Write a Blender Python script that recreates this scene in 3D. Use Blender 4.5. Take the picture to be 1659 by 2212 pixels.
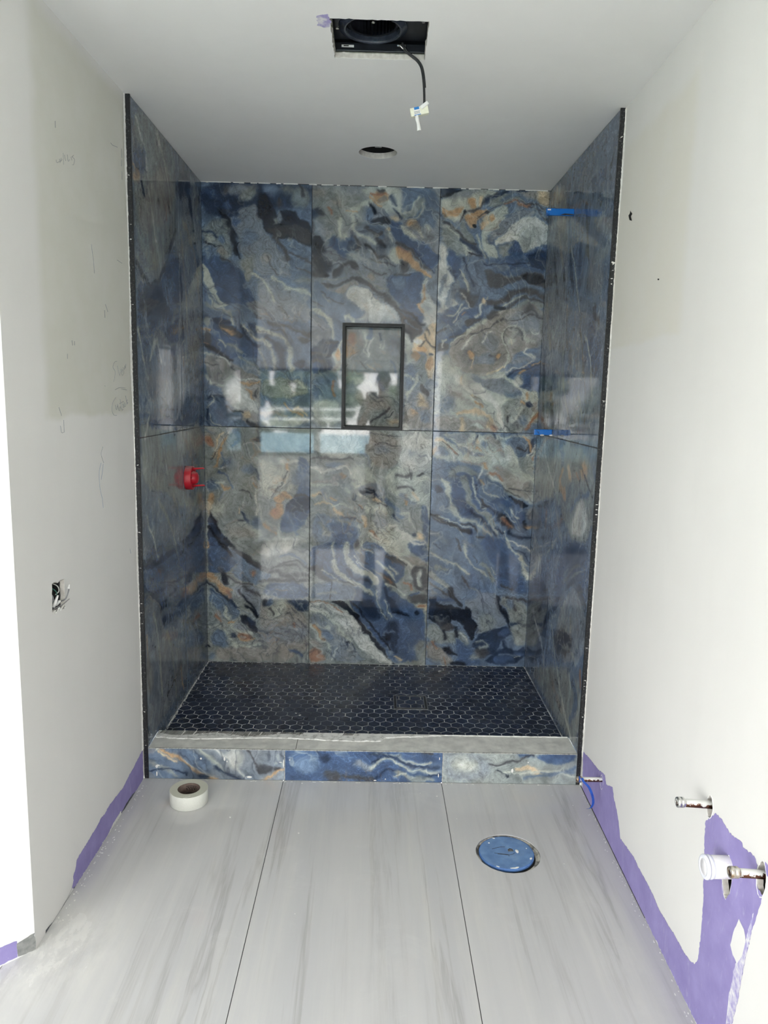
import bpy, bmesh, math, random
import numpy as np
from mathutils import Vector, Matrix
random.seed(7)
for o in list(bpy.data.objects): bpy.data.objects.remove(o)
SC=bpy.context.scene; COL=SC.collection
# ---------------------------------------------------------------- camera
H=1.4835
cam_d=bpy.data.cameras.new('camera'); cam=bpy.data.objects.new('camera',cam_d); COL.objects.link(cam)
cam_d.sensor_fit='HORIZONTAL'; cam_d.sensor_width=36; cam_d.lens=1617.49*36/1659; cam_d.clip_start=.02
pi_,ya_,ro_=.1564,.0152,.0229
fw=Vector((math.sin(ya_)*math.cos(pi_),math.cos(ya_)*math.cos(pi_),-math.sin(pi_)))
rt=Vector((math.cos(ya_),-math.sin(ya_),0)); up=rt.cross(fw)
rt2=rt*math.cos(ro_)+up*math.sin(ro_); up2=up*math.cos(ro_)-rt*math.sin(ro_)
M=Matrix((rt2,up2,-fw)).transposed().to_4x4(); M.translation=Vector((0,0,H)); cam.matrix_world=M
SC.camera=cam
# ---------------------------------------------------------------- light
SKY=6.0
w=bpy.data.worlds.new('sky'); SC.world=w; w.use_nodes=True
nt=w.node_tree; nt.nodes.clear()
o_=nt.nodes.new('ShaderNodeOutputWorld'); b_=nt.nodes.new('ShaderNodeBackground')
tc=nt.nodes.new('ShaderNodeTexCoord'); sp=nt.nodes.new('ShaderNodeSeparateXYZ'); cr=nt.nodes.new('ShaderNodeValToRGB')
nt.links.new(tc.outputs['Generated'],sp.inputs[0]); nt.links.new(sp.outputs['Z'],cr.inputs[0])
cr.color_ramp.elements[0].color=(1,.992,.972,1); cr.color_ramp.elements[1].color=(.90,.95,1,1); cr.color_ramp.elements[1].position=.7
nt.links.new(cr.outputs[0],b_.inputs[0]); b_.inputs[1].default_value=SKY; nt.links.new(b_.outputs[0],o_.inputs[0])
def sun(rot,e,ang=.02):
    d=bpy.data.lights.new('sun','SUN'); d.energy=e; d.angle=ang; d.color=(1,.95,.87)
    s=bpy.data.objects.new('sun',d); COL.objects.link(s); s.rotation_euler=rot
sun((math.radians(-52),0,math.radians(14)),5)      # sun high behind the shower wall: lights the yard the window looks on
def portal(loc,rot,sx,sy):
    d=bpy.data.lights.new('window_portal','AREA'); d.shape='RECTANGLE'; d.size=sx; d.size_y=sy; d.cycles.is_portal=True
    s=bpy.data.objects.new('window_portal',d); COL.objects.link(s); s.location=loc; s.rotation_euler=rot
SC.view_settings.view_transform='Standard'; SC.view_settings.look='None'; SC.view_settings.gamma=1
SC.view_settings.use_curve_mapping=False
SC.view_settings.exposure=1.15
# ---------------------------------------------------------------- helpers
def link(o,parent=None):
    COL.objects.link(o)
    if parent: o.parent=parent
    return o
def obj(name,bm,mat,parent=None,smooth=False):
    me=bpy.data.meshes.new(name); bm.to_mesh(me); bm.free()
    if mat: me.materials.append(mat)
    if smooth:
        for p in me.polygons: p.use_smooth=True
    return link(bpy.data.objects.new(name,me),parent)
def tag(o,label=None,cat=None,group=None,kind=None):
    if label: o['label']=label
    if cat: o['category']=cat
    if group: o['group']=group
    if kind: o['kind']=kind
    return o
def struct(o): o['kind']='structure'; return o
def empty(name,loc=(0,0,0)):
    o=bpy.data.objects.new(name,None); o.empty_display_size=.02; o.location=loc; return link(o)
def child(name,bm,mat,parent,smooth=False):
    """mesh given in world coordinates, parented to an Empty or mesh that may sit elsewhere"""
    o=obj(name,bm,mat,None,smooth); o.parent=parent
    bpy.context.view_layer.update(); o.matrix_parent_inverse=parent.matrix_world.inverted(); return o
def box(bm,a,b,bev=0):
    r=bmesh.ops.create_cube(bm,size=1)
    vs=r['verts']
    for v in vs: v.co=Vector([a[i]+(v.co[i]+.5)*(b[i]-a[i]) for i in range(3)])
    if bev:
        es=set(e for v in vs for e in v.link_edges)
        bmesh.ops.bevel(bm,geom=list(es),offset=bev,segments=2,affect='EDGES',profile=.6)
    return bm
def BOX(a,b,bev=0): return box(bmesh.new(),a,b,bev)
def lathe(bm,prof,n=40,mat=None,closed=False):
    """profile of (r,z) turned round z, then placed by mat"""
    rings=[]
    for r,z in prof:
        ring=[]
        for k in range(n):
            a=2*math.pi*k/n; co=Vector((r*math.cos(a),r*math.sin(a),z))
            ring.append(bm.verts.new(mat@co if mat else co))
        rings.append(ring)
    m=len(rings)
    for i in range(m if closed else m-1):
        A=rings[i];B=rings[(i+1)%m]
        for k in range(n): bm.faces.new((A[k],A[(k+1)%n],B[(k+1)%n],B[k]))
    return rings
def cap(bm,ring,flip=False):
    bm.faces.new(ring[::-1] if flip else ring)
def tube(bm,pts,rad,n=10,ends=True):
    """round bar through points, rad a number or one per point"""
    pts=[Vector(p) for p in pts]; m=len(pts)
    if not hasattr(rad,'__len__'): rad=[rad]*m
    rings=[]; ref=None
    for i,p in enumerate(pts):
        t=(pts[min(i+1,m-1)]-pts[max(i-1,0)]).normalized()
        if ref is None: ref=Vector((0,0,1)) if abs(t.z)<.9 else Vector((1,0,0))
        x=(ref-t*ref.dot(t)).normalized(); y=t.cross(x); ref=x
        rings.append([bm.verts.new(p+(x*math.cos(2*math.pi*k/n)+y*math.sin(2*math.pi*k/n))*rad[i]) for k in range(n)])
    for i in range(m-1):
        for k in range(n): bm.faces.new((rings[i][k],rings[i][(k+1)%n],rings[i+1][(k+1)%n],rings[i+1][k]))
    if ends: cap(bm,rings[0],True); cap(bm,rings[-1])
    return bm
def spline(pts,k=6):
    P=[Vector(p) for p in pts]; P=[P[0]*2-P[1]]+P+[P[-1]*2-P[-2]]; out=[]
    for i in range(1,len(P)-2):
        a,b,c,d=P[i-1:i+3]
        for j in range(k):
            t=j/k; out.append(.5*((2*b)+(c-a)*t+(2*a-5*b+4*c-d)*t*t+(3*b-a-3*c+d)*t**3))
    out.append(P[-2]); return out
def plate(outer,holes,f,th,nrm=1):
    """flat board with holes: outlines in its own plane, f maps (p,q,depth) to the world; th its thickness"""
    bm=bmesh.new(); loops=[outer]+holes; fr=[];bk=[]
    for L in loops:
        fr.append([bm.verts.new(f(p,q,0)) for p,q in L]); bk.append([bm.verts.new(f(p,q,th)) for p,q in L])
    for S in (fr,bk):
        es=[]
        for L in S:
            for i in range(len(L)): es.append(bm.edges.new((L[i],L[(i+1)%len(L)])))
        bmesh.ops.triangle_fill(bm,edges=es,use_beauty=True)
    for A,B in zip(fr,bk):
        for i in range(len(A)):
            j=(i+1)%len(A); bm.faces.new((A[i],A[j],B[j],B[i]))
    bmesh.ops.recalc_face_normals(bm,faces=bm.faces)
    return bm
def circ(cx,cy,r,n=40,jit=0,ry=None):
    ry=ry or r
    return [(cx+(r+random.uniform(-jit,jit))*math.cos(2*math.pi*k/n),cy+(ry+random.uniform(-jit,jit))*math.sin(2*math.pi*k/n)) for k in range(n)]
def rect(x0,y0,x1,y1,jit=0,n=1):
    P=[(x0,y0),(x1,y0),(x1,y1),(x0,y1)]
    if n==1: return P
    out=[]
    for i in range(4):
        a=P[i];b=P[(i+1)%4]
        for k in range(n):
            t=k/n; out.append((a[0]+(b[0]-a[0])*t+random.uniform(-jit,jit)*(k>0),a[1]+(b[1]-a[1])*t+random.uniform(-jit,jit)*(k>0)))
    return out
def ragged(P,step=.006,jit=.0012):
    out=[]
    for i in range(len(P)):
        a=P[i];b=P[(i+1)%len(P)]; d=math.hypot(b[0]-a[0],b[1]-a[1]); n=max(1,int(d/step))
        for k in range(n):
            t=k/n; out.append((a[0]+(b[0]-a[0])*t+random.gauss(0,jit)*(k>0),a[1]+(b[1]-a[1])*t+random.gauss(0,jit)*(k>0)))
    return out
# ---------------------------------------------------------------- materials
class Mat:
    def __init__(s,name,rgb=(.8,.8,.8),rough=.5,metal=0,ior=1.5,spec=None):
        s.m=bpy.data.materials.new(name); s.m.use_nodes=True; s.t=s.m.node_tree; s.b=s.t.nodes['Principled BSDF']
        s.b.inputs['Base Color'].default_value=(*rgb,1); s.b.inputs['Roughness'].default_value=rough
        s.b.inputs['Metallic'].default_value=metal; s.b.inputs['IOR'].default_value=ior
        s.c=None
    def n(s,t,**k):
        x=s.t.nodes.new(t)
        for a,b in k.items(): setattr(x,a,b)
        return x
    def l(s,a,b): s.t.links.new(a,b)
    def coord(s,scale=(1,1,1),rot=(0,0,0)):
        g=s.n('ShaderNodeNewGeometry'); m=s.n('ShaderNodeMapping'); m.inputs['Scale'].default_value=scale; m.inputs['Rotation'].default_value=rot
        s.l(g.outputs['Position'],m.inputs[0]); return m.outputs[0]
    def noise(s,scale,vec,detail=4,rough=.55,dist=0):
        x=s.n('ShaderNodeTexNoise'); x.inputs['Scale'].default_value=scale; x.inputs['Detail'].default_value=detail
        x.inputs['Roughness'].default_value=rough; x.inputs['Distortion'].default_value=dist
        s.l(vec,x.inputs['Vector']); return x.outputs['Fac']
    def ramp(s,fac,stops):
        x=s.n('ShaderNodeValToRGB'); e=x.color_ramp.elements
        while len(e)<len(stops): e.new(.5)
        for i,(p,c) in enumerate(stops): e[i].position=p; e[i].color=(*c,1) if hasattr(c,'__len__') else (c,c,c,1)
        s.l(fac,x.inputs[0]); return x.outputs[0]
    def mix(s,fac,a,b,mode='MIX'):
        x=s.n('ShaderNodeMix',data_type='RGBA',blend_type=mode)
        for sock,v in ((x.inputs[0],fac),(x.inputs[6],a),(x.inputs[7],b)):
            if hasattr(v,'node'): s.l(v,sock)
            elif hasattr(v,'__len__'): sock.default_value=(*v,1)
            else: sock.default_value=v
        return x.outputs[2]
    def math(s,op,a,b=0,c=None):
        x=s.n('ShaderNodeMath',operation=op)
        for i,v in enumerate((a,b) if c is None else (a,b,c)):
            if hasattr(v,'node'): s.l(v,x.inputs[i])
            else: x.inputs[i].default_value=v
        return x.outputs[0]
    def base(s,c): s.l(c,s.b.inputs['Base Color']); return s
    def rough(s,c): s.l(c,s.b.inputs['Roughness']); return s
    def bump(s,h,strength=.3,dist=.002):
        x=s.n('ShaderNodeBump'); x.inputs['Strength'].default_value=strength; x.inputs['Distance'].default_value=dist
        s.l(h,x.inputs['Height']); s.l(x.outputs[0],s.b.inputs['Normal']); return s
def mottled(name,a,b,scale,rough=.5,metal=0,bump=0,lo=.35,hi=.65,detail=5):
    m=Mat(name,a,rough,metal); v=m.coord(); f=m.noise(scale,v,detail)
    m.base(m.ramp(f,[(lo,a),(hi,b)]))
    if bump: m.bump(f,bump,.001)
    return m.m
def paint_mat(name,base,patch_box=None,patch_col=None,axis=1):
    """matt wall paint, roller texture, optional older-paint rectangle with soft edges (y0,y1,z0,z1)"""
    m=Mat(name,base,.62); v=m.coord(); big=m.noise(1.6,v,3); mid=m.noise(9,v,4); fine=m.noise(260,v,2)
    c=m.mix(m.ramp(big,[(.3,0.),(.7,1.)]),tuple(x*.965 for x in base),tuple(min(1,x*1.02) for x in base))
    vs=m.coord((3,3,.8)); sm=m.ramp(m.noise(3,vs,3,.5,.6),[(.45,0.),(.75,1.)])
    c=m.mix(m.math('MULTIPLY',sm,.25),c,tuple(x*.93 for x in base))
    if patch_box:
        y0,y1,z0,z1=patch_box; g=m.n('ShaderNodeNewGeometry'); sp=m.n('ShaderNodeSeparateXYZ'); m.l(g.outputs['Position'],sp.inputs[0])
        wob=m.math('MULTIPLY',m.math('SUBTRACT',m.noise(7,v,3),.5),.045)
        Y=m.math('ADD',sp.outputs['Y'],wob); Z=m.math('ADD',sp.outputs['Z'],wob)
        def edge(val,e,s_,soft):
            x=m.n('ShaderNodeMapRange',interpolation_type='SMOOTHSTEP'); m.l(val,x.inputs[0])
            x.inputs[1].default_value=e-soft; x.inputs[2].default_value=e+soft
            x.inputs[3].default_value=0 if s_>0 else 1; x.inputs[4].default_value=1 if s_>0 else 0
            return x.outputs[0]
        k=m.math('MULTIPLY',m.math('MULTIPLY',edge(Y,y0,1,.035),edge(Y,y1,-1,.02)),m.math('MULTIPLY',edge(Z,z0,1,.012),edge(Z,z1,-1,.03)))
        k=m.math('MULTIPLY',k,m.ramp(mid,[(.25,.65),(.6,1.)]))
        c=m.mix(k,c,patch_col)
    m.base(c); m.bump(fine,.12,.0006)
    return m.m
WALL=(.80,.79,.765)
def srgb(r,g,b):
    f=lambda v:(v/255/12.92) if v/255<=.04045 else ((v/255+.055)/1.055)**2.4
    return (f(r),f(g),f(b))
M_wl=paint_mat('paint_left_wall',(.80,.788,.76),(2.02,2.76,1.40,2.43),(.69,.682,.61))
M_wr=paint_mat('paint_right_wall',(.80,.79,.765),(2.06,2.78,1.66,2.32),(.765,.745,.68))
M_wh=paint_mat('paint_white',(.84,.84,.83))
M_ceil=paint_mat('ceiling_paint',(.90,.892,.872))
M_frame=mottled('black_niche_metal',(.009,.010,.012),(.016,.017,.019),120,.45)
M_raw=mottled('raw_gypsum',(.55,.52,.48),(.72,.69,.64),60,.9,bump=.5)
M_plaster=mottled('plaster_dabs',(.74,.73,.69),(.86,.86,.83),90,.85,bump=.6)
M_black=mottled('black_anodised',(.008,.009,.011),(.02,.021,.024),120,.38)
m=Mat('dusty_black_metal',(.012,.013,.016),.4); v=m.coord()
m.base(m.mix(m.ramp(m.noise(170,v,6,.75),[(.56,0.),(.74,1.)]),(.010,.011,.014),(.33,.33,.32))); M_trim=m.m
M_blackplastic=mottled('black_plastic',(.006,.007,.010),(.012,.014,.02),40,.32)
M_darkhole=Mat('dark_cavity',(.01,.01,.01),.9).m
m=Mat('purple_board',(.3,.25,.5),.75); v=m.coord()
c=m.mix(m.ramp(m.noise(14,v,5),[(.3,0.),(.7,1.)]),srgb(140,129,184),srgb(156,146,198))
vz=m.coord((6,6,1.2)); c=m.mix(m.math('MULTIPLY',m.ramp(m.noise(9,vz,6,.7,.8),[(.58,0.),(.75,1.)]),.35),c,(.62,.6,.68))
c=m.mix(m.ramp(m.noise(240,v,3,.8),[(.68,0.),(.76,1.)]),c,(.72,.71,.78)); m.base(c); M_purple=m.m
m=Mat('purple_thin_paint',(.5,.5,.7),.75); v=m.coord()
m.base(m.mix(m.ramp(m.noise(30,v,6,.7),[(.4,0.),(.62,1.)]),srgb(168,160,206),(.78,.77,.79))); M_purple2=m.m
M_pencil=Mat('pencil',(.30,.31,.33),.8).m
M_bluepencil=Mat('blue_pencil',(.26,.33,.45),.8).m
# marble tile print
m=Mat('onyx_print_tile',(.3,.3,.4),.035,ior=1.52)
at_=m.n('ShaderNodeAttribute'); at_.attribute_name='print'; v=m.coord((1,1,1))
f=m.noise(420,v,3,.7); c=m.mix(m.math('MULTIPLY',m.ramp(f,[(.42,0.),(.7,1.)]),.22),at_.outputs['Color'],(.02,.025,.04))
f2=m.noise(520,v,2,.7); c=m.mix(m.math('MULTIPLY',m.ramp(f2,[(.62,0.),(.72,1.)]),.12),c,(.6,.6,.58))
m.base(c)
vb=m.noise(2.2,v,2); m.bump(vb,.08,.004)
M_marble=m.m
M_grout=mottled('dark_joint',(.02,.022,.027),(.045,.047,.05),80,.9)
M_wallback=mottled('mortar_bed',(.10,.10,.10),(.2,.2,.19),60,.9)
# hex mosaic
m=Mat('navy_glazed_hex',(.01,.02,.05),.28); v=m.coord()
c=m.ramp(m.noise(13,v,4,.6),[(.3,srgb(18,27,46)),(.55,srgb(26,39,66)),(.75,srgb(34,46,72))])
c=m.mix(m.math('MULTIPLY',m.ramp(m.noise(5,v,6,.65,1.),[(.5,0.),(.72,1.)]),.10),c,srgb(110,116,124)); m.base(c)
m.rough(m.ramp(m.noise(7,v,4),[(.4,.20),(.62,.34)])); M_hex=m.m
m=Mat('patchy_grout',(.2,.2,.2),.9); v=m.coord()
c=m.ramp(m.noise(6.5,v,6,.7),[(.32,srgb(78,86,98)),(.46,srgb(160,164,166)),(.56,srgb(240,240,234))])
c=m.mix(m.ramp(m.noise(60,v,4,.7),[(.56,0.),(.66,1.)]),c,srgb(56,60,70)); m.base(c); M_hexgrout=m.m
m=Mat('dusty_grout_white',(.5,.5,.48),.9); v=m.coord()
m.base(m.ramp(m.noise(90,v,4,.7),[(.35,srgb(120,124,124)),(.6,srgb(190,190,184))])); M_whitegrout=m.m
# floor tile: pale grey with long veins
m=Mat('grey_veined_floor_tile',(.5,.5,.5),.12,ior=1.5)
g=m.n('ShaderNodeNewGeometry'); spx=m.n('ShaderNodeSeparateXYZ'); m.l(g.outputs['Position'],spx.inputs[0])
def streak(sx,sy,scale,rotz,det=5,rg=.6,dist=.0):
    return m.noise(scale,m.coord((sx,sy,1),(0,0,rotz)),det,rg,dist)
base=srgb(178,179,179)
s1=streak(1,.07,5,.10,4); s2=streak(1,.05,13,.07,6,.65); s3=streak(1,.03,30,.13,5,.7); s4=streak(1,.045,7.3,.055,6,.62,.25)
c=m.mix(m.ramp(s1,[(.35,0.),(.68,1.)]),srgb(203,202,201),srgb(192,192,193))
c=m.mix(m.math('MULTIPLY',m.ramp(s2,[(.5,0.),(.75,1.)]),.45),c,srgb(218,216,208))
c=m.mix(m.math('MULTIPLY',m.ramp(s3,[(.35,1.),(.5,0.)]),.05),c,srgb(150,152,156))
# thin crisp veins: the narrow crossing of a long noise through its middle value
vein=m.math('ABSOLUTE',m.math('SUBTRACT',s4,.5)); c=m.mix(m.math('MULTIPLY',m.ramp(vein,[(.0,1.),(.012,.55),(.035,0.)]),m.ramp(s1,[(.46,.0),(.6,.55)])),c,srgb(160,157,154))
v=m.coord(); dust=m.ramp(m.noise(4.5,v,7,.72,.6),[(.56,0.),(.75,1.)])
c=m.mix(m.math('MULTIPLY',dust,.22),c,srgb(226,225,221))
# plaster dust swept into the left corner
d=m.n('ShaderNodeVectorMath',operation='DISTANCE'); m.l(g.outputs['Position'],d.inputs[0]); d.inputs[1].default_value=(-.84,1.80,0)
k=m.n('ShaderNodeMapRange',interpolation_type='SMOOTHSTEP'); m.l(d.outputs['Value'],k.inputs[0]); k.inputs[1].default_value=.02; k.inputs[2].default_value=.26; k.inputs[3].default_value=1; k.inputs[4].default_value=0
kk=m.math('MULTIPLY',k.outputs[0],m.ramp(m.noise(9,m.coord((1,.45,1),(0,0,.75)),6,.72,.2),[(.36,0.),(.62,1.)]))
c=m.mix(m.math('MULTIPLY',kk,.7),c,srgb(236,234,228)); m.base(c)
m.rough(m.math('ADD',m.math('MULTIPLY',dust,.10),m.math('ADD',.045,m.math('MULTIPLY',kk,.5)))); M_floor=m.m
M_curbtop=mottled('grey_waterproof_mortar',srgb(200,200,196),srgb(226,226,220),22,.8,bump=.3)
m=Mat('thinset_smear',(.6,.6,.58),.85); v=m.coord(); m.base(m.ramp(m.noise(40,v,5,.7),[(.36,srgb(180,180,175)),(.48,srgb(226,226,222)),(.7,srgb(240,240,236))])); m.bump(m.noise(120,v,4),.6,.001); M_thin=m.m
M_ridge=mottled('black_ridges',(.05,.05,.05),(.16,.16,.15),90,.9)
M_steel=mottled('brushed_steel',(.35,.36,.36),(.55,.56,.55),70,.3,1)
m=Mat('spattered_copper_pipe',(.25,.13,.08),.35,.9); v=m.coord()
g3=m.n('ShaderNodeNewGeometry'); s3_=m.n('ShaderNodeSeparateXYZ'); m.l(g3.outputs['Normal'],s3_.inputs[0]); kf=m.ramp(m.math('ADD',m.noise(70,v,5,.7),m.math('MULTIPLY',s3_.outputs['Z'],.25)),[(.52,0.),(.56,1.)]); m.base(m.mix(kf,srgb(104,70,56),srgb(216,216,212)))
m.l(m.math('SUBTRACT',.9,m.math('MULTIPLY',kf,.85)),m.b.inputs['Metallic']); m.rough(m.math('ADD',.25,m.math('MULTIPLY',kf,.4))); M_copper=m.m
m=Mat('worn_brass_cap',(.6,.5,.38),.28,.95); v=m.coord()
m.base(m.ramp(m.noise(80,v,4,.6),[(.35,srgb(150,118,84)),(.55,srgb(206,200,190)),(.7,srgb(226,226,222))])); M_brass=m.m
M_chrome=mottled('nickel_cap',(.62,.62,.60),(.8,.8,.78),60,.22,1)
m=Mat('white_pvc',(.8,.8,.82),.35); v=m.coord(); m.base(m.mix(m.ramp(m.noise(110,v,4),[(.66,0.),(.72,1.)]),srgb(226,224,226),srgb(196,160,120))); M_pvc=m.m
M_pvccap=mottled('white_plastic_cap',srgb(226,228,240),srgb(236,238,246),20,.3)
M_bluetape=mottled('blue_ribbon',srgb(30,70,160),srgb(44,92,186),50,.45)
m=Mat('blue_flange_disc',(.1,.2,.5),.5); v=m.coord()
c=m.ramp(m.noise(28,v,5),[(.3,srgb(92,124,170)),(.6,srgb(112,146,190)),(.75,srgb(128,158,194))])
c=m.mix(m.math('MULTIPLY',m.ramp(m.noise(22,m.coord((1,1,1)),7,.75),[(.5,0.),(.68,1.)]),.35),c,srgb(140,160,182)); m.base(c); M_disc=m.m
M_disc_rim=mottled('blue_flange_rim',srgb(72,112,176),srgb(98,136,196),40,.45)
M_bluewedge=Mat('blue_tape_spacer',srgb(14,104,190),.22).m
m=Mat('blue_tape_spacer_worn',srgb(14,104,190),.25); v=m.coord(); m.base(m.mix(m.ramp(m.noise(45,v,3),[(.56,0.),(.64,1.)]),srgb(16,108,196),srgb(14,70,130))); M_bluewedge=m.m
m=Mat('red_plastic',srgb(178,24,42),.38); v=m.coord(); g2=m.n('ShaderNodeNewGeometry'); s2_=m.n('ShaderNodeSeparateXYZ'); m.l(g2.outputs['Normal'],s2_.inputs[0])
up_=m.math('MULTIPLY',m.ramp(s2_.outputs['Z'],[(.55,0.),(.95,1.)]),m.ramp(m.noise(60,v,3),[(.3,.4),(.7,.9)]))
m.base(m.mix(up_,srgb(186,26,44),srgb(196,160,156))); M_red=m.m   # paler, blotchy tone on its upper faces
m=Mat('white_tape',(.8,.8,.74),.6); v=m.coord(); m.base(m.ramp(m.noise(300,m.coord((1,1,8)),3),[(.35,srgb(214,214,204)),(.65,srgb(230,232,224))])); M_tape=m.m
m=Mat('tape_winding_edge',(.7,.7,.62),.75); w_=m.n('ShaderNodeTexWave',wave_type='RINGS',rings_direction='Z'); tcx=m.n('ShaderNodeTexCoord'); m.l(tcx.outputs['Object'],w_.inputs[0]); w_.inputs['Scale'].default_value=150; w_.inputs['Distortion'].default_value=1.5
m.base(m.mix(w_.outputs['Fac'],srgb(188,188,172),srgb(212,212,200))); M_tapeedge=m.m
M_card=mottled('brown_cardboard',srgb(98,82,76),srgb(118,102,94),60,.8)
M_ink=Mat('black_ink',(.02,.016,.014),.7).m
M_wht=mottled('white_plastic',(.72,.72,.70),(.82,.82,.8),30,.4)
M_cream=mottled('cream_card',srgb(222,222,200),srgb(234,234,216),80,.55)
M_blueprint=Mat('blue_print',srgb(30,120,196),.5).m
M_greenwire=Mat('green_wire',srgb(24,96,84),.4).m
M_whitewire=Mat('white_wire',srgb(214,214,206),.45).m
M_greyplast=mottled('grey_box_plastic',srgb(120,120,124),srgb(150,150,152),50,.6)
M_gasket=mottled('foam_edge',srgb(110,112,104),srgb(150,150,138),60,.9)
M_framing=mottled('dark_framing',srgb(70,72,78),srgb(104,106,110),18,.85)
M_glass=Mat('window_glass',(1,1,1),0,ior=1.45); M_glass.b.inputs['Transmission Weight'].default_value=1; M_glass=M_glass.m
M_bronze=mottled('dark_window_frame',(.02,.022,.026),(.035,.037,.04),30,.4)
M_grass=mottled('grass',(.05,.09,.03),(.10,.15,.05),14,.9)
M_leaf=mottled('leaf_green',(.03,.06,.025),(.09,.14,.05),9,.7)
M_deck=mottled('pale_paving',(.55,.56,.55),(.66,.67,.66),6,.8)
M_siding=mottled('white_painted_board',(.78,.8,.8),(.85,.87,.87),6,.5)
M_paleblue=mottled('pale_blue_paint',srgb(150,190,214),srgb(170,206,226),3,.5)
M_cloth=mottled('white_sheet',(.86,.86,.86),(.93,.93,.93),12,.7,bump=.4)
M_bark=mottled('bark',(.05,.04,.03),(.1,.08,.06),30,.9)
# ---------------------------------------------------------------- stone print engine
PAL=dict(K=(24,30,41),N=(36,50,72),B=(58,80,112),A=(86,104,126),G=(110,119,129),E=(122,129,127),
 C=(160,165,155),W=(176,178,172),T=(130,127,121),D=(62,63,67),O=(166,132,94),R=(138,100,78),P=(182,162,130))
class Noise:
    def __init__(s,seed): s.g=np.random.RandomState(seed).rand(64,64).astype(np.float32)*2-1
    def __call__(s,x,y):
        xi=np.floor(x);yi=np.floor(y);fx=x-xi;fy=y-yi
        xi=xi.astype(np.int32);yi=yi.astype(np.int32)
        fx=fx*fx*(3-2*fx);fy=fy*fy*(3-2*fy)
        a=s.g[yi&63,xi&63];b=s.g[yi&63,(xi+1)&63];c=s.g[(yi+1)&63,xi&63];d=s.g[(yi+1)&63,(xi+1)&63]
        return (a+(b-a)*fx)*(1-fy)+(c+(d-c)*fx)*fy
NZ=[Noise(i) for i in range(12)]
def smooth_poly(P,closed):
    for _ in range(2 if len(P)<9 else 1):
        Q=[];n=len(P)
        rng=range(n) if closed else range(n-1)
        if not closed: Q.append(P[0])
        for i in rng:
            a=P[i];b=P[(i+1)%n]
            Q+=[a*.75+b*.25,a*.25+b*.75]
        if not closed: Q.append(P[-1])
        P=Q
    return P
def seg_d2(U,V,a,b):
    d=b-a;L=float(d@d)+1e-12
    t=np.clip(((U-a[0])*d[0]+(V-a[1])*d[1])/L,0,1)
    return (U-a[0]-t*d[0])**2+(V-a[1]-t*d[1])**2
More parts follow.
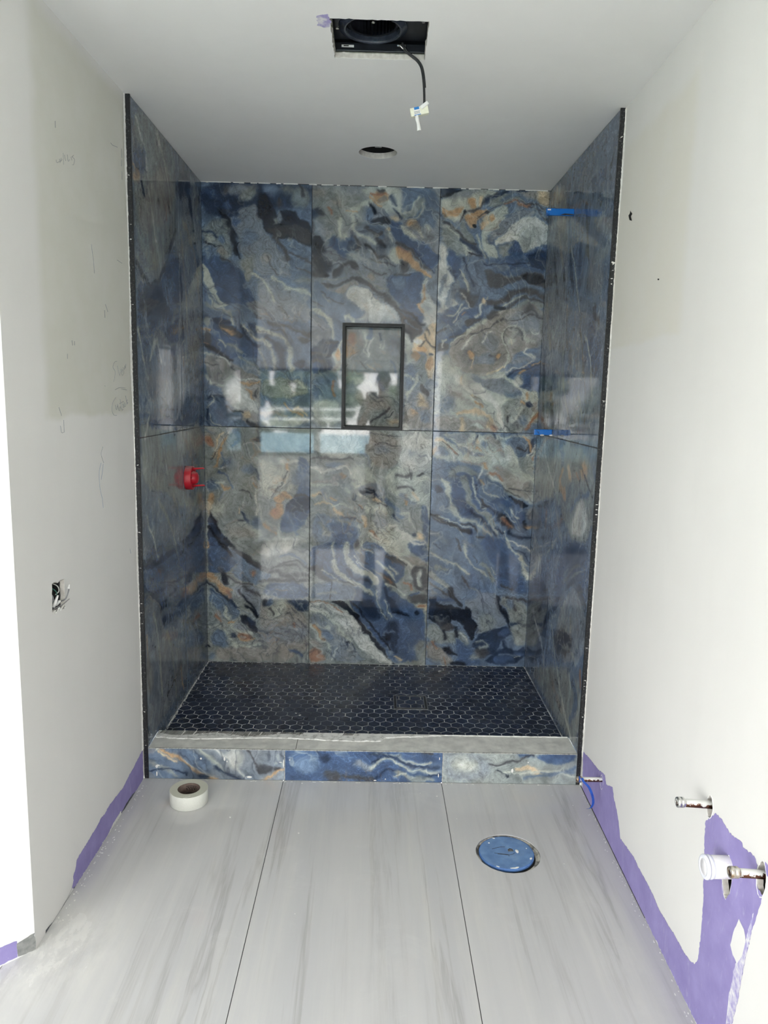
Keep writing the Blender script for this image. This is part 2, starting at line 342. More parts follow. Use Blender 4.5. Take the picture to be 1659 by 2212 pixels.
def paint(U,V,base,shapes,str_=1.0,sx=1.0):
    """U,V metres on the wall. Agate-like print: drawn veins and pools, warped and banded."""
    U=U.astype(np.float32);V=V.astype(np.float32)
    n=NZ
    # domain warp: swirling, streaky
    du=.009*n[0](U*9*sx,V*9)+.008*n[1](U*24*sx,V*24);dv=.010*n[2](U*9*sx,V*9)+.008*n[3](U*24*sx,V*24)
    u=U+du*str_/sx;v=V+dv*str_
    # strands drawn out along the flow of the stone
    fa=-.92 if sx==1 else -1.35
    ca=np.cos(fa);sa=np.sin(fa)
    wu=u+.05*n[5](u*5,v*5)+.034*n[4](u*13,v*13)+.015*n[9](u*34,v*34)+.005*n[2](u*90,v*90);wv=v+.05*n[7](u*5+3,v*5)+.034*n[6](u*13+7,v*13)+.015*n[8](u*34,v*34)+.005*n[0](u*90,v*90)
    al_=wu*ca+wv*sa;ac=-wu*sa+wv*ca
    st=n[10](al_*9,ac*30)+.5*n[11](al_*24,ac*80)
    u=u-sa*st*.005;v=v+ca*st*.005
    du=.0034*n[4](u*60*sx,v*60)+.0022*n[5](u*150*sx,v*150);dv=.0034*n[6](u*60*sx,v*60)+.0022*n[7](u*150*sx,v*150)
    u=u+du*str_/sx;v=v+dv*str_
    col=np.empty(U.shape+(3,),np.float32);col[:]=np.array(PAL[base])/255.
    pot=np.zeros(U.shape,np.float32)
    k=0
    for kind,c,so,pts in shapes:
        k+=1
        P=np.array(pts,np.float32)/1000.
        wid=(so/1000. if kind=='s' else 0)
        m=.035+wid
        lo=P.min(0)-m;hi=P.max(0)+m
        idx=np.nonzero((u>lo[0])&(u<hi[0])&(v>lo[1])&(v<hi[1]))
        if len(idx[0])==0: continue
        uu=u[idx];vv=v[idx]
        Q=smooth_poly(list(P),kind=='p');nq=len(Q)
        d2=np.full(uu.shape,9.,np.float32)
        for i in range(nq if kind=='p' else nq-1):
            d2=np.minimum(d2,seg_d2(uu,vv,Q[i],Q[(i+1)%nq]))
        d=np.sqrt(d2)
        if kind=='p':
            ins=np.zeros(uu.shape,bool)
            for i in range(nq):
                a=Q[i];b=Q[(i+1)%nq]
                if a[1]==b[1]: continue
                cr=((a[1]>vv)!=(b[1]>vv))&(uu<(b[0]-a[0])*(vv-a[1])/(b[1]-a[1])+a[0])
                ins^=cr
            sd=np.where(ins,-d,d);soft=.0007+.0034*max(so-.6,0)
        else:
            # strokes swell and thin along their length
            sd=d-wid*(.95+.5*n[8](uu*22+k,vv*22));soft=.0008+.0011*min(wid/.004,1.5)
        if soft>.003: sd=sd+.004*n[9](uu*70*sx,vv*70)
        al=1/(1+np.exp(np.clip(sd/soft,-20,20)))
        al=al*((.91+.07*n[4](uu*26+k,vv*26)) if kind=='p' else .95)
        cc=np.array(PAL[c],np.float32)/255.
        col[idx]=col[idx]*(1-al[...,None])+cc*al[...,None]
        w=((k*37)%11-5)/5.
        w=w+(.8 if w>=0 else -.8)
        pot[idx]+=w/(1+np.exp(np.clip(sd/.013,-20,20)))
    # banding that follows the edges
    lum=col.mean(-1)
    ph=pot*2.6+1.4*n[8](u*7*sx,v*7)+1.1*n[9](u*18*sx,v*18)+.5*n[10](u*45*sx,v*45)+lum*3+st*1.1
    tri=lambda x:np.abs((x-np.floor(x))*2-1)
    l1=np.clip(1-tri(ph)*5.5,0,1);l2=np.clip(1-tri(ph*2.3+.37)*4.5,0,1);b1=tri(ph*.5+.2)-.5
    am=np.clip(.55+.9*n[11](U*4+3,V*4),.1,1.)
    sg=np.where(lum>.42,-1.,1.)
    mod=1+am*(sg*.24*l1+.16*l2+.16*b1)+.10*st*np.clip(1.3-am,0,1)
    # chalky clouding and fine grain
    mod=mod*(1+.07*n[10](u*30*sx,v*30)+.05*n[7](u*90*sx,v*90)+.035*n[3](u*260*sx,v*260))
    col=col*mod[...,None]
    # loose veins drawn by the flow: thin charcoal, milky and rust threads
    qa=al_*6;qc=ac*17
    v1=n[2](qa,qc)+.35*n[5](qa*2.3,qc*2.3)+.10*n[7](u*60*sx,v*60);v2=n[8](qa+9,qc*1.2)+.35*n[1](qa*2.6,qc*2.4)+.10*n[0](u*70*sx,v*70);v3=n[3](qa*1.3+5,qc*1.5)+.3*n[6](qa*3,qc*3)
    m1=np.clip(n[9](U*6+1,V*6)*2.2+.35,0,1);m2=np.clip(n[4](U*6+8,V*6)*2.2+.35,0,1);m3=np.clip(n[10](U*5+2,V*5+4)*3-.9,0,1)
    g=lambda x,w:np.exp(-(x/w)**2)
    a1=(.27*g(v1,.045)+.17*g(v1-.06,.13))*m1;a2=(.24*g(v2,.045)+.19*g(v2-.07,.12))*m2;a3=.24*g(v3,.06)*m3
    for a_,c_ in ((a1,(.17,.19,.24)),(a2,(.70,.72,.69)),(a3,(.60,.44,.30))):
        col=col*(1-a_[...,None])+np.array(c_,np.float32)*a_[...,None]
    lm=col.mean(-1,keepdims=True);col=np.clip(lm+(col-lm)*.95,0,1);col=.40+(col-.40)*1.15
    tint=(n[6](U*5*sx+9,V*5)+.6*n[2](u*16*sx,v*16))*.035
    col[...,0]+=tint*lum;col[...,2]-=tint*lum
    return np.clip(col,.01,.95)
def parse(txt):
    T={};cur=None
    for ln in txt.strip().split('\n'):
        t=ln.split()
        if t[0]=='t':
            if t[1] in T: cur=T[t[1]][1]
            else: cur=[];T[t[1]]=(t[2],cur)
        else:
            cur.append((t[0],t[1],float(t[2]),[tuple(map(int,s.split(','))) for s in t[3:]]))
    return T

WALLTXT='''
t TL A
p N 2 -845,2461 -316,2474 -315,2362 -490,2338 -656,2296 -755,2287 -848,2304
p G 2 -584,2438 -598,2422 -638,2406 -691,2396 -734,2396 -753,2405 -739,2421 -698,2437 -646,2447 -602,2447
p A 2 -457,2416 -472,2405 -500,2404 -531,2414 -552,2431 -556,2448 -541,2459 -513,2459 -483,2450 -461,2433
p E 2 -382,2416 -392,2406 -414,2402 -440,2406 -460,2416 -466,2428 -456,2437 -434,2441 -408,2437 -388,2428
p E 2 -325,2399 -332,2369 -352,2350 -377,2350 -397,2368 -404,2397 -397,2427 -377,2445 -353,2446 -333,2428
p D 2 -718,2414 -720,2401 -727,2393 -735,2393 -742,2400 -744,2413 -741,2426 -735,2434 -726,2435 -720,2427
p B 2 -768,2386 -778,2380 -794,2382 -809,2391 -819,2402 -819,2413 -809,2418 -793,2417 -778,2408 -768,2397
p N 1.5 -633,2349 -649,2331 -682,2323 -720,2328 -749,2345 -757,2367 -741,2385 -708,2393 -670,2388 -641,2371
p B 1 -705,2352 -710,2344 -721,2339 -735,2339 -747,2343 -751,2350 -747,2358 -735,2363 -721,2363 -709,2359
p E 1.5 -579,2418 -582,2401 -603,2384 -631,2373 -658,2373 -672,2383 -668,2400 -648,2418 -620,2428 -593,2428
p G 1 -669,2337 -603,2354 -576,2367 -570,2311 -547,2283 -540,2216 -490,2173 -423,2117 -413,2020 -440,2035 -490,2037 -571,2029 -650,2137 -670,2184 -696,2244 -716,2263 -729,2300 -669,2308
p B 2 -663,2269 -674,2262 -691,2262 -707,2271 -716,2284 -715,2296 -704,2303 -687,2302 -672,2294 -662,2281
p A 2 -583,2202 -591,2180 -611,2165 -636,2165 -656,2178 -663,2200 -655,2223 -635,2238 -611,2238 -591,2225
p G 1 -621,2255 -631,2246 -647,2244 -665,2250 -676,2261 -677,2274 -668,2282 -652,2284 -634,2279 -623,2268
p K 1 -569,2412 -536,2422 -526,2384 -500,2357 -480,2313 -447,2342 -391,2341 -377,2303 -324,2292 -313,2171 -363,2176 -377,2208 -464,2205 -517,2210 -543,2235 -542,2274 -556,2295 -576,2304 -573,2355
p G 1 -454,2302 -460,2285 -470,2276 -480,2278 -486,2289 -487,2306 -480,2322 -470,2331 -460,2330 -454,2318
p E 1.5 -484,2288 -486,2276 -493,2269 -501,2269 -507,2276 -510,2287 -507,2298 -501,2305 -493,2306 -486,2299
p D 1.5 -533,2261 -327,2272 -320,2190 -357,2182 -377,2214 -457,2212 -523,2220
p G 2 -382,2454 -389,2446 -409,2441 -433,2441 -453,2445 -460,2452 -453,2460 -433,2464 -409,2465 -389,2461
p D 1.5 -447,2368 -450,2356 -459,2349 -469,2349 -477,2356 -480,2367 -477,2378 -469,2385 -459,2385 -450,2379
s D 6.3 -368,2451 -358,2430 -355,2404
p A 1 -440,2177 -377,2201 -357,2176 -347,2151 -376,2127 -410,2156
s D 11.2 -503,2211 -464,2180 -440,2155 -423,2113
s K 9.5 -758,2325 -735,2297 -726,2262 -700,2222 -690,2187 -670,2143
s K 3.8 -670,2181 -670,2136 -657,2117
s D 4.2 -417,2146 -363,2121 -316,2090
s D 2.6 -393,2079 -356,2060 -316,2042
p E 1.5 -838,2260 -745,2294 -716,2244 -703,2199 -697,2174 -690,2136 -717,2109 -764,2128 -777,2166 -836,2183
s N 6.4 -836,2234 -796,2242 -776,2210
s K 2.9 -826,2190 -783,2172 -737,2157
p C 2 -789,2210 -793,2202 -801,2198 -811,2197 -820,2202 -823,2209 -819,2217 -811,2222 -801,2222 -792,2217
p A 1 -732,2189 -742,2181 -754,2179 -765,2185 -770,2196 -767,2207 -758,2216 -745,2217 -735,2211 -730,2201
p T 1.5 -716,2134 -725,2127 -743,2126 -762,2133 -776,2143 -778,2154 -769,2161 -751,2162 -732,2155 -718,2145
s D 3.9 -757,2118 -724,2109 -711,2093
s D 2.6 -671,2059 -698,2058
p B 1 -843,2148 -777,2124 -717,2093 -684,2062 -658,2059 -618,1976 -571,1893 -699,1890 -760,1917 -772,1959 -792,2020 -815,2068 -841,2100
p A 1.5 -784,2122 -791,2115 -807,2113 -825,2116 -839,2122 -843,2130 -836,2137 -820,2140 -802,2137 -788,2130
p E 2 -589,2071 -609,2052 -634,2048 -656,2060 -665,2082 -658,2108 -639,2126 -614,2130 -592,2118 -583,2096
p E 1 -599,2035 -608,2019 -622,2013 -633,2016 -639,2030 -636,2047 -627,2062 -613,2069 -602,2065 -596,2052
p A 1 -621,1989 -625,1977 -635,1970 -648,1970 -658,1976 -661,1988 -658,1999 -647,2007 -635,2007 -625,2000
p C .7 -838,2097 -814,2072 -798,2036 -779,1992 -769,1940 -739,1908 -713,1889 -794,1887 -800,1919 -819,1958 -829,2003 -838,2042
s A 4.2 -826,2003 -816,1971 -796,1932 -770,1907
s B 3.2 -839,2003 -830,1938 -810,1887
p T 2 -519,2093 -530,2087 -544,2089 -555,2097 -559,2110 -555,2121 -544,2128 -530,2126 -519,2117 -515,2105
s D 3.2 -530,2114 -507,2079 -483,2044
p G 1.5 -567,2023 -490,2031 -440,1980 -322,1950 -321,1899 -568,1893
s C 6.5 -594,2035 -557,2016 -524,1985 -507,1946 -500,1894
s C 8.1 -497,2027 -463,2006 -436,1980 -376,1975 -322,1944
p E 2 -329,2010 -337,2001 -355,1998 -375,2001 -391,2009 -396,2019 -388,2028 -370,2031 -350,2028 -334,2020
p G 1 -659,1912 -322,1920 -321,1822 -361,1821 -456,1818 -558,1816 -575,1849 -625,1880
s D 4.9 -480,1897 -456,1865 -436,1845
s D 4.3 -598,1861 -575,1839 -558,1833
s D 3.3 -541,1869 -517,1830 -497,1818
p B 1 -841,1849 -781,1824 -733,1845 -700,1786 -660,1774 -653,1728 -572,1716 -568,1633 -626,1648 -674,1637 -722,1633 -762,1678 -810,1684 -795,1777 -842,1809
s C 6.6 -753,1894 -740,1868 -716,1845 -703,1799
s E 8.2 -820,1902 -780,1886 -720,1855
p N 1 -711,1808 -721,1800 -744,1797 -770,1801 -791,1810 -797,1821 -787,1830 -764,1832 -738,1828 -717,1819
p E 1 -801,1814 -805,1800 -816,1791 -828,1791 -838,1799 -842,1813 -838,1826 -827,1835 -815,1835 -805,1827
s O 4.0 -842,1776 -808,1777
p D 1 -842,1783 -802,1771 -799,1711 -813,1677 -830,1690 -843,1723
s R 2.3 -840,1710 -813,1704
s D 14.9 -741,1789 -704,1766 -673,1740
s O 5.6 -741,1782 -721,1769 -700,1753
s C 2.7 -765,1728 -752,1722 -728,1693
p A 1.5 -683,1670 -693,1662 -705,1660 -716,1666 -721,1677 -719,1690 -709,1698 -697,1700 -686,1694 -681,1682
s E 6.7 -718,1700 -687,1687 -660,1661
s C 9.1 -659,1794 -626,1762 -585,1743 -538,1717 -510,1684 -497,1634 -497,1584
s N 9.1 -666,1794 -646,1741 -606,1716 -572,1700
s A 6.6 -633,1755 -599,1759 -572,1750
s B 13.3 -612,1788 -578,1769
s C 10.0 -568,1776 -507,1754 -456,1749 -436,1713 -425,1653 -411,1593
s N 15.0 -480,1705 -463,1659 -456,1602
s N 10.0 -531,1731 -504,1718 -483,1685
s D 8.2 -524,1807 -456,1795 -388,1780 -327,1769
s D 4.3 -507,1778 -456,1776 -436,1746
p D 1 -317,1736 -322,1726 -335,1719 -352,1719 -366,1725 -371,1734 -366,1744 -352,1751 -336,1751 -322,1745
p A 1.5 -330,1692 -337,1674 -356,1663 -379,1662 -398,1673 -405,1690 -398,1708 -379,1719 -356,1720 -337,1709
p N 1 -355,1613 -364,1601 -378,1597 -392,1602 -400,1614 -400,1628 -391,1640 -377,1644 -363,1639 -354,1628
s E 6.7 -568,1683 -552,1633 -538,1583
s K 8.4 -827,1690 -783,1678 -749,1659 -722,1633 -702,1626
p T 1 -837,1663 -776,1658 -722,1626 -661,1594 -565,1542 -566,1413 -570,1310 -663,1322 -731,1409 -737,1443 -751,1490 -798,1510 -839,1549
s D 3.7 -776,1641 -736,1632 -702,1600 -675,1577
s D 3.0 -838,1617 -804,1607 -777,1611
s W 4.3 -837,1657 -803,1658 -756,1645 -715,1613
p G 1 -661,1621 -579,1596 -565,1542 -600,1562 -654,1587
s E 5.0 -667,1637 -613,1615 -579,1596 -576,1562
s O 4.4 -661,1540 -627,1520 -593,1514 -576,1522
s W 3.4 -678,1563 -648,1544 -606,1534 -569,1532
s C 8.5 -839,1549 -785,1513 -750,1511
p W 2 -753,1558 -675,1560 -648,1500 -586,1426 -569,1379 -628,1391 -704,1389 -737,1443 -750,1511
s O 3.4 -634,1500 -607,1480 -600,1446
p D 1 -576,1471 -578,1461 -583,1454 -590,1454 -595,1460 -596,1470 -594,1480 -589,1486 -583,1487 -578,1481
p A 1 -836,1488 -754,1477 -741,1443 -704,1382 -662,1370 -663,1308 -836,1304
s N 6.8 -813,1441 -779,1442 -744,1443
s C 4.4 -827,1393 -807,1408 -786,1415 -792,1442
s C 3.4 -817,1366 -801,1339 -780,1319 -739,1310
s N 6.8 -828,1380 -835,1345 -815,1311
s K 3.1 -731,1396 -697,1379 -649,1370
p P 1 -618,1364 -622,1352 -632,1344 -645,1344 -655,1351 -659,1363 -655,1375 -645,1383 -632,1383 -622,1376
s K 8.6 -632,1329 -614,1319 -573,1310
p A 1 -538,1583 -411,1586 -404,1559 -442,1545 -507,1550
p E 1 -565,1542 -404,1559 -325,1520 -325,1452 -566,1447
s C 6.8 -422,1518 -404,1471
s C 5.7 -391,1543 -360,1520 -332,1500
p C 2 -446,1387 -456,1381 -479,1379 -506,1383 -527,1392 -534,1401 -524,1408 -501,1409 -474,1405 -453,1397
p C 2 -566,1358 -324,1364 -324,1315 -566,1310
s T 6.9 -559,1379 -490,1380 -438,1368
s O 4.4 -445,1419 -411,1392 -359,1363
s P 6.9 -394,1396 -338,1370
t TM G
p E 2 -320,2455 -69,2451 -53,2391 -86,2362 -85,2338 -119,2322 -132,2237 -169,2207 -203,2228 -252,2219 -271,2283 -316,2310
p G 3 -84,2431 -95,2424 -122,2423 -153,2428 -178,2436 -186,2446 -175,2452 -149,2454 -117,2450 -93,2441
p T 3 -179,2378 -183,2371 -194,2367 -208,2367 -219,2370 -224,2376 -219,2383 -208,2387 -194,2387 -183,2384
p T 3 -257,2418 -263,2405 -278,2397 -296,2397 -311,2404 -316,2416 -311,2429 -296,2437 -278,2437 -263,2430
s C 10.6 -134,2347 -90,2373 -38,2388
s C 7.8 -189,2306 -181,2264 -177,2214
s C 8.9 -130,2322 -126,2287 -103,2252 -65,2224 -8,2190
p C 2 -128,2219 -132,2206 -141,2198 -152,2198 -162,2205 -166,2218 -162,2231 -153,2239 -141,2239 -132,2231
p E 2 -81,2313 -85,2296 -96,2285 -110,2285 -121,2295 -126,2312 -122,2328 -111,2339 -97,2339 -86,2329
s O 2.8 -160,2343 -112,2346
s D 7.8 -290,2343 -271,2315
s R 4.2 -242,2344 -234,2316
p N 2 -282,2325 -286,2313 -298,2305 -311,2304 -322,2312 -327,2324 -323,2337 -312,2345 -298,2345 -287,2338
p D 2 -304,2268 -306,2249 -312,2237 -318,2237 -324,2249 -326,2268 -324,2286 -319,2298 -312,2298 -306,2287
p K 1.5 -319,2225 -266,2226 -251,2173 -239,2119 -201,2102 -231,2054 -317,2052
p D 3 -280,2100 -284,2074 -295,2058 -309,2058 -321,2074 -325,2099 -321,2124 -310,2140 -296,2141 -285,2125
p B 1.5 -237,2227 -203,2228 -169,2196 -117,2230 -102,2202 -94,2159 -115,2122 -176,2135 -228,2170
p G 2 -215,2256 -223,2245 -245,2238 -273,2238 -295,2244 -304,2254 -296,2264 -273,2272 -246,2272 -223,2266
p G 2 -187,2135 -195,2122 -215,2114 -241,2113 -261,2120 -269,2133 -262,2146 -241,2154 -216,2155 -195,2147
p N 1 -101,2184 -106,2169 -116,2159 -130,2159 -142,2168 -146,2183 -142,2197 -131,2207 -117,2207 -106,2198
p E 2 -86,2137 -91,2124 -106,2116 -125,2116 -140,2123 -146,2136 -140,2149 -125,2157 -107,2157 -92,2150
s D 10.7 -102,2223 -87,2195 -101,2166
s D 10.9 -138,2100 -175,2074 -201,2055
p D 1 -96,2094 -100,2079 -109,2069 -120,2069 -130,2078 -134,2093 -130,2108 -121,2117 -110,2117 -100,2108
s D 8.4 -314,2048 -280,2049 -250,2046
p K 1 -227,2051 -231,2045 -240,2042 -252,2042 -261,2045 -265,2050 -261,2055 -252,2058 -240,2059 -231,2056
p C 2 -73,2451 94,2451 111,2378 120,2328 75,2334 7,2365 -1,2389 -38,2388 -68,2426
p B 1 60,2313 113,2307 114,2264 160,2222 289,2168 293,2067 240,2076 139,2164 85,2206 54,2256
p A 1 94,2448 280,2453 285,2290 226,2260 188,2288 135,2322 115,2350 117,2413
s E 12.4 120,2332 168,2337 193,2380
s C 4.2 123,2346 160,2347 181,2401
s C 5.3 200,2380 209,2345 180,2316 139,2315
p O 1 58,2400 48,2388 26,2384 2,2387 -17,2398 -23,2411 -13,2422 8,2427 33,2424 52,2413
p T 1 47,2397 43,2390 32,2385 18,2385 7,2389 3,2396 7,2404 18,2408 32,2409 43,2404
s R 3.2 -31,2416 17,2418 50,2415
s O 4.2 -38,2402 -1,2382 22,2368
s N 7.0 62,2401 81,2381
s N 4.6 70,2363 112,2321
p D 1 35,2429 31,2425 20,2422 6,2421 -5,2424 -9,2428 -5,2432 6,2435 20,2435 31,2433
s K 12.3 -41,2370 -15,2343
p A 1 -71,2338 -45,2367 -22,2325 -10,2282 -59,2303
p K 1 -29,2310 8,2315 30,2326 49,2323 57,2284 39,2280 -6,2290 -29,2296
p G 2 -4,2357 60,2341 60,2327 26,2333 0,2340
s K 1.8 -59,2328 -36,2289 -6,2279 16,2280
p A 1 -58,2288 -6,2276 32,2269 25,2219 3,2204 -43,2253
s D 10.7 -54,2267 -20,2236 10,2240
s D 9.0 -16,2232 3,2204 22,2176
s C 3.2 39,2270 55,2227 70,2202
p P 1 60,2256 58,2250 54,2247 48,2247 43,2250 41,2255 42,2261 47,2264 53,2264 58,2261
p P 1.5 105,2317 101,2312 90,2308 76,2308 65,2311 60,2316 64,2322 76,2326 89,2326 100,2323
p O 1 170,2280 160,2271 146,2269 134,2275 128,2287 131,2300 141,2309 154,2311 167,2305 173,2293
p T 1.5 186,2266 176,2257 162,2255 150,2262 144,2274 146,2286 156,2296 170,2297 182,2291 188,2279
s C 7.8 110,2278 129,2243 171,2223
s C 5.4 181,2255 197,2231
p C 2 239,2267 232,2261 223,2260 215,2264 211,2272 212,2281 219,2287 228,2288 236,2284 240,2276
p G 1 -94,2177 -34,2178 50,2133 103,2106 127,2063 74,2054 13,2089 -62,2102 -86,2137
s D 5.4 -56,2185 -7,2150 42,2126
s D 3.6 -33,2124 31,2111 73,2091
s D 2.9 -78,2101 -24,2070 36,2061
p C 1.5 49,2162 101,2171 106,2113 73,2105 42,2126
s O 16.2 105,2156 136,2136 175,2097 225,2065
s R 7.2 101,2178 139,2154
s O 6.2 217,2065 256,2048
s D 6.1 93,2192 142,2172 170,2136 220,2094 270,2066
s N 3.6 162,2165 216,2116 278,2067
p D 1 141,2092 137,2073 126,2061 112,2060 101,2072 96,2091 100,2110 111,2122 124,2123 136,2111
s K 5.4 106,2120 111,2099
p B 1 52,2054 127,2052 202,2072 229,2047 221,1930 196,1889 139,1888 69,1945 38,2006
p A 2 138,1998 120,1985 94,1985 70,1998 56,2018 58,2039 75,2052 101,2052 125,2039 139,2018
s D 3.6 78,2056 161,2053
p T 1.5 -14,2042 -20,2033 -32,2030 -43,2034 -49,2043 -49,2054 -42,2063 -31,2066 -20,2063 -13,2054
s E 3.6 -99,2057 -38,2019 38,1980
p D 1 -276,2017 -174,2008 -99,2036 -54,2026 16,1973 77,1930 131,1888 86,1887 47,1922 -22,1972 -84,2018 -159,2001 -234,1985
s G 4.0 -280,2020 -212,2011 -144,2027
s E 4.0 -264,2028 -204,2033 -152,2034
p T 1 -211,1974 -144,2005 -98,2014 -83,1996 -147,1987 -162,1950
p W 1 -158,1954 -136,1987 -91,1992 -37,1971 16,1936 63,1886 -66,1883 -97,1904 -135,1918
p G 1 -83,2003 -38,1990 31,1944 78,1886 40,1886 -22,1957
p A 1 -317,2023 -272,2006 -219,1974 -166,1950 -142,1914 -81,1890 -66,1883 -316,1877
s D 2.9 -275,1973 -226,1938 -158,1917
s E 3.3 -271,1958 -233,1926
s D 2.2 -309,1914 -263,1900
p W 1 233,2036 249,2022 267,1927 268,1891 215,1890 221,1934 219,2000
s O 7.3 230,2000 236,1949 207,1890
s C 3.3 237,2037 223,1992
p G 2 276,1986 273,1969 264,1958 252,1958 243,1968 239,1985 242,2003 251,2014 262,2014 272,2003
p A 1 -319,1899 -95,1904 -47,1856 -94,1835 -157,1853 -157,1830 -164,1738 -219,1732 -251,1824 -318,1853
s C 11.5 -303,1869 -264,1866 -236,1832 -223,1786 -211,1740
s D 1.9 -287,1808 -263,1781
p N 1.2 -318,1738 -179,1737 -175,1710 -214,1663 -206,1632 -213,1581 -316,1578
s D 5.8 -313,1668 -246,1674 -186,1663
s D 11.7 -297,1630 -253,1634
s D 7.8 -242,1716 -195,1725
p B 1 -269,1607 -273,1593 -285,1584 -300,1584 -312,1592 -317,1606 -312,1620 -300,1628 -286,1629 -274,1620
p W 2 -72,1905 62,1908 90,1874 123,1825 -94,1828 -47,1852
p W 2 54,1885 46,1871 22,1862 -7,1862 -31,1869 -40,1882 -31,1896 -8,1905 21,1906 45,1898
s C 7.7 -153,1845 -134,1854 -102,1831
p D 1 70,1908 97,1909 141,1872 182,1842 226,1816 223,1774 196,1765 177,1742 144,1791 126,1840
s B 3.8 114,1886 150,1856 182,1838
s A 3.1 150,1833 175,1807 199,1796
p B 1 101,1909 203,1911 204,1888 224,1862 226,1824 173,1853 133,1879
s K 4.6 93,1905 141,1872 226,1820
s K 6.5 143,1802 180,1746
p W 1.5 203,1911 290,1913 293,1825 271,1778 230,1824 220,1873
s O 9.6 203,1907 220,1877
p E 2 263,1890 259,1883 250,1878 238,1878 228,1882 224,1889 227,1896 237,1900 249,1900 259,1896
p P 1 261,1824 293,1818 291,1643 286,1565 246,1556 233,1587 243,1658 230,1696 190,1695 171,1672 184,1757 231,1774 246,1797
p O 1 248,1695 239,1686 224,1684 207,1689 196,1700 195,1712 204,1722 219,1724 235,1719 246,1708
p O 1 279,1624 272,1604 261,1593 249,1595 241,1609 240,1630 247,1650 258,1661 270,1659 278,1645
p O 1 203,1664 200,1648 192,1638 183,1638 174,1648 171,1664 174,1680 181,1690 191,1690 199,1680
p W 1 231,1739 224,1732 210,1730 196,1734 187,1744 186,1754 193,1761 206,1762 220,1758 229,1749
s D 3.5 235,1774 256,1736 285,1713
s D 5.8 246,1801 259,1778
p N 1 278,1674 276,1669 270,1666 263,1666 256,1669 254,1674 256,1678 262,1681 270,1681 276,1679
s D 2.3 209,1719 228,1731 240,1743
p C 1.5 136,1795 181,1742 170,1679 184,1641 212,1618 145,1601
p E 1 202,1680 234,1665 232,1603 254,1556 231,1524 176,1483 140,1483 140,1616 204,1626
p A 2 210,1563 204,1526 187,1502 164,1502 146,1524 138,1561 144,1598 161,1622 183,1622 202,1600
s C 4.7 149,1585 174,1562 206,1539
s D 13.8 227,1524 256,1493
s C 7.8 206,1571 191,1523 156,1487
s C 5.9 160,1499 149,1443 178,1428
p P 2 216,1492 248,1477 274,1414 238,1413 209,1452
p O 1.5 215,1389 211,1375 199,1366 184,1366 172,1374 167,1388 171,1402 183,1411 198,1411 210,1403
p T 2 142,1427 189,1452 178,1404 220,1365 283,1386 294,1311 145,1307
p A 2 280,1366 276,1352 264,1343 249,1343 237,1351 232,1365 236,1380 248,1388 263,1389 275,1380
p W 1.5 176,1324 173,1310 163,1301 151,1301 140,1309 136,1323 140,1338 150,1346 162,1347 172,1338
p C 1 -214,1670 -183,1687 -172,1741 -164,1741 -162,1602 -201,1581 -186,1632
p O 1 -159,1672 -162,1656 -169,1646 -179,1645 -187,1655 -190,1671 -188,1687 -180,1697 -170,1697 -162,1688
s T 7.8 -166,1640 -194,1609 -205,1585
p C 2 -315,1448 -164,1452 -162,1305 -314,1301
p A 2 -316,1567 -169,1578 -168,1452 -315,1448
s R 6.7 -200,1530 -200,1471
p G 2 -160,1515 -163,1487 -171,1470 -181,1470 -189,1487 -192,1514 -190,1542 -182,1560 -172,1560 -164,1543
t TR A
p C 1.5 286,2415 342,2423 409,2460 575,2458 514,2421 468,2364 408,2313 294,2313
p G 2 311,2416 396,2454 485,2453 458,2436 391,2404
p N 1 382,2448 374,2439 350,2432 321,2428 296,2430 286,2437 294,2446 318,2453 347,2456 372,2454
s K 4.9 293,2422 348,2433 382,2450
p O 1 295,2366 323,2370 337,2350 388,2378 403,2355 359,2328 296,2326
p O 1 415,2408 452,2422 461,2377 441,2366 419,2385
p P 1 473,2423 500,2424 495,2394 475,2380
p O 1 401,2319 435,2343 475,2374 516,2378 538,2365 504,2348 477,2324 471,2294 444,2274 419,2296
s D 5.0 387,2315 417,2349 462,2364 508,2407 551,2444
s N 7.2 515,2408 552,2428 596,2449
p K .5 418,2349 417,2344 413,2342 408,2341 404,2344 402,2349 403,2354 407,2356 412,2357 417,2354
p K .5 540,2364 537,2358 529,2354 519,2354 511,2357 508,2363 511,2369 518,2373 528,2373 536,2370
p K .5 473,2294 471,2290 465,2287 458,2286 452,2289 449,2294 451,2299 457,2302 464,2302 470,2299
s D 2.3 477,2331 496,2354 544,2379 585,2390
p E 1 519,2401 576,2439 628,2440 695,2412 724,2393 675,2395 629,2420 599,2397 544,2382
s A 8.2 577,2409 611,2433 659,2428 698,2409 769,2391 809,2356
s R 5.6 589,2388 616,2404 640,2411 657,2401
s R 6.6 658,2385 714,2383
p T 1.5 596,2456 817,2455 815,2369 751,2404 694,2419 645,2447
p P 2 806,2432 810,2408 802,2389 784,2383 764,2390 749,2410 745,2434 753,2452 771,2459 791,2451
p N 1 703,2448 698,2444 685,2440 668,2440 654,2442 648,2447 653,2452 667,2455 684,2455 698,2453
s D 3.0 682,2399 731,2390 774,2368 818,2330
s D 2.6 717,2380 760,2358 812,2303
p G 1 602,2337 683,2366 739,2364 734,2334 682,2336 645,2299 619,2265 578,2244 545,2206 535,2270 584,2271
p C 1 513,2302 511,2348 558,2379 599,2383 609,2334 588,2317 583,2277 535,2270 530,2236 542,2203 580,2191 590,2144 519,2152 495,2235
s T 3.3 514,2269 569,2280 588,2327
p G .6 542,2266 584,2264 589,2304 605,2337 617,2311 652,2292 619,2262 571,2244 562,2207 544,2213
p W 1 573,2197 578,2237 619,2258 645,2302 685,2333 734,2337 772,2325 814,2276 817,2210 775,2209 738,2181 721,2187 712,2160 694,2167 656,2216 600,2218
s C 3.3 579,2224 620,2245 668,2250 708,2290
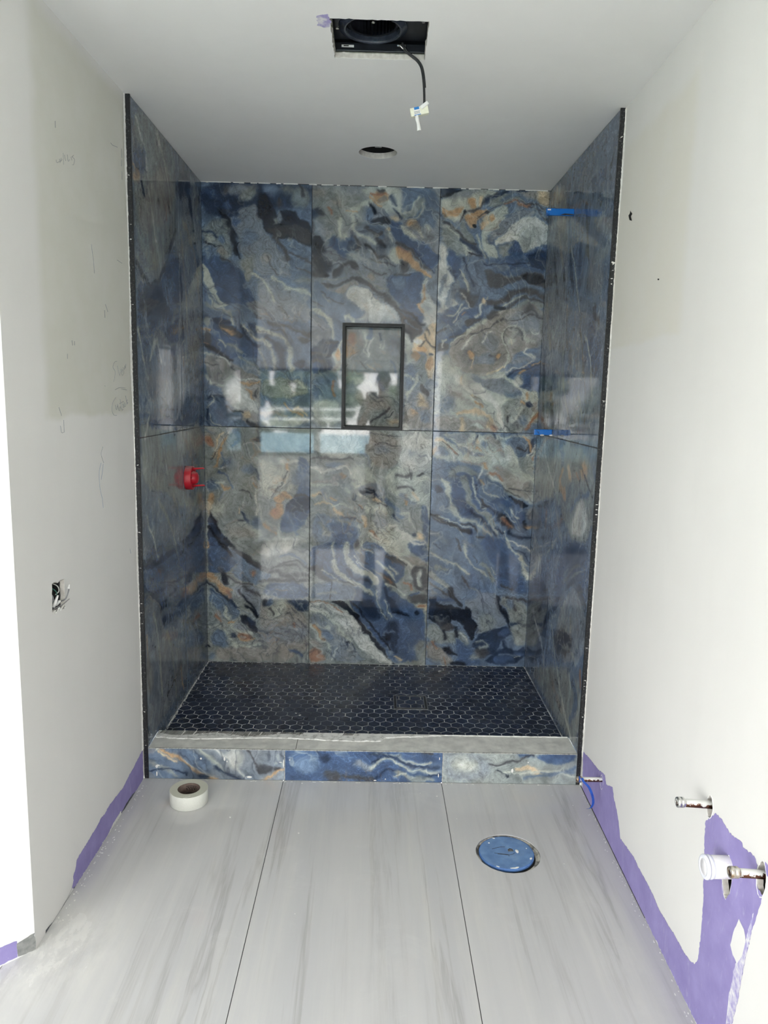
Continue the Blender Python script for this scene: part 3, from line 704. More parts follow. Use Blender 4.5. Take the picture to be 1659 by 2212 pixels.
p E 2 663,2216 696,2247 750,2295 759,2248 712,2160 686,2173
p E 1.5 588,2191 622,2212 651,2179 660,2146 611,2144
p P 1.5 533,2312 526,2296 515,2286 502,2288 493,2300 492,2318 498,2335 510,2344 522,2342 531,2330
p O 1 509,2294 506,2280 499,2273 493,2274 489,2283 489,2297 493,2310 499,2317 505,2316 509,2307
p O 1 560,2336 558,2325 551,2317 542,2317 535,2324 532,2336 534,2347 541,2355 549,2355 557,2348
p B 1 519,2149 646,2145 630,2185 660,2219 686,2173 715,2157 735,2188 776,2202 795,2229 817,2210 818,2072 716,2073 678,2055 579,2073 529,2095
p N 1 728,2171 776,2196 812,2183 818,2082 750,2087 713,2127
p A 1.5 640,2094 626,2082 594,2078 555,2084 525,2097 515,2112 529,2124 561,2128 600,2123 630,2110
p A 1.5 726,2076 719,2068 698,2063 672,2062 651,2067 642,2074 650,2083 671,2088 697,2089 718,2084
s N 4.0 521,2115 577,2123 661,2112 728,2120
p D 1 508,2091 564,2090 579,2066 678,2052 716,2073 815,2065 816,1980 748,2013 718,2039 651,2034 586,1988 533,2007 535,2045
p K 1 816,2043 804,2032 772,2026 732,2029 701,2038 689,2050 702,2062 734,2067 773,2065 804,2056
p G 1 294,2306 374,2285 468,2214 499,2142 408,2146 297,2210
p E 2 294,2297 340,2284 422,2213 422,2143 344,2178 297,2217
s D 6.6 304,2307 358,2272 411,2233 461,2211
s C 4.0 326,2274 372,2242 413,2190 449,2167
s C 3.7 413,2186 428,2153
p E 1 380,2305 408,2306 420,2267 452,2248 460,2221 425,2227 386,2266
s N 8.3 390,2226 433,2207 469,2188 498,2155
s K 4.3 435,2167 477,2151 506,2142
s C 4.3 473,2248 497,2188 520,2142
p W 1.5 294,2210 322,2194 338,2138 347,2091 380,2044 363,2017 321,1921 297,1892 288,2170
p G 1 323,2070 341,2064 329,2002 302,1947 308,2002
p B 1 336,2185 394,2146 403,2089 394,2038 365,2078 346,2118
p A 1 394,2146 506,2135 536,2014 527,1980 477,1989 448,2005 407,2079
s N 4.4 408,2136 446,2060 469,2006
s N 6.7 346,2094 394,2048 370,2017
s C 4.4 393,2078 434,2019 443,1971
p G 1 325,1921 364,2003 390,2055 402,2021 386,1970 354,1893 326,1892
p D 1.5 388,2004 420,1998 478,1958 487,1918 445,1924 422,1950 405,1936
s W 3.1 404,1977 437,1937 477,1904
p W 1.5 359,1949 388,1922 407,1894 354,1893
p B 1.5 561,1959 565,1940 555,1920 535,1908 512,1908 496,1920 492,1939 502,1958 523,1970 545,1970
s C 4.1 502,1896 529,1939 549,1964
p P 1.5 536,1939 534,1929 527,1923 518,1923 511,1929 507,1939 510,1949 516,1955 525,1955 533,1949
s A 10.3 538,1974 598,1968 666,2011 736,2019 809,1987
s D 12.0 550,1936 592,1934 654,1987 702,1995 756,1986 814,1967
s C 2.7 611,1921 655,1956 704,1967
s D 6.9 615,1899 656,1942 718,1968 812,1939
p E 1 622,1899 670,1936 740,1954 812,1932 814,1904
p B 1 291,1913 525,1919 514,1853 454,1805 401,1770 354,1753 298,1701
p W 1.5 291,1913 335,1914 322,1881 293,1854
p A 1 293,1841 331,1822 376,1816 405,1850 421,1884 452,1871 453,1838 407,1804 346,1776 296,1754
s C 4.0 330,1862 374,1869 409,1916
s W 4.3 378,1836 394,1876 410,1896 450,1911
s R 3.3 421,1884 434,1890
s W 5.0 479,1868 506,1889 511,1919
s D 15.0 453,1838 500,1856
s D 5.0 298,1784 332,1805
s D 4.3 360,1769 415,1777 455,1798
p D 1 297,1718 313,1755 348,1736 359,1709 342,1695 298,1694
s C 3.7 316,1755 340,1762
s W 4.3 320,1748 318,1715
p T 1 368,1750 434,1794 514,1839 527,1860 633,1922 824,1926 814,1740 797,1726 678,1710 674,1656 630,1628 556,1586 415,1589 354,1662 359,1702
p G 3 801,1822 775,1792 728,1783 680,1799 648,1833 644,1873 670,1903 716,1912 765,1896 797,1862
p G 2 598,1742 591,1716 571,1700 546,1699 524,1714 515,1740 522,1765 542,1782 567,1782 588,1767
s G 20.2 488,1665 563,1667
s D 16.6 554,1870 581,1884
s K 9.9 579,1914 614,1911
s C 8.3 448,1798 501,1832 531,1853
s C 4.3 362,1729 381,1756 435,1778 468,1802
s W 5.0 414,1710 464,1745 483,1779
s D 2.3 386,1730 429,1754
s D 3.7 469,1779 550,1804 589,1848
s D 3.3 603,1852 688,1860 738,1874 810,1860
s D 5.0 703,1890 771,1895 776,1872
p D 3 774,1905 768,1895 754,1889 735,1888 719,1894 713,1904 718,1914 733,1920 752,1920 768,1915
s C 5.7 625,1736 609,1788 638,1829 672,1830 704,1811 720,1764 779,1752
s D 2.3 628,1749 616,1795 645,1826 686,1824 701,1791 720,1764
p C 1.5 687,1807 684,1801 678,1797 669,1797 662,1801 660,1806 662,1812 668,1816 677,1816 684,1813
s O 2.3 658,1756 658,1776 668,1780 672,1750
p C 2 678,1767 676,1755 668,1748 657,1747 648,1754 644,1766 647,1778 655,1785 666,1786 675,1778
s W 3.0 746,1792 756,1782 783,1793
p E 2 769,1802 767,1796 760,1793 752,1792 745,1796 742,1802 744,1808 751,1811 759,1812 766,1808
p D 3 473,1674 466,1655 452,1645 438,1647 427,1661 426,1681 433,1700 446,1710 461,1708 471,1694
p O 1 477,1682 474,1668 466,1659 455,1659 446,1667 442,1681 445,1695 453,1704 464,1704 473,1696
s P 3.0 470,1665 469,1618
p T 2 446,1664 445,1656 440,1651 434,1651 428,1656 426,1664 428,1672 432,1677 439,1677 444,1672
p D 2 617,1685 614,1673 604,1666 591,1665 581,1672 576,1684 580,1696 590,1704 602,1704 613,1697
p O 1 611,1677 604,1672 595,1671 586,1676 582,1684 583,1692 589,1698 598,1698 607,1694 612,1686
p D 1 564,1684 563,1680 561,1678 558,1678 555,1680 554,1684 555,1687 557,1689 560,1690 563,1687
s W 3.3 519,1733 528,1760 565,1788
s C 3.7 629,1736 652,1689 647,1635 593,1620
s P 2.4 552,1599 600,1624 634,1628
p C 2 299,1674 357,1676 415,1596 512,1585 631,1621 643,1588 813,1510 816,1314 301,1303
p G 1 477,1581 526,1578 581,1580 636,1574 723,1508 710,1487 620,1489 570,1508 527,1551 479,1543
p W 1.5 374,1595 416,1576 465,1543 527,1551 557,1498 467,1499 410,1535
p W 1 479,1537 557,1498 614,1458 642,1383 670,1311 626,1348 580,1450 516,1476 481,1503
s W 4.1 523,1476 594,1454 625,1382 670,1311
s P 4.4 420,1562 424,1535
s P 4.4 481,1492 503,1472
p A 3 394,1440 375,1404 349,1386 326,1394 316,1424 322,1464 341,1500 367,1517 389,1510 400,1480
p T 3 440,1482 427,1470 401,1468 372,1477 352,1494 348,1512 362,1525 388,1526 417,1517 437,1500
p T 2 298,1392 466,1362 454,1306 301,1303
s P 8.6 409,1391 470,1413 540,1401 591,1361
s O 3.4 497,1448 525,1428
s T 13.9 466,1358 514,1373 550,1346 544,1318 467,1324
p P 1.5 595,1354 590,1344 579,1337 564,1337 551,1343 546,1353 550,1363 562,1370 577,1370 590,1364
s P 8.7 431,1364 432,1316
p R 2 613,1330 610,1318 602,1310 591,1310 582,1318 578,1330 581,1342 590,1350 600,1350 609,1342
p T 1 449,1330 586,1319 586,1309 450,1306
p E 1 621,1465 724,1481 774,1448 790,1414 765,1365 733,1312 680,1311 654,1349 644,1417
p A 2 726,1490 717,1482 693,1479 666,1483 644,1492 637,1504 647,1512 670,1515 698,1511 719,1501
s C 6.9 703,1426 737,1440 718,1398 695,1370
p D 2 731,1350 728,1340 720,1334 709,1333 700,1340 696,1350 699,1360 707,1366 718,1366 727,1360
s D 4.5 669,1397 670,1370
p B 1 642,1595 693,1616 803,1686 816,1646 823,1510 778,1506 732,1522 707,1535 670,1582
s G 10.1 671,1649 701,1670 776,1685
s W 5.0 746,1725 729,1711 740,1698 775,1692
s W 3.7 642,1608 675,1622 716,1637 773,1672
s N 4.1 649,1595 716,1630 744,1624 805,1652
p W 1.5 722,1551 714,1539 700,1535 685,1540 676,1552 676,1566 685,1578 699,1582 713,1578 722,1566
s O 7.4 711,1596 724,1617
s O 3.4 767,1645 791,1659 814,1673
p G 2 815,1713 813,1701 807,1694 798,1694 791,1701 788,1712 790,1724 796,1732 805,1732 812,1725
s O 8.6 754,1505 759,1475
s O 10.3 725,1464 746,1454
p N 1 788,1448 786,1438 777,1432 766,1431 757,1437 754,1447 756,1457 765,1464 775,1464 784,1458
s C 5.8 732,1522 778,1502 808,1469
s O 8.6 812,1400 779,1358
s R 4.5 809,1394 756,1330
s T 10.3 798,1455 794,1414
p A 2 764,1372 761,1358 751,1348 738,1348 727,1357 723,1371 726,1385 736,1394 749,1394 760,1386
t BL E
p T 2 -798,1268 -802,1252 -812,1242 -824,1242 -834,1252 -838,1267 -834,1283 -824,1293 -811,1293 -802,1284
s G 5.6 -837,1287 -808,1271 -788,1272
p R 1.2 -796,1224 -805,1214 -818,1211 -832,1215 -840,1226 -840,1238 -832,1248 -818,1251 -805,1247 -797,1236
s O 6.6 -722,1276 -748,1232 -782,1182 -803,1108
s P 5.0 -751,1282 -775,1255 -789,1198 -813,1161
s D 1.7 -722,1273 -762,1236 -789,1202 -826,1141
s W 2.0 -715,1283 -755,1242 -796,1195
s A 10.0 -688,1290 -669,1244 -702,1210
s A 5.7 -762,1186 -756,1149 -743,1122 -777,1102
s W 2.7 -790,1094 -740,1102 -726,1123
s B 5.0 -790,1074 -744,1062 -721,1022 -704,992
p A 1.5 -777,1001 -790,986 -811,982 -832,989 -845,1006 -846,1025 -833,1040 -812,1044 -790,1037 -777,1020
s O 5.7 -768,1014 -744,994 -728,988
s C 4.1 -788,1020 -751,1024
p E 1.5 -682,1280 -608,1292 -565,1293 -566,1253 -609,1232 -649,1211 -663,1138 -583,1106 -596,1058 -663,1077
p A 3 -703,1123 -707,1111 -717,1104 -729,1104 -739,1111 -743,1122 -739,1134 -729,1142 -717,1142 -707,1135
p E 3 -579,1153 -589,1135 -616,1123 -649,1122 -676,1133 -686,1150 -676,1168 -649,1180 -616,1181 -589,1170
p D 1 -615,1235 -595,1256 -565,1256 -566,1220
s W 3.3 -652,1211 -602,1222 -569,1180
p A 2 -589,1085 -595,1075 -610,1069 -629,1068 -644,1074 -650,1084 -644,1094 -629,1100 -610,1101 -595,1095
s N 5.0 -593,1085 -573,1045
s T 6.8 -603,1044 -573,1004
s O 2.4 -596,1018 -576,998
p O 1.2 -802,945 -806,927 -814,916 -824,916 -833,927 -836,945 -832,963 -824,974 -813,974 -805,963
p P 1.5 -806,897 -810,877 -818,865 -828,864 -837,877 -840,897 -836,917 -828,929 -817,930 -809,917
p C 3 -739,892 -747,874 -767,862 -792,862 -812,872 -820,890 -812,908 -791,920 -766,921 -746,910
s G 5.1 -785,942 -768,936 -744,974
s E 8.6 -678,921 -684,958 -644,972 -617,942
s D 1.7 -603,949 -610,976 -664,975
s W 2.4 -570,988 -590,956 -583,933 -600,874
s W 2.0 -580,991 -587,943 -573,923 -604,867
s P 2.8 -658,894 -668,870
s W 2.4 -644,921 -644,894
s K 3.8 -675,835 -661,842 -651,836
s N 5.2 -648,870 -638,839 -621,805
p A 2 -574,827 -578,808 -590,797 -605,797 -616,808 -621,826 -616,844 -604,856 -590,856 -578,845
s T 6.9 -722,810 -685,838 -672,825
p C 2 -743,803 -665,825 -645,825 -567,786 -567,706 -693,703
p T 3 -746,796 -665,811 -567,765 -567,706 -693,703
p N .6 -837,842 -813,870 -800,843 -773,816 -753,782 -700,701 -839,698
s K 6.8 -813,866 -790,829 -760,788
s K 6.9 -834,801 -801,781 -788,753 -740,713
s B 4.2 -834,821 -804,822
p B 1 -776,708 -789,697 -809,697 -827,707 -837,724 -834,742 -820,753 -801,754 -783,743 -773,726
p C 1.5 -566,1126 -542,1147 -489,1128 -476,1088 -496,1074 -529,1012 -563,1012
p C 1.5 -556,1079 -482,1054 -462,1115 -442,1149 -439,1102 -482,993 -529,958 -563,991
s O 6.7 -432,1142 -432,1082
s W 2.4 -432,1082 -442,1028 -496,986 -529,948
s D 2.0 -435,1075 -475,1003 -512,965
s C 7.5 -422,1014 -455,980 -489,969
s O 7.5 -455,973 -421,950
p O 1 -448,949 -454,935 -467,926 -484,926 -497,934 -502,948 -497,962 -484,971 -467,972 -454,963
p O 1 -496,924 -455,929 -455,870 -482,839 -523,855 -523,890 -489,901
p R 3 -475,877 -479,865 -489,857 -502,857 -512,864 -516,876 -512,888 -502,896 -489,896 -479,889
p E 2 -526,896 -531,874 -542,860 -557,860 -569,873 -573,895 -569,918 -557,932 -542,932 -530,918
p B 1 -382,1157 -318,1145 -317,983 -326,846 -407,775 -472,774 -472,829 -448,884 -418,953 -381,1002
p A 2 -351,1050 -357,1030 -372,1017 -391,1017 -406,1029 -412,1049 -406,1069 -391,1081 -372,1082 -357,1070
s A 5.0 -382,1103 -388,1063 -354,1040 -368,995
p N 1 -418,953 -317,962 -316,880 -448,884 -435,926
s D 6.8 -405,964 -364,972 -320,952
s A 7.6 -425,871 -404,816 -380,769
s C 5.1 -577,902 -577,840 -550,813
s O 6.9 -563,824 -536,796 -502,766
s C 7.6 -560,834 -516,814 -482,787 -482,756
p T 2 -496,794 -500,782 -510,774 -522,774 -532,781 -536,793 -532,805 -522,813 -510,813 -500,806
s C 4.1 -482,815 -468,781
s W 10.1 -449,1129 -392,1137
p B 1 -835,746 -788,747 -741,678 -680,634 -694,599 -721,563 -793,551 -838,550
s O 5.2 -835,725 -836,697
p A 1 -744,713 -680,672 -571,598 -489,557 -571,506 -653,519 -715,553 -680,610 -714,651
s K 11.4 -774,747 -741,699 -710,658
s K 8.7 -740,748 -680,672 -639,638 -564,598 -540,588
s D 8.7 -680,669 -618,625 -544,591
p E 2 -713,741 -666,683 -571,619 -516,616 -482,638 -465,670 -380,696 -318,701 -319,756 -713,748
p W 2 -567,748 -319,753 -380,700 -482,662 -567,650
s D 5.3 -540,591 -482,606 -414,629 -386,622 -318,575
s A 6.0 -465,656 -414,671 -345,609
s D 8.1 -523,578 -468,579 -448,548 -379,552 -317,557
s D 5.9 -472,600 -396,608 -362,581
s D 8.9 -571,524 -482,529 -317,529
p B 1.5 -550,514 -317,515 -316,430 -551,429
p A 2 -362,489 -375,476 -409,468 -452,467 -486,474 -499,486 -486,499 -452,507 -409,508 -375,501
s T 3.5 -489,472 -437,473
p R 1.5 -590,562 -596,556 -605,555 -612,559 -615,567 -614,576 -607,582 -599,583 -592,579 -588,571
p D 2 -786,594 -745,587 -745,559 -776,552
s K 15.8 -746,545 -746,517
s O 15.8 -831,540 -790,509 -750,467
s O 10.6 -777,495 -722,475
s R 8.9 -746,467 -730,439
s K 5.3 -838,515 -791,474 -736,425
p A 1 -839,494 -791,459 -723,411 -668,362 -696,315 -748,318 -792,378 -840,409
s N 3.9 -832,473 -791,449 -747,439
s N 6.1 -723,418 -682,362
s W 2.1 -709,422 -682,387
s C 4.3 -689,365 -668,351
p G 1.5 -722,503 -571,499 -564,428 -537,379 -503,344 -572,335 -599,371 -640,427 -688,451
s D 4.6 -728,538 -681,511 -619,505
s D 5.3 -657,490 -619,470 -575,442
s K 7.1 -674,469 -633,413 -592,371 -575,342
s K 9.0 -640,384 -606,363 -578,346
p K 1 -689,333 -648,334 -606,317 -579,281 -572,245 -607,248 -634,291 -669,290
p N 1.5 -583,288 -594,282 -612,286 -631,296 -642,311 -643,323 -632,329 -614,326 -596,315 -584,301
s G 6.1 -668,351 -620,345 -575,317
p T 1.5 -564,425 -516,379 -434,410 -378,400 -323,369 -318,90 -792,85 -795,158 -718,167 -683,182 -621,168 -565,228 -565,328
p G 3 -565,285 -322,297 -318,189 -565,184
p C 3 -437,359 -446,336 -468,321 -496,321 -518,335 -527,358 -518,381 -496,396 -468,396 -446,382
p C 2 -434,399 -438,384 -448,375 -461,374 -471,383 -475,398 -471,413 -461,422 -448,422 -438,413
s D 4.3 -516,379 -496,344
p K 1.5 -520,408 -524,397 -534,391 -547,390 -557,397 -561,407 -557,418 -547,424 -534,424 -524,418
p N 1.5 -447,424 -316,426 -316,369 -344,354 -385,382 -427,395
p B 1.5 -496,408 -499,398 -508,391 -518,391 -527,397 -530,408 -527,418 -518,425 -508,425 -499,419
s D 4.7 -368,310 -343,271
s R 4.7 -399,296 -395,278
s T 4.3 -520,272 -482,283
p N 1.5 -344,110 -353,108 -372,114 -392,126 -407,139 -410,149 -401,151 -382,144 -362,132 -347,119
s B 6.2 -412,151 -356,115
p C 2 -748,303 -682,283 -634,277 -600,234 -683,232 -717,275
p G 2 -635,270 -643,263 -661,261 -682,264 -698,272 -703,282 -695,289 -677,291 -656,288 -640,280
p T 1.5 -766,335 -775,322 -788,317 -800,322 -806,334 -805,349 -796,362 -783,367 -772,362 -765,350
s R 7.2 -796,335 -776,314
s C 9.0 -758,378 -748,343 -731,325
s O 3.6 -731,304 -700,301
p A 1.5 -800,259 -748,274 -738,217 -725,174 -795,165 -815,201
s C 6.1 -835,276 -793,292 -759,278 -725,217 -690,182
p R 1.2 -614,220 -624,208 -644,204 -667,207 -684,218 -689,232 -680,244 -660,248 -637,244 -619,234
s O 3.6 -683,225 -669,197 -600,212
p T 1 -641,222 -645,216 -654,212 -664,212 -673,216 -676,222 -673,228 -664,232 -653,232 -645,229
p N 1 -691,226 -697,220 -706,218 -716,222 -723,230 -723,238 -718,244 -708,246 -698,242 -692,234
s C 6.2 -704,178 -642,168 -572,184
p K .7 -822,176 -824,172 -828,170 -833,170 -837,172 -839,175 -837,179 -833,181 -828,181 -824,179
p A 2 -802,122 -806,109 -817,100 -830,100 -840,108 -844,121 -840,134 -829,142 -816,142 -806,134
t BM E
p W 3 -308,1295 -70,1301 -68,1168 -306,1163
p T 1.5 -94,1292 136,1294 126,1212 121,1110 11,1107 -5,1154 -45,1200 -70,1277
p G 3 80,1203 71,1189 48,1180 19,1179 -5,1187 -14,1201 -5,1215 18,1224 47,1224 70,1216
s D 2.7 -47,1278 8,1283 136,1286
s D 2.3 -7,1216 48,1241 126,1227
p W 2 140,1298 288,1301 286,1113 188,1103 121,1125 118,1211
p G 2 205,1202 201,1195 192,1190 180,1190 170,1194 166,1201 169,1208 179,1212 191,1212 201,1208
s G 9.0 -61,1192 -29,1157 4,1103
s W 3.5 3,1134 12,1091 -7,1060
p A 2 -248,1133 -154,1135 -177,1103 -232,1098
p E 2 -310,1159 -92,1164 -91,1144 -310,1140
s D 7.8 -302,1152 -107,1160
s W 7.9 -310,1100 -224,1094 -138,1120 -121,1073
p C 2 -83,1137 4,1091 13,1036 -65,1003 -105,1018 -121,1073
p T 1.5 -170,1062 -171,1049 -181,1037 -197,1031 -212,1033 -221,1042 -221,1054 -210,1066 -194,1072 -179,1070
s O 5.9 -172,1072 -153,1056
s C 5.9 -309,1029 -242,1023 -176,1032 -120,982
s P 8.0 -309,974 -262,995 -222,948
s T 4.0 -306,1037 -243,1046 -184,1024
s D 2.4 -274,982 -246,967
s G 6.7 -262,999 -222,944 -174,929
s O 3.2 -206,968 -183,949
s P 4.0 -301,926 -230,952 -174,893 -142,858
s C 5.2 -210,920 -151,929 -103,898 -55,879
s E 8.0 -103,906 -87,867 -47,872
s D 2.8 -142,854 -86,851 -62,835
s N 4.0 -158,857 -94,846
p G 1 -73,1018 -26,1035 13,1040 53,1013 69,974 14,973 -18,980 -57,971
s K 6.8 -53,987 -10,1000
s K 3.2 -34,1011 -2,1008 -2,972
s D 3.2 -96,978 -104,950 -88,947
s N 2.8 -84,975 -96,954
s P 10.0 -2,964 31,941
s N 8.8 6,984 38,953
s K 3.2 19,933 74,926
s W 5.2 -69,979 -25,952 -16,916
p C 2 8,905 4,886 -8,874 -23,874 -35,885 -40,904 -36,923 -24,934 -9,935 3,923
p C 2 85,885 73,874 52,872 28,880 13,895 10,910 22,921 43,923 66,915 82,900
s O 4.0 -72,919 -52,899
s D 2.4 -88,931 -48,892
p C 1.5 74,1093 129,1118 184,1095 270,1113 288,1058 276,938 213,913 173,952 112,991 68,1014
s D 4.7 122,1070 185,1079 200,1096
s D 4.8 135,1015 162,1031 210,1017
s D 3.2 192,1095 201,1072
s K 4.0 232,1088 255,1104
p E 1.5 289,1026 285,1003 274,988 259,988 247,1002 242,1025 245,1048 257,1063 271,1064 284,1049
s O 5.2 164,984 173,936
s P 8.0 203,1000 228,953
s G 10.0 152,984 180,952 213,929
s A 11.9 70,950 118,911 151,872
s N 6.0 111,887 136,847
s C 6.8 151,888 190,896 192,840
p B 1 245,926 288,922 295,721 266,737 252,817 238,873
p C 1.5 -7,852 76,870 108,830 177,783 259,720 59,716 18,772
p G 3 84,842 78,823 60,811 38,810 20,822 13,841 19,860 37,872 59,872 77,861
s P 6.8 -47,859 -30,820
p O 1 -30,824 -32,814 -36,808 -40,808 -44,814 -46,823 -45,833 -41,839 -36,839 -32,833
p R 1 -26,791 26,784 47,732 11,764
s W 4.8 -22,783 43,748 59,716
s W 6.0 96,830 153,787 194,760 274,729
p P 1.5 225,792 257,789 258,753 226,760
p N 1 225,776 223,769 217,765 210,764 204,769 201,776 203,783 209,788 217,788 223,783
p A 1.5 -308,878 -198,880 -118,842 -62,827 -61,770 -84,713 -299,709
p B 1.5 -260,839 -205,828 -173,833 -78,802 -76,713 -204,711
s E 10.1 -268,831 -236,767
s E 6.0 -173,849 -118,826
s C 5.2 -70,819 -62,795
s P 2.8 -158,873 -174,897 -198,912
p B 1 -316,702 -224,727 -155,752 -94,749 -70,683 -45,613 9,598 49,543 89,488 145,441 200,418 248,379 287,380 295,111 138,91 81,148 -64,340 -119,420 -73,433 -82,517 -198,538 -315,568
p B 1 -48,738 45,717 104,671 163,621 156,577 127,513 88,544 33,582 -45,613
p A 1 -40,731 7,724 69,674 39,662 -23,684
s C 4.7 -48,738 -39,699 8,673
s C 3.9 -10,763 45,728 84,686
p C 1.5 21,763 175,766 180,727 215,689 162,656 108,675 68,709
s W 5.1 116,671 170,645 218,610 250,571
p B 1 179,739 283,745 287,611 239,666 192,704
s W 6.6 159,762 214,732 264,725
p P 2 236,768 274,768 268,745
p T 1 162,668 254,666 283,611 256,626 209,626
s D 11.8 85,666 124,644 171,629
p E 1.5 164,601 218,610 219,546 206,466 167,466 146,529
s R 5.2 162,533 197,526 209,490
s C 7.9 222,598 235,547 260,499
p D 1 256,611 287,603 291,476 267,500 242,563
s D 9.9 218,610 215,554 232,507 291,484
s D 6.7 225,618 256,611
s C 15.6 -132,729 -123,674 -99,612 -52,581 10,550 19,503
s C 7.8 -201,727 -196,669 -176,602
s C 13.9 -188,626 -172,574 -121,548 -75,525 -43,494 12,463
s E 3.9 -86,730 -77,667 -37,605
s D 11.7 -74,738 -70,718
p D 1 -69,667 -38,668 -30,629 9,614 -45,617
s W 2.4 -85,667 -53,605 2,574 30,519
s N 5.9 -122,595 -91,560 -36,541 -5,510
p D 1 29,586 72,571 119,521 144,481 104,488 65,528
s R 5.2 64,551 100,520
s C 5.9 94,611 126,576
s C 7.9 39,626 79,595 119,544
s D 11.9 -311,584 -261,588
s D 11.9 -276,568 -206,530
s D 4.8 -206,534 -121,532 -82,517
s C 2.8 -261,585 -210,570 -168,535
p A 1.5 -307,520 -86,524 -73,429 -213,426 -314,440
s K 2.4 -198,522 -213,430
s E 6.0 -267,465 -182,471
s A 18.0 27,487 36,423 61,367 108,336
s C 2.8 27,479 36,415 61,359 93,327
s C 2.4 75,424 92,384 116,344
s N 12.0 74,488 98,424 131,368 186,349
s K 4.4 123,364 162,353 198,342
p N 1.5 -73,433 12,435 29,383 54,327 15,326 -40,341
s B 6.0 113,457 145,409 162,377
s C 4.8 73,512 144,481 176,450
p D 1.5 199,450 291,476 293,412 246,423 208,402
s B 5.2 214,450 245,475
p P 1.5 290,396 285,386 272,380 255,380 241,385 236,395 240,404 254,410 271,411 284,405
p R 1 278,400 275,394 268,390 258,390 250,393 247,399 250,405 258,408 267,408 275,405
p K 1 260,355 257,348 250,343 240,343 232,347 229,354 232,361 239,366 249,366 257,362
p N 1.5 93,319 163,321 135,206 152,133 104,165 56,246
p K 1.2 111,238 106,224 95,215 80,214 68,223 64,238 68,252 79,261 94,261 106,253
s A 6.1 71,246 78,270 126,255
p E 2 238,175 252,216 292,217 295,102 248,102
s A 6.9 96,197 105,148
s P 4.1 137,124 165,108
p K .7 -209,426 -143,424 -119,388 -64,345 -39,292 17,228 73,164 106,115 154,92 114,99 58,156 1,220 -63,292 -118,360 -174,403
s K 5.2 -88,413 -40,341 16,277 56,229 101,165
s B 3.2 -64,332 0,269 73,180
s D 3.2 -104,424 -72,389
p W 1 -314,416 -286,429 -244,426 -173,387 -118,356 -63,292 1,212 74,139 146,91 20,89 -117,242 -172,306 -220,358 -266,361 -313,356
s R 2.8 -310,416 -267,429 -213,410 -150,363
s E 3.2 -306,388 -240,394 -181,338
s E 4.5 -125,275 -84,186 3,122
s C 6.8 -313,356 -274,365 -220,358 -188,314 -140,242 -100,194
p G 1 -313,336 -259,357 -212,338 -172,258 -124,210 -92,161 -4,97 -205,93 -206,167 -218,208 -265,239 -305,287
s C 6.1 -282,300 -250,280 -219,289
s E 2.8 -266,353 -219,321 -188,282
s O 10.2 -293,280 -258,248 -242,220
s C 6.9 -313,287 -297,263 -265,219 -218,200 -213,134
p A 1.5 -194,228 -208,221 -225,224 -240,237 -247,254 -243,269 -229,276 -212,273 -197,260 -190,243
s W 2.9 -163,176 -186,143 -201,93
p R 1.5 -312,165 -276,158 -245,125 -240,92 -311,91
p T 2 -253,191 -258,179 -272,171 -289,171 -303,178 -308,190 -303,202 -289,210 -272,210 -258,203
s K 2.9 -128,201 -108,193
s N 4.9 -124,193 -131,160
s N 2.5 -100,185 -80,132
t BR A
p C 1.5 291,1297 545,1299 639,1301 810,1302 816,1063 811,957 787,956 701,976 649,1024 561,1086 531,1142 445,1168 296,1137
p G 1.5 357,1288 482,1298 442,1245 400,1258
s A 7.6 329,1281 372,1254 408,1237
s P 8.7 299,1256 344,1257 363,1219
s O 7.0 297,1214 294,1193
p A 1.5 307,1228 364,1205 364,1180 294,1179
s D 2.4 338,1246 388,1205 424,1185
s R 2.4 370,1222 417,1189
s G 7.0 412,1227 444,1196
s W 15.8 381,1195 396,1167
s G 10.5 443,1228 479,1204 543,1191
s W 3.8 415,1241 464,1232 500,1204
s A 6.9 511,1285 491,1246
s K 2.1 514,1285 498,1264
p A 2 578,1251 575,1241 565,1235 552,1234 541,1240 537,1250 540,1261 550,1267 563,1268 574,1262
p P 2 529,1257 526,1249 518,1244 507,1244 498,1248 494,1257 497,1265 506,1270 517,1270 526,1265
s O 4.6 506,1229 541,1219
s C 5.2 546,1282 582,1255 605,1207 635,1158
s N 8.7 594,1300 602,1280
p T 1.5 552,1293 616,1280 642,1239 582,1245
s K 2.4 621,1242 646,1239
p A 1 648,1270 678,1299 769,1294 792,1253 773,1217 760,1192 741,1146 715,1188 691,1243
s D 3.5 712,1244 755,1217 778,1252
s N 10.5 801,1274 787,1218
s O 4.5 751,1297 784,1263 790,1232
s W 2.8 813,1260 787,1211 766,1203
p E 1 718,1188 767,1196 808,1211 816,1078 758,1105 727,1146
s R 2.8 809,1204 806,1183
s T 10.5 625,1235 641,1193
p W 3 643,1228 692,1230 695,1167 646,1166
s C 10.5 696,1219 712,1167 744,1104 809,1063
s T 5.3 439,1161 516,1149 552,1149
s C 7.0 445,1175 495,1166 564,1185
s O 6.0 552,1146 567,1125
s C 8.8 572,1171 581,1115
s G 10.6 540,1093 553,1107
p T 2 584,1136 654,1131 710,1075 803,1052 808,964 750,970 689,1004 648,1039 625,1081
s R 5.3 578,1097 632,1091 643,1063
s W 3.9 568,1100 611,1073 644,1049
s D 2.5 645,1028 700,990 747,970
s D 2.9 684,1018 749,1005 805,1003
p A 1 526,1086 569,1079 641,1042 672,982 644,974 572,1009 543,1029
s O 3.5 538,1061 552,1051
s C 3.5 541,1058 557,1015 608,992 644,974
p E 1.5 373,1124 446,1140 511,1120 526,1078 448,1091 421,1069 378,1089
s W 4.6 538,1135 543,1107 527,1071
p A 1 291,1165 383,1153 367,1110 379,1068 306,1137
p C 1 311,1109 332,1106 372,1061 358,1054 316,1074
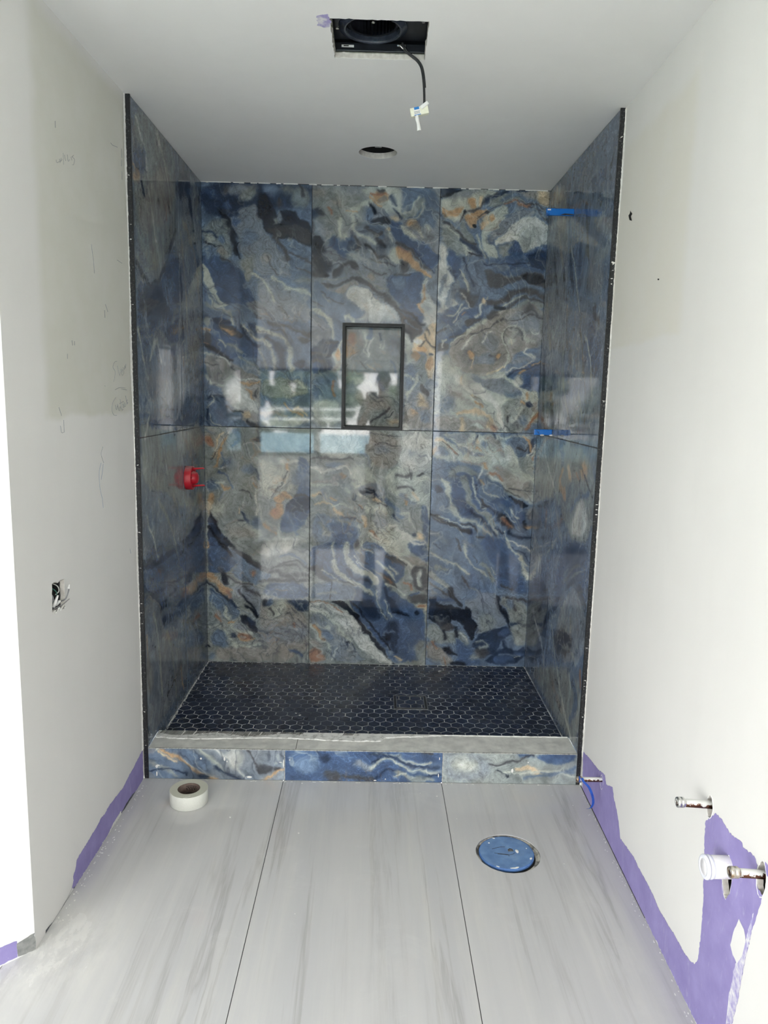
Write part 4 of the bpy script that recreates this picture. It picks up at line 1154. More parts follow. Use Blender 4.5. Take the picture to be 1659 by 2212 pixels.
p A 1 296,1137 321,1123 372,1068 394,1040 389,983 378,912 408,841 301,874
p N 1.5 313,1039 371,997 340,975 318,996
p B 1 390,1061 450,1056 465,1020 468,942 506,889 478,871 428,891 405,934
p B 1 399,1090 448,1105 519,1078 538,972 576,916 641,885 613,881 526,915 495,986 471,1049
s C 10.6 344,1064 388,1026 386,969 406,898 443,863
s E 15.9 450,1059 480,1000 483,943 527,901 577,880 618,845 638,809
s C 4.2 491,1078 508,1021 524,958 562,916
s N 4.6 514,1043 522,1022
p D 1 531,972 559,976 568,944 611,924 554,923
s N 7.2 554,930 597,916 634,896
s C 5.4 443,863 522,843 566,815 610,787
s N 7.2 484,896 528,868 579,833 638,795
p B 1 644,974 679,982 716,955 774,927 780,884 764,841 729,826 684,882 574,952
s C 4.3 646,925 683,897 728,854
p K .8 675,989 708,969 744,952 787,945 781,931 738,934 701,962
p A 1.5 703,899 691,893 671,897 650,909 635,924 633,937 645,942 665,939 686,927 701,912
s C 3.6 700,922 719,897 737,883
p K 1 634,892 662,893 699,865 729,833 734,797 686,832 650,856
s R 7.2 667,868 693,839 723,818
s K 4.7 770,866 776,819 759,801
p O 1.5 811,838 808,834 799,831 788,831 779,833 775,837 778,842 787,844 798,845 807,842
p T 2 814,899 813,882 806,872 797,872 790,882 786,899 788,916 794,926 803,926 811,916
p A 1.5 697,832 816,813 820,732 706,729
s N 5.4 636,831 670,810
s N 7.2 702,811 732,775 818,770
s W 2.5 680,817 697,753
s K 10.7 297,882 336,882
s K 9.0 340,864 394,840 431,816 481,810
s D 5.4 315,864 358,865
s C 2.5 343,882 394,855 437,834 509,821
s D 4.3 458,842 508,832 531,807
s D 5.4 532,782 557,775
p A 1 303,810 510,800 584,727 295,721
s G 10.9 304,781 340,778
s N 1.8 415,761 438,724
p B 1.5 560,793 638,788 684,729 577,726
p A 2 291,769 523,774 632,636 646,495 502,456 396,504 296,594
p B 1.5 530,774 677,777 697,725 748,673 774,568 811,516 810,462 701,503 648,516 641,601 596,670
s C 5.9 694,777 697,721 754,691 791,625
s C 10.5 761,674 779,604 809,555
s N 2.5 714,725 788,695 811,639
s W 3.5 702,756 758,736 808,710
s D 4.5 421,758 443,730 458,695
s D 2.1 517,676 539,644
s N 3.5 320,728 341,704
s C 6.0 294,682 343,651 405,638 462,601 497,577
s C 5.9 470,738 479,689 508,633 551,592 587,557
s G 10.4 469,752 504,728
s E 7.0 324,608 392,606
s C 3.5 606,618 635,579
s E 10.6 563,634 607,579 623,537
s D 2.5 600,579 615,558
s D 5.3 459,565 492,534 500,499
s D 6.0 297,566 318,556
s E 12.4 304,580 360,539 389,504
s D 5.3 295,527 355,489 390,468
s E 3.5 500,499 556,475
s K 10.7 396,497 426,455 455,416
p G 1 299,502 342,467 301,459
s B 10.7 343,446 412,440
p G 1 481,456 632,494 648,438 672,377 694,342 703,313 648,301 635,279 552,241 549,314 520,349 511,392 482,420
p A 2 543,464 536,449 515,440 490,439 468,448 460,462 467,477 488,487 513,487 534,479
p E 2 547,368 645,359 634,286 566,249
p K .8 294,452 336,439 347,410 434,408 470,391 490,413 515,392 517,338 553,314 544,277 542,241 519,201 503,248 474,276 458,341 409,343 418,275 370,274 354,303 312,316 297,366
p N 1 294,452 329,453 337,417 333,317 308,331
p D 1 428,293 423,278 407,269 388,268 372,277 365,292 371,307 386,316 406,317 422,308
p A 1.5 473,312 469,299 459,291 446,291 435,299 431,311 434,324 444,332 457,332 468,325
p E 1.5 295,309 354,303 373,267 418,268 460,276 504,233 512,190 456,203 414,202 386,194 298,215
s K 7.2 376,274 385,224
s K 8.0 432,290 448,239
s W 2.2 461,261 498,211
p B 1.5 427,239 513,182 543,139 587,96 467,94 465,145
p T 1.5 295,215 337,194 387,165 434,137 453,93 298,91
s R 5.4 319,211 345,172
s R 2.9 296,186 303,178
s K 12.7 387,169 430,155 458,152
p K 1 431,115 501,116 509,94 432,93
s R 4.4 389,122 404,92
p N 1 552,241 600,278 648,301 717,306 727,252 686,222 681,178 641,141 534,168 520,182
p B 1.5 722,273 718,263 706,256 691,256 678,262 673,272 678,283 689,290 704,290 717,284
p D 1.5 527,168 604,184 633,163 606,133 558,117
s E 7.3 547,205 588,220 617,199 569,176
s K 10.8 647,459 664,395 697,367 713,317 728,292
s G 7.8 662,438 713,389 731,317
p E 1.5 654,473 730,461 817,405 826,224 779,194 734,245 732,295 707,374
s D 5.3 703,460 745,450 809,426
s D 7.2 735,432 748,396
p A 1.5 743,425 739,410 727,401 712,401 699,410 694,424 698,439 710,448 725,448 737,440
s N 9.1 734,317 765,325
s D 6.0 672,524 701,503 729,496
s N 9.1 700,222 709,186
p N 1 681,178 723,194 776,173 813,210 819,100 587,96 634,141
p B 1.5 761,125 752,112 726,103 693,102 666,110 656,123 665,136 691,144 724,145 750,137
p B 1.5 809,151 804,142 790,137 773,137 759,142 753,150 758,159 772,164 789,165 803,160
s A 3.7 690,149 795,144
p E 2 564,132 560,126 550,121 537,121 526,125 522,131 526,138 536,142 549,142 560,138
s W 1.5 757,134 796,135
t NI E
p O 1.5 -147,1800 -109,1797 -85,1762 -92,1739 -112,1719 -92,1689 -91,1666 -146,1649
p R 2 -101,1762 -105,1742 -117,1729 -131,1728 -143,1741 -148,1761 -144,1782 -132,1794 -118,1795 -106,1782
p T 2 -57,1752 -60,1731 -70,1718 -82,1718 -92,1730 -97,1751 -93,1771 -84,1784 -71,1784 -61,1772
s C 5.8 -54,1798 -38,1767 -45,1721
s C 3.9 -61,1728 -56,1690 -36,1667
s A 11.5 -22,1802 -22,1768
s W 2.3 -2,1761 -21,1725 -36,1690 -28,1675 -47,1635
s W 1.9 -14,1753 -40,1698 -32,1671 -43,1639
s W 3.1 26,1726 23,1703
s C 3.1 42,1738 35,1700
s N 3.8 25,1784 30,1746
s D 2.3 -88,1685 -122,1641 -146,1614
s W 2.3 -91,1677 -130,1633
s E 11.7 -67,1650 12,1660
s D 2.3 -67,1635 -42,1604
s A 5.9 76,1638 97,1615 110,1576
s P 2.7 -35,1620 -6,1593
s C 15.8 -121,1532 -57,1557 -17,1518
s C 5.1 -64,1478 -15,1447 41,1433
s G 11.8 -2,1566 39,1520
s D 4.8 74,1418 42,1373 -13,1336
s K 1.6 98,1402 90,1378 59,1362
p P 2 131,1355 127,1348 115,1343 100,1343 88,1347 83,1354 88,1361 99,1366 114,1366 126,1362
p T 3 52,1422 30,1404 -12,1404 -59,1419 -92,1446 -99,1473 -77,1490 -34,1491 12,1475 46,1449
p G 3 126,1717 120,1685 102,1665 80,1664 62,1684 54,1716 60,1748 78,1768 100,1768 118,1749
p G 3 -84,1501 -91,1480 -109,1467 -131,1466 -149,1479 -156,1500 -150,1520 -132,1534 -110,1534 -92,1522
t C1 G
p A 1 -842,126 -687,134 -590,72 -624,-5 -846,-6
s C 4.1 -807,127 -737,93 -662,47 -591,-1
s O 5.8 -785,121 -710,76 -662,36 -591,2
s P 2.9 -802,115 -732,70
s C 6.4 -639,124 -601,78 -558,37
s W 5.8 -590,124 -546,84 -503,56 -482,15
s D 4.1 -470,126 -427,63 -416,34
p D 1 -372,46 -377,34 -391,27 -408,27 -422,34 -427,45 -421,57 -408,65 -391,65 -377,58
p D 1 -344,44 -347,37 -354,32 -363,32 -370,36 -372,43 -370,50 -363,55 -354,55 -347,51
s N 5.9 -591,48 -536,26 -493,0
s E 5.9 -835,68 -776,46 -733,11
s N 3.5 -836,33 -754,46 -700,23
p G 2 -328,88 -338,71 -362,60 -393,59 -417,69 -426,86 -417,104 -392,115 -362,115 -338,105
p W 2 -486,68 -501,53 -521,50 -538,61 -546,81 -542,102 -527,117 -507,119 -489,109 -481,89
s O 3.5 -416,1 -328,47
p N 1 -618,19 -622,14 -630,11 -640,10 -648,13 -651,18 -648,23 -640,26 -630,26 -621,24
t C2 B
p A 2 -202,90 -212,73 -236,62 -267,61 -292,71 -301,88 -292,106 -267,117 -237,117 -212,107
p D 1.5 -131,38 -140,26 -157,20 -177,23 -192,35 -196,49 -188,62 -170,68 -150,64 -135,53
p N 1 -164,114 -169,104 -179,97 -193,97 -204,103 -208,113 -204,124 -193,130 -180,130 -169,124
s D 8.8 -109,45 -43,34 1,23
s A 8.8 -44,110 -21,52
p N 2 -273,48 -278,27 -288,14 -302,14 -313,26 -317,47 -313,68 -302,81 -289,81 -278,68
p B 1 -338,121 284,132 289,8 -338,-2
p A 2 -184,67 -194,48 -221,36 -254,36 -280,47 -290,65 -280,84 -254,96 -221,96 -194,86
p D 1.5 -101,11 -110,-2 -129,-9 -151,-5 -167,7 -171,23 -162,37 -144,43 -122,39 -106,27
p N 1 -143,93 -148,82 -159,75 -174,74 -186,81 -190,92 -186,104 -174,110 -160,111 -148,104
s D 7.7 -95,18 -24,13 24,7
s G 10.8 -48,69 0,45
s C 4.4 10,108 69,116 128,110 177,73 248,74
s C 6.4 11,51 46,90 105,97 166,48 272,43
s N 5.1 11,70 69,109 128,104 177,60 272,62
s N 4.5 36,14 82,46 154,22 214,16 279,37
s E 10.8 118,28 190,16 250,11
s C 3.2 107,8 154,35
p D 1 258,119 253,113 238,110 220,110 205,113 199,118 204,123 219,126 237,127 252,124
p N 2 93,110 84,102 60,97 31,97 8,101 -2,108 7,116 31,121 60,121 84,117
t C3 E
p G 3 287,129 471,129 476,11 292,8
p C 3 438,77 427,59 398,47 361,46 331,57 319,75 330,94 359,106 395,107 426,96
p B 1 667,126 810,128 809,90 723,82 668,100
p B 2 644,119 637,111 620,106 598,106 580,110 572,118 579,125 596,130 618,130 636,126
p E 1 520,92 661,119 724,69 806,84 811,15 524,10
s D 3.8 479,84 520,85 579,99 649,125
s K 2.5 510,53 547,22
s P 9.6 570,54 628,68 666,43
s A 4.5 607,16 714,31 802,58
s C 4.5 534,41 607,29 695,56 803,39
s A 3.8 678,43 738,38 807,71
t L A
p G 2 2705,2454 3803,2476 3747,1624 2692,1579
p E 2 2705,2450 3028,2467 3297,2444 3272,2122 3073,1987 2932,1918 2727,1970
p T 2 3262,2263 3188,2178 3061,2112 2936,2088 2857,2111 2846,2170 2906,2245 3020,2313 3151,2347 3247,2329
s R 5.0 3125,2187 3140,2143
p T 2 2950,2124 2927,2072 2877,2033 2820,2022 2778,2041 2766,2083 2786,2132 2833,2172 2890,2186 2935,2168
p B 2 2887,2297 2867,2261 2820,2229 2766,2214 2725,2221 2712,2246 2731,2280 2774,2311 2828,2328 2872,2322
s C 6.9 2872,2301 2919,2140 2975,2039
s C 5.4 2768,2413 2874,2318
s O 6.0 2711,2238 2778,2224
p O 2 2792,2219 2783,2207 2761,2195 2735,2188 2714,2189 2708,2196 2716,2208 2738,2220 2764,2227 2785,2227
s C 7.8 3025,2426 3137,2332 3200,2205
s N 7.3 2805,2206 2845,2165
s N 20.7 3459,2390 3542,2284 3582,2184 3670,2032
p N 2 3548,2376 3520,2344 3450,2312 3369,2292 3308,2291 3286,2309 3311,2339 3375,2370 3456,2392 3523,2395
s T 17.2 3402,2200 3623,2081 3662,1917
s T 13.6 3354,2138 3422,1887 3451,1672
s D 11.1 2722,1915 2819,1874 2910,1851 3031,1905 3272,2132
s E 5.6 2724,1936 2914,1897 3113,2042
p B 1 2718,1868 2909,1842 3048,1898 3147,2010 3311,2109 3301,1716 3191,1599 3085,1699 2914,1709 2778,1582 2728,1672
p N 3 3132,1827 3087,1787 2979,1755 2858,1743 2769,1754 2738,1781 2774,1816 2867,1847 2988,1863 3093,1856
p A 3 3233,1889 3212,1851 3161,1823 3103,1816 3059,1832 3045,1864 3065,1901 3112,1928 3170,1937 3217,1922
s C 8.5 2729,1681 2793,1582
s C 12.1 2855,1585 2945,1688 3005,1591
s E 10.5 3369,1774 3401,1608
s N 13.7 3342,1982 3357,1606
p T 3 3672,1685 3644,1642 3579,1614 3504,1611 3447,1633 3428,1671 3453,1711 3513,1740 3588,1746 3650,1725
p E 2 2720,1383 3713,1353 3751,941 3391,938 3146,1026 2747,1114 2731,1320
s B 20.4 2702,1373 3171,1333 3744,1338
s C 7.1 2824,1369 2782,1301
s C 6.1 3010,1258 3065,1134
p A 3 3633,1087 3593,1016 3502,982 3399,996 3324,1050 3300,1122 3334,1188 3416,1224 3519,1217 3603,1165
p T 3 3706,1246 3679,1206 3616,1185 3543,1190 3488,1219 3469,1260 3494,1298 3552,1321 3625,1318 3685,1289
s T 12.1 3146,1026 3259,919
p A 1.5 2714,1129 3059,1062 3310,911 3310,573 2967,480 2697,750
p B 2 2711,902 3304,832 3305,506 3102,468 2931,554 2861,695 2697,750
s E 7.5 2932,1056 3134,877 3220,730
s C 5.0 2773,1001 2876,867 2912,824
s N 10.6 2706,848 2911,813 3162,626
p B 2 3308,884 3747,882 3772,212 3698,127 3436,396 3300,438
s N 27.6 3477,564 3525,405 3670,207
p T 2 3564,534 3540,519 3481,522 3411,541 3358,568 3339,593 3360,608 3416,606 3486,589 3543,561
s N 14.3 2714,745 2878,666 2972,541
p G 1 2712,718 2803,699 2914,608 2988,473 3340,243 3307,170 2833,129 2684,199
s T 4.3 2730,713 2821,688 2934,596
p A 2 2832,585 2818,554 2788,543 2754,554 2728,583 2721,619 2734,649 2763,661 2797,651 2824,622
s C 6.0 2816,625 2885,507 2905,252
s E 10.4 2990,485 3092,340 3126,160
s O 5.1 2734,558 2735,354
p T 3 2794,372 2779,335 2749,321 2716,335 2691,371 2685,414 2698,450 2727,464 2761,452 2786,416
p G 1 3325,410 3463,373 3697,112 3335,173
s D 7.1 3326,424 3465,394 3731,107
p A 2 3458,302 3440,274 3396,268 3345,286 3307,320 3294,357 3312,384 3353,391 3404,375 3444,341
s O 5.2 3209,264 3251,136
s D 6.5 2990,217 3133,252
t R A
p G 2 3826,2491 3354,2370 3233,1698 3211,1278 3659,1212 3822,1962
p A 2 3365,2415 2668,2430 2603,2080 2700,1288 3244,1244 3285,1751
s T 14.5 3596,2422 3528,2234 3400,2060
s D 7.3 3609,2199 3522,2029 3450,1917
s D 5.5 3379,2057 3342,1904
p T 3 3392,2278 3394,2222 3428,2193 3482,2204 3537,2252 3571,2319 3568,2378 3531,2405 3475,2391 3423,2342
s N 13.3 3288,2089 3244,1987 3194,1933
s B 15.7 3121,2082 3101,1920
s C 4.6 3273,2110 3167,1976 3079,1827
s T 22.5 3683,1918 3560,1718
s D 10.0 3281,1819 3253,1700
s O 4.6 3277,1882 3272,1823
s N 22.5 3671,1670 3626,1390
s D 21.4 3484,1502 3421,1344
s E 13.5 3314,1703 3298,1552 3113,1358
s D 17.5 2878,1806 2809,1765
p B 3 2758,1670 2761,1608 2796,1571 2853,1573 2910,1614 2944,1681 2940,1745 2901,1781 2843,1776 2789,1733
s C 6.0 2971,1727 2869,1633 2824,1502
s E 8.0 3020,1502 2947,1411
s B 18.3 3053,2292 2844,2294
s D 9.2 3070,2227 2984,1992
p G 3 2772,1917 2781,1870 2825,1846 2892,1854 2955,1893 2990,1949 2980,1999 2930,2022 2863,2010 2803,1970
s D 6.2 3045,1755 2918,1502
p E 1.5 3755,1298 2716,1311 2692,958 2995,897 3292,1066 3736,947
s B 29.5 3240,1294 3196,1220
s C 7.4 3553,1288 3529,1191 3295,1079
s O 20.8 3187,1183 3248,1111 3135,1074
s P 16.3 3115,1196 3058,1159
p O 2 2817,1214 2822,1194 2846,1178 2878,1175 2908,1184 2923,1203 2917,1224 2893,1239 2860,1242 2832,1232
s R 6.2 2973,1192 2921,1156
s R 8.1 3441,963 3452,883
s D 4.8 3049,1221 2962,1241 2731,1129
p W 1.5 3029,940 2924,1079 2870,1122 2768,1034 2813,968 2892,942
s A 11.9 3023,1016 2930,1102 2790,1132
s G 17.4 3319,1063 3237,955 3136,869
p B 1.5 3140,881 2689,948 2714,715 2755,720 2899,784 3069,696 3170,569 3249,546
p G 1 3733,795 3559,798 3452,632 3628,664
p N 3 2773,884 2792,846 2857,809 2949,787 3033,789 3073,818 3050,860 2976,898 2883,917 2807,911
p G 1 3161,532 2972,703 2892,755 2771,698 2698,650 2720,479 3140,335
s D 10.4 3021,703 2919,772 2848,754 2734,715
s D 5.6 3001,721 2892,755 2749,693
p D 3 2882,518 2898,476 2959,431 3045,400 3124,396 3162,423 3142,470 3073,516 2986,544 2914,544
s T 7.8 2928,616 2906,522
s E 6.2 2892,465 2821,453
s C 5.1 3233,482 3115,344
p N 2 3711,568 3308,669 3282,325 3709,124 3743,401
s C 9.4 3552,637 3538,714
s G 14.5 3639,432 3414,352 3328,265
p E 2 3670,123 2699,481 2708,159 2855,112 3292,120
s C 12.4 3084,329 2946,187 2817,150
s A 23.3 2897,387 2749,335 2829,201
s R 8.8 2750,431 2730,391
s T 16.8 3144,238 2969,176
s C 7.8 2894,376 2862,338
'''
PRINT=parse(WALLTXT)
PATCH={'purple_left': [(2.6928, 0.1215), (2.641, 0.1122), (2.584, 0.1021), (2.5295, 0.0969), (2.4765, 0.0852), (2.4392, 0.0895), (2.391, 0.0937), (2.3443, 0.0955), (2.3041, 0.0899), (2.2661, 0.0949), (2.2228, 0.0863), (2.1613, 0.0821), (2.1124, 0.08), (2.0746, 0.076), (2.0632, 0.0548), (2.0456, 0.0423), (2.047, 0.029), (2.0319, 0.0131), (2.0475, -0.0105), (2.1034, -0.0107), (2.1923, -0.014), (2.2561, -0.0101), (2.2891, -0.0091), (2.3351, -0.0019), (2.3703, -0.0008), (2.4318, 0.0087), (2.4946, 0.0001), (2.5746, -0.0045), (2.631, -0.0037), (2.689, -0.0103)], 'gap_left': [(2.0362, 0.012), (2.0091, 0.0071), (1.9815, -0.0089), (1.9265, -0.0151), (1.903, -0.0086), (1.8772, 0.0076), (1.8597, 0.0098), (1.858, -0.0061), (1.8703, -0.0209), (1.8934, -0.0245), (1.9502, -0.0253), (2.0199, -0.0171), (2.056, -0.0167)], 'gap_left2': [(2.5882, -0.0073), (2.5613, 0.0006), (2.5204, -0.0053), (2.4814, -0.0018), (2.4318, 0.0087), (2.3711, 0.008), (2.443, -0.0052), (2.5064, -0.0141), (2.5938, -0.023)], 'plaster_left': [(2.4447, 0.0129), (2.3715, 0.0124), (2.3123, -0.0012), (2.2683, 0.0044), (2.2777, -0.0129), (2.3103, -0.0227), (2.3343, -0.0106), (2.3929, -0.0148), (2.4485, -0.0134)], 'purple_right': [(2.6894, 0.1432), (2.5831, 0.1637), (2.492, 0.1761), (2.4095, 0.1991), (2.3868, 0.1753), (2.3197, 0.2025), (2.2973, 0.1751), (2.2618, 0.1561), (2.2317, 0.1251), (2.2082, 0.0884), (2.1525, 0.0976), (2.0735, 0.1097), (2.0149, 0.106), (1.9605, 0.1082), (1.9078, 0.1066), (1.8559, 0.0978), (1.7942, 0.1031), (1.736, 0.1081), (1.6895, 0.1098), (1.6463, 0.1164), (1.6229, 0.1272), (1.6071, 0.1511), (1.6035, 0.1728), (1.6027, 0.2257), (1.6059, 0.2969), (1.6195, 0.3786), (1.6297, 0.4444), (1.6344, 0.4775), (1.6336, 0.4996), (1.6208, 0.5137), (1.6059, 0.527), (1.5894, 0.5457), (1.5642, 0.5487), (1.5065, 0.5422), (1.4813, 0.5499), (1.4595, 0.5547), (1.4548, 0.5474), (1.4195, 0.5577), (1.4, 0.5565), (1.3907, 0.5487), (1.3915, 0.5326), (1.3865, 0.5141), (1.3786, 0.5041), (1.3655, 0.5027), (1.3582, 0.5033), (1.3701, 0.4633), (1.3861, 0.397), (1.3974, 0.3328), (1.4022, 0.2958), (1.4083, 0.264), (1.4103, 0.2119), (1.4237, 0.1494), (1.5445, 0.0306), (1.624, 0.0139), (1.7134, 0.0059), (1.7942, 0.0115), (1.8725, 0.0251), (1.9422, 0.0284), (2.0545, 0.0278), (2.1946, 0.0312), (2.3507, 0.0261), (2.5265, 0.0131), (2.6662, 0.0092)], 'lens_right': [(1.4381, 0.3907), (1.4144, 0.3844), (1.4027, 0.3644), (1.4093, 0.3295), (1.4273, 0.2928), (1.4481, 0.2974), (1.4622, 0.3097), (1.455, 0.3459)], 'fringe_right': [(1.4103, 0.2119), (1.4237, 0.1494), (1.4465, 0.1279), (1.447, 0.1958), (1.4364, 0.2734), (1.4044, 0.3663), (1.3843, 0.4463), (1.3861, 0.397), (1.3974, 0.3328), (1.4022, 0.2958)], 'scrape_right': [(1.8725, 0.0251), (1.7134, 0.0059), (1.5445, 0.0306), (1.5782, -0.0013), (1.7476, -0.0156), (1.8865, -0.0121)], 'purple_right2': [(1.3643, 0.5744), (1.3498, 0.572), (1.3311, 0.5743), (1.3273, 0.556), (1.3511, 0.5514), (1.3613, 0.5596)], 'ceil_purple': [(-0.1732, 2.1381), (-0.1435, 2.1267), (-0.1364, 2.1704), (-0.1429, 2.1963), (-0.1582, 2.2024), (-0.1738, 2.1931)], 'nick_right': [(2.5721, 2.0959), (2.5495, 2.0806), (2.5624, 2.0749), (2.5492, 2.059), (2.5751, 2.0676), (2.5886, 2.0836), (2.575, 2.0879)], 'nick_right2': [(2.2592, 1.8343), (2.2473, 1.8326), (2.2464, 1.8286), (2.2582, 1.8303)]}
STROKE={'writing_shower': [[(2.5527, 1.5707), (2.5292, 1.567), (2.5123, 1.5501), (2.531, 1.5371), (2.5246, 1.5179), (2.5155, 1.5025)], [(2.5515, 1.5569), (2.5722, 1.5245), (2.5855, 1.5471), (2.6006, 1.5353)], [(2.6014, 1.5448), (2.5908, 1.535), (2.5996, 1.5251), (2.6137, 1.5356), (2.608, 1.545)], [(2.6087, 1.5535), (2.6179, 1.5453), (2.6274, 1.5597), (2.6298, 1.5497), (2.6363, 1.5657)]], 'writing_controls': [[(2.5293, 1.4522), (2.5017, 1.436), (2.4891, 1.4144), (2.5055, 1.3948), (2.5332, 1.3924)], [(2.5239, 1.4275), (2.5317, 1.4108), (2.5424, 1.4244), (2.5508, 1.4132)], [(2.5429, 1.43), (2.5567, 1.4075), (2.5659, 1.4213), (2.5764, 1.4127)], [(2.5698, 1.4464), (2.5859, 1.4096), (2.5959, 1.4123)], [(2.562, 1.4309), (2.6048, 1.4377)], [(2.5909, 1.4294), (2.6029, 1.4167), (2.6093, 1.432)], [(2.6128, 1.4348), (2.6037, 1.4258), (2.6165, 1.4199), (2.6242, 1.4312)], [(2.6232, 1.4575), (2.6373, 1.4276)], [(2.6421, 1.4431), (2.6315, 1.4374), (2.6446, 1.4333), (2.6339, 1.4276)], [(2.5254, 1.4769), (2.5685, 1.4844), (2.6255, 1.4832)], [(2.5842, 1.48), (2.6384, 1.477)]], 'writing_angles': [[(2.1409, 2.0842), (2.1454, 2.0779), (2.1617, 2.0852)], [(2.1625, 2.0927), (2.1668, 2.0832)], [(2.1747, 2.0984), (2.1693, 2.0874), (2.1808, 2.0959)], [(2.1892, 2.1156), (2.1882, 2.085)], [(2.1976, 2.1129), (2.2026, 2.0987)], [(2.2156, 2.1191), (2.2206, 2.1031), (2.2302, 2.1103)], [(2.2413, 2.1201), (2.2462, 2.1127)], [(2.2593, 2.1299), (2.2495, 2.1225), (2.2652, 2.1205), (2.2567, 2.1046), (2.2473, 2.101)]], 'marks_left': [[(2.6561, 2.2685), (2.6566, 2.2399)], [(2.6545, 2.234), (2.6509, 2.2119)], [(2.6543, 2.1971), (2.6551, 2.1709)], [(2.559, 2.2566), (2.578, 2.2549), (2.6196, 2.2621)], [(2.5832, 1.9004), (2.6303, 1.8975)], [(2.3648, 1.9094), (2.3774, 1.8654), (2.3816, 1.8268)], [(2.4644, 1.7446), (2.484, 1.7234)], [(2.4554, 1.7255), (2.4575, 1.7025)], [(2.0902, 1.4268), (2.105, 1.4035)], [(2.1168, 1.3916), (2.1176, 1.3566)], [(2.0957, 1.3762), (2.1002, 1.3575), (2.1132, 1.3568)], [(2.4004, 1.2971), (2.3841, 1.2744), (2.4025, 1.245)], [(2.1955, 1.6141), (2.1987, 1.6003)], [(2.2128, 1.613), (2.2127, 1.6012)], [(2.1599, 1.5749), (2.1607, 1.561)], [(2.146, 2.1826), (2.1463, 2.1659)], [(2.4358, 1.4891), (2.4385, 1.4875)]], 'marks_left2': [[(2.3815, 1.2469), (2.3666, 1.2284), (2.3601, 1.2059), (2.3649, 1.1654), (2.3794, 1.1332), (2.3854, 1.1019)], [(2.3987, 1.242), (2.3874, 1.2163), (2.3764, 1.1941)], [(2.6211, 0.9191), (2.6282, 0.9004)]]}

def sheet(name,code,a0,a1,b0,b1,da,db,f,parent,hole=None,tilt=(0,0),sx=1.0,gain=1.2,sat=.84):
    """one porcelain tile face: a fine grid carrying its print; f(a,b,depth) -> world"""
    na=int(round((a1-a0)/da))+1; nb=int(round((b1-b0)/db))+1
    A=np.linspace(a0,a1,na); B=np.linspace(b0,b1,nb); U,V=np.meshgrid(A,B)
    col=paint(U,V,PRINT[code][0],PRINT[code][1],sx=sx)
    lin=np.where(col<=.04045,col/12.92,((col+.055)/1.055)**2.4)*gain; gy=lin.mean(-1,keepdims=True); lin=gy+(lin-gy)*sat; lin=np.clip(lin,.003,.8)
    dep=tilt[0]*(U-(a0+a1)/2)+tilt[1]*(V-(b0+b1)/2)
    X,Y,Z=f(U,V,dep); co=np.stack([X,Y,Z],-1).reshape(-1,3)
    I,J=np.meshgrid(np.arange(na-1),np.arange(nb-1))
    if hole:
        uc=(A[:-1]+A[1:])/2; vc=(B[:-1]+B[1:])/2; UC,VC=np.meshgrid(uc,vc)
        keep=~((UC>hole[0])&(UC<hole[1])&(VC>hole[2])&(VC<hole[3])); I=I[keep];J=J[keep]
    I=I.ravel();J=J.ravel(); q=np.stack([J*na+I,J*na+I+1,(J+1)*na+I+1,(J+1)*na+I],-1)
    # tile edges folded back
    off=f(np.array([a0]),np.array([b0]),np.array([1.]));o0=f(np.array([a0]),np.array([b0]),np.array([0.]))
    nd=np.array([off[i][0]-o0[i][0] for i in range(3)])
    rim=np.concatenate([np.arange(na),np.arange(1,nb)*na+na-1,(nb-1)*na+np.arange(na-2,-1,-1),np.arange(nb-2,0,-1)*na])
    base=len(co); co=np.concatenate([co,co[rim]+nd*.008]); m_=len(rim); k=np.arange(m_)
    q2=np.stack([rim[k],base+k,base+(k+1)%m_,rim[(k+1)%m_]],-1); q=np.concatenate([q,q2])
    me=bpy.data.meshes.new(name); me.vertices.add(len(co)); me.vertices.foreach_set('co',co.astype(np.float32).ravel())
    me.loops.add(q.size); me.loops.foreach_set('vertex_index',q.astype(np.int32).ravel())
    me.polygons.add(len(q)); me.polygons.foreach_set('loop_start',np.arange(0,q.size,4,dtype=np.int32))
    me.update(calc_edges=True)
    at=me.color_attributes.new('print','FLOAT_COLOR','POINT')
    rgba=np.ones((len(co),4),np.float32); flat=lin.reshape(-1,3); rgba[:len(flat),:3]=flat; rgba[len(flat):,:3]=flat[rim]
    at.data.foreach_set('color',rgba.ravel()); me.materials.append(M_marble)
    o=link(bpy.data.objects.new(name,me))
    if parent: o.parent=parent; bpy.context.view_layer.update(); o.matrix_parent_inverse=parent.matrix_world.inverted()
    return o
# ================================================================= ROOM SHELL
XL,XR,YF,YB,ZC=-.843,.811,2.70,3.746,2.456
ZP,ZS,ZK,YK=.087,1.306,.125,2.846
xl=lambda y:-.8745+(y-1.80)*(.0145/.9)
xr=lambda y:.800+(y-1.3)*(.028/1.4)
RB=-2.6   # rear wall of the room
# floor: board with the toilet flange hole, tile joints as grooves
FH=(.468,2.255)
def floorf(p,q,d): return (p,q,-d)
jx=[-.3237,.2876,-.3237-.611,.2876+.611,-.3237-1.222,-.3237-1.833]
bounds=[-2.4,jx[5],jx[4],jx[2],jx[0],jx[1],.90]
fl=bmesh.new()
subs=[]
for i in range(len(bounds)-1):
    a=bounds[i]+.0011; b=bounds[i+1]-.0011
    holes=[]
    outer=[(a,RB),(b,RB),(b,2.705),(a,2.705)]
    if a<FH[0]<b: holes=[circ(FH[0],FH[1],.105,64,.0006)]
    s=plate(outer,holes,floorf,.012); me=bpy.data.meshes.new('t'); s.to_mesh(me); s.free(); fl.from_mesh(me); bpy.data.meshes.remove(me)
floor=struct(obj('floor',fl,M_floor))
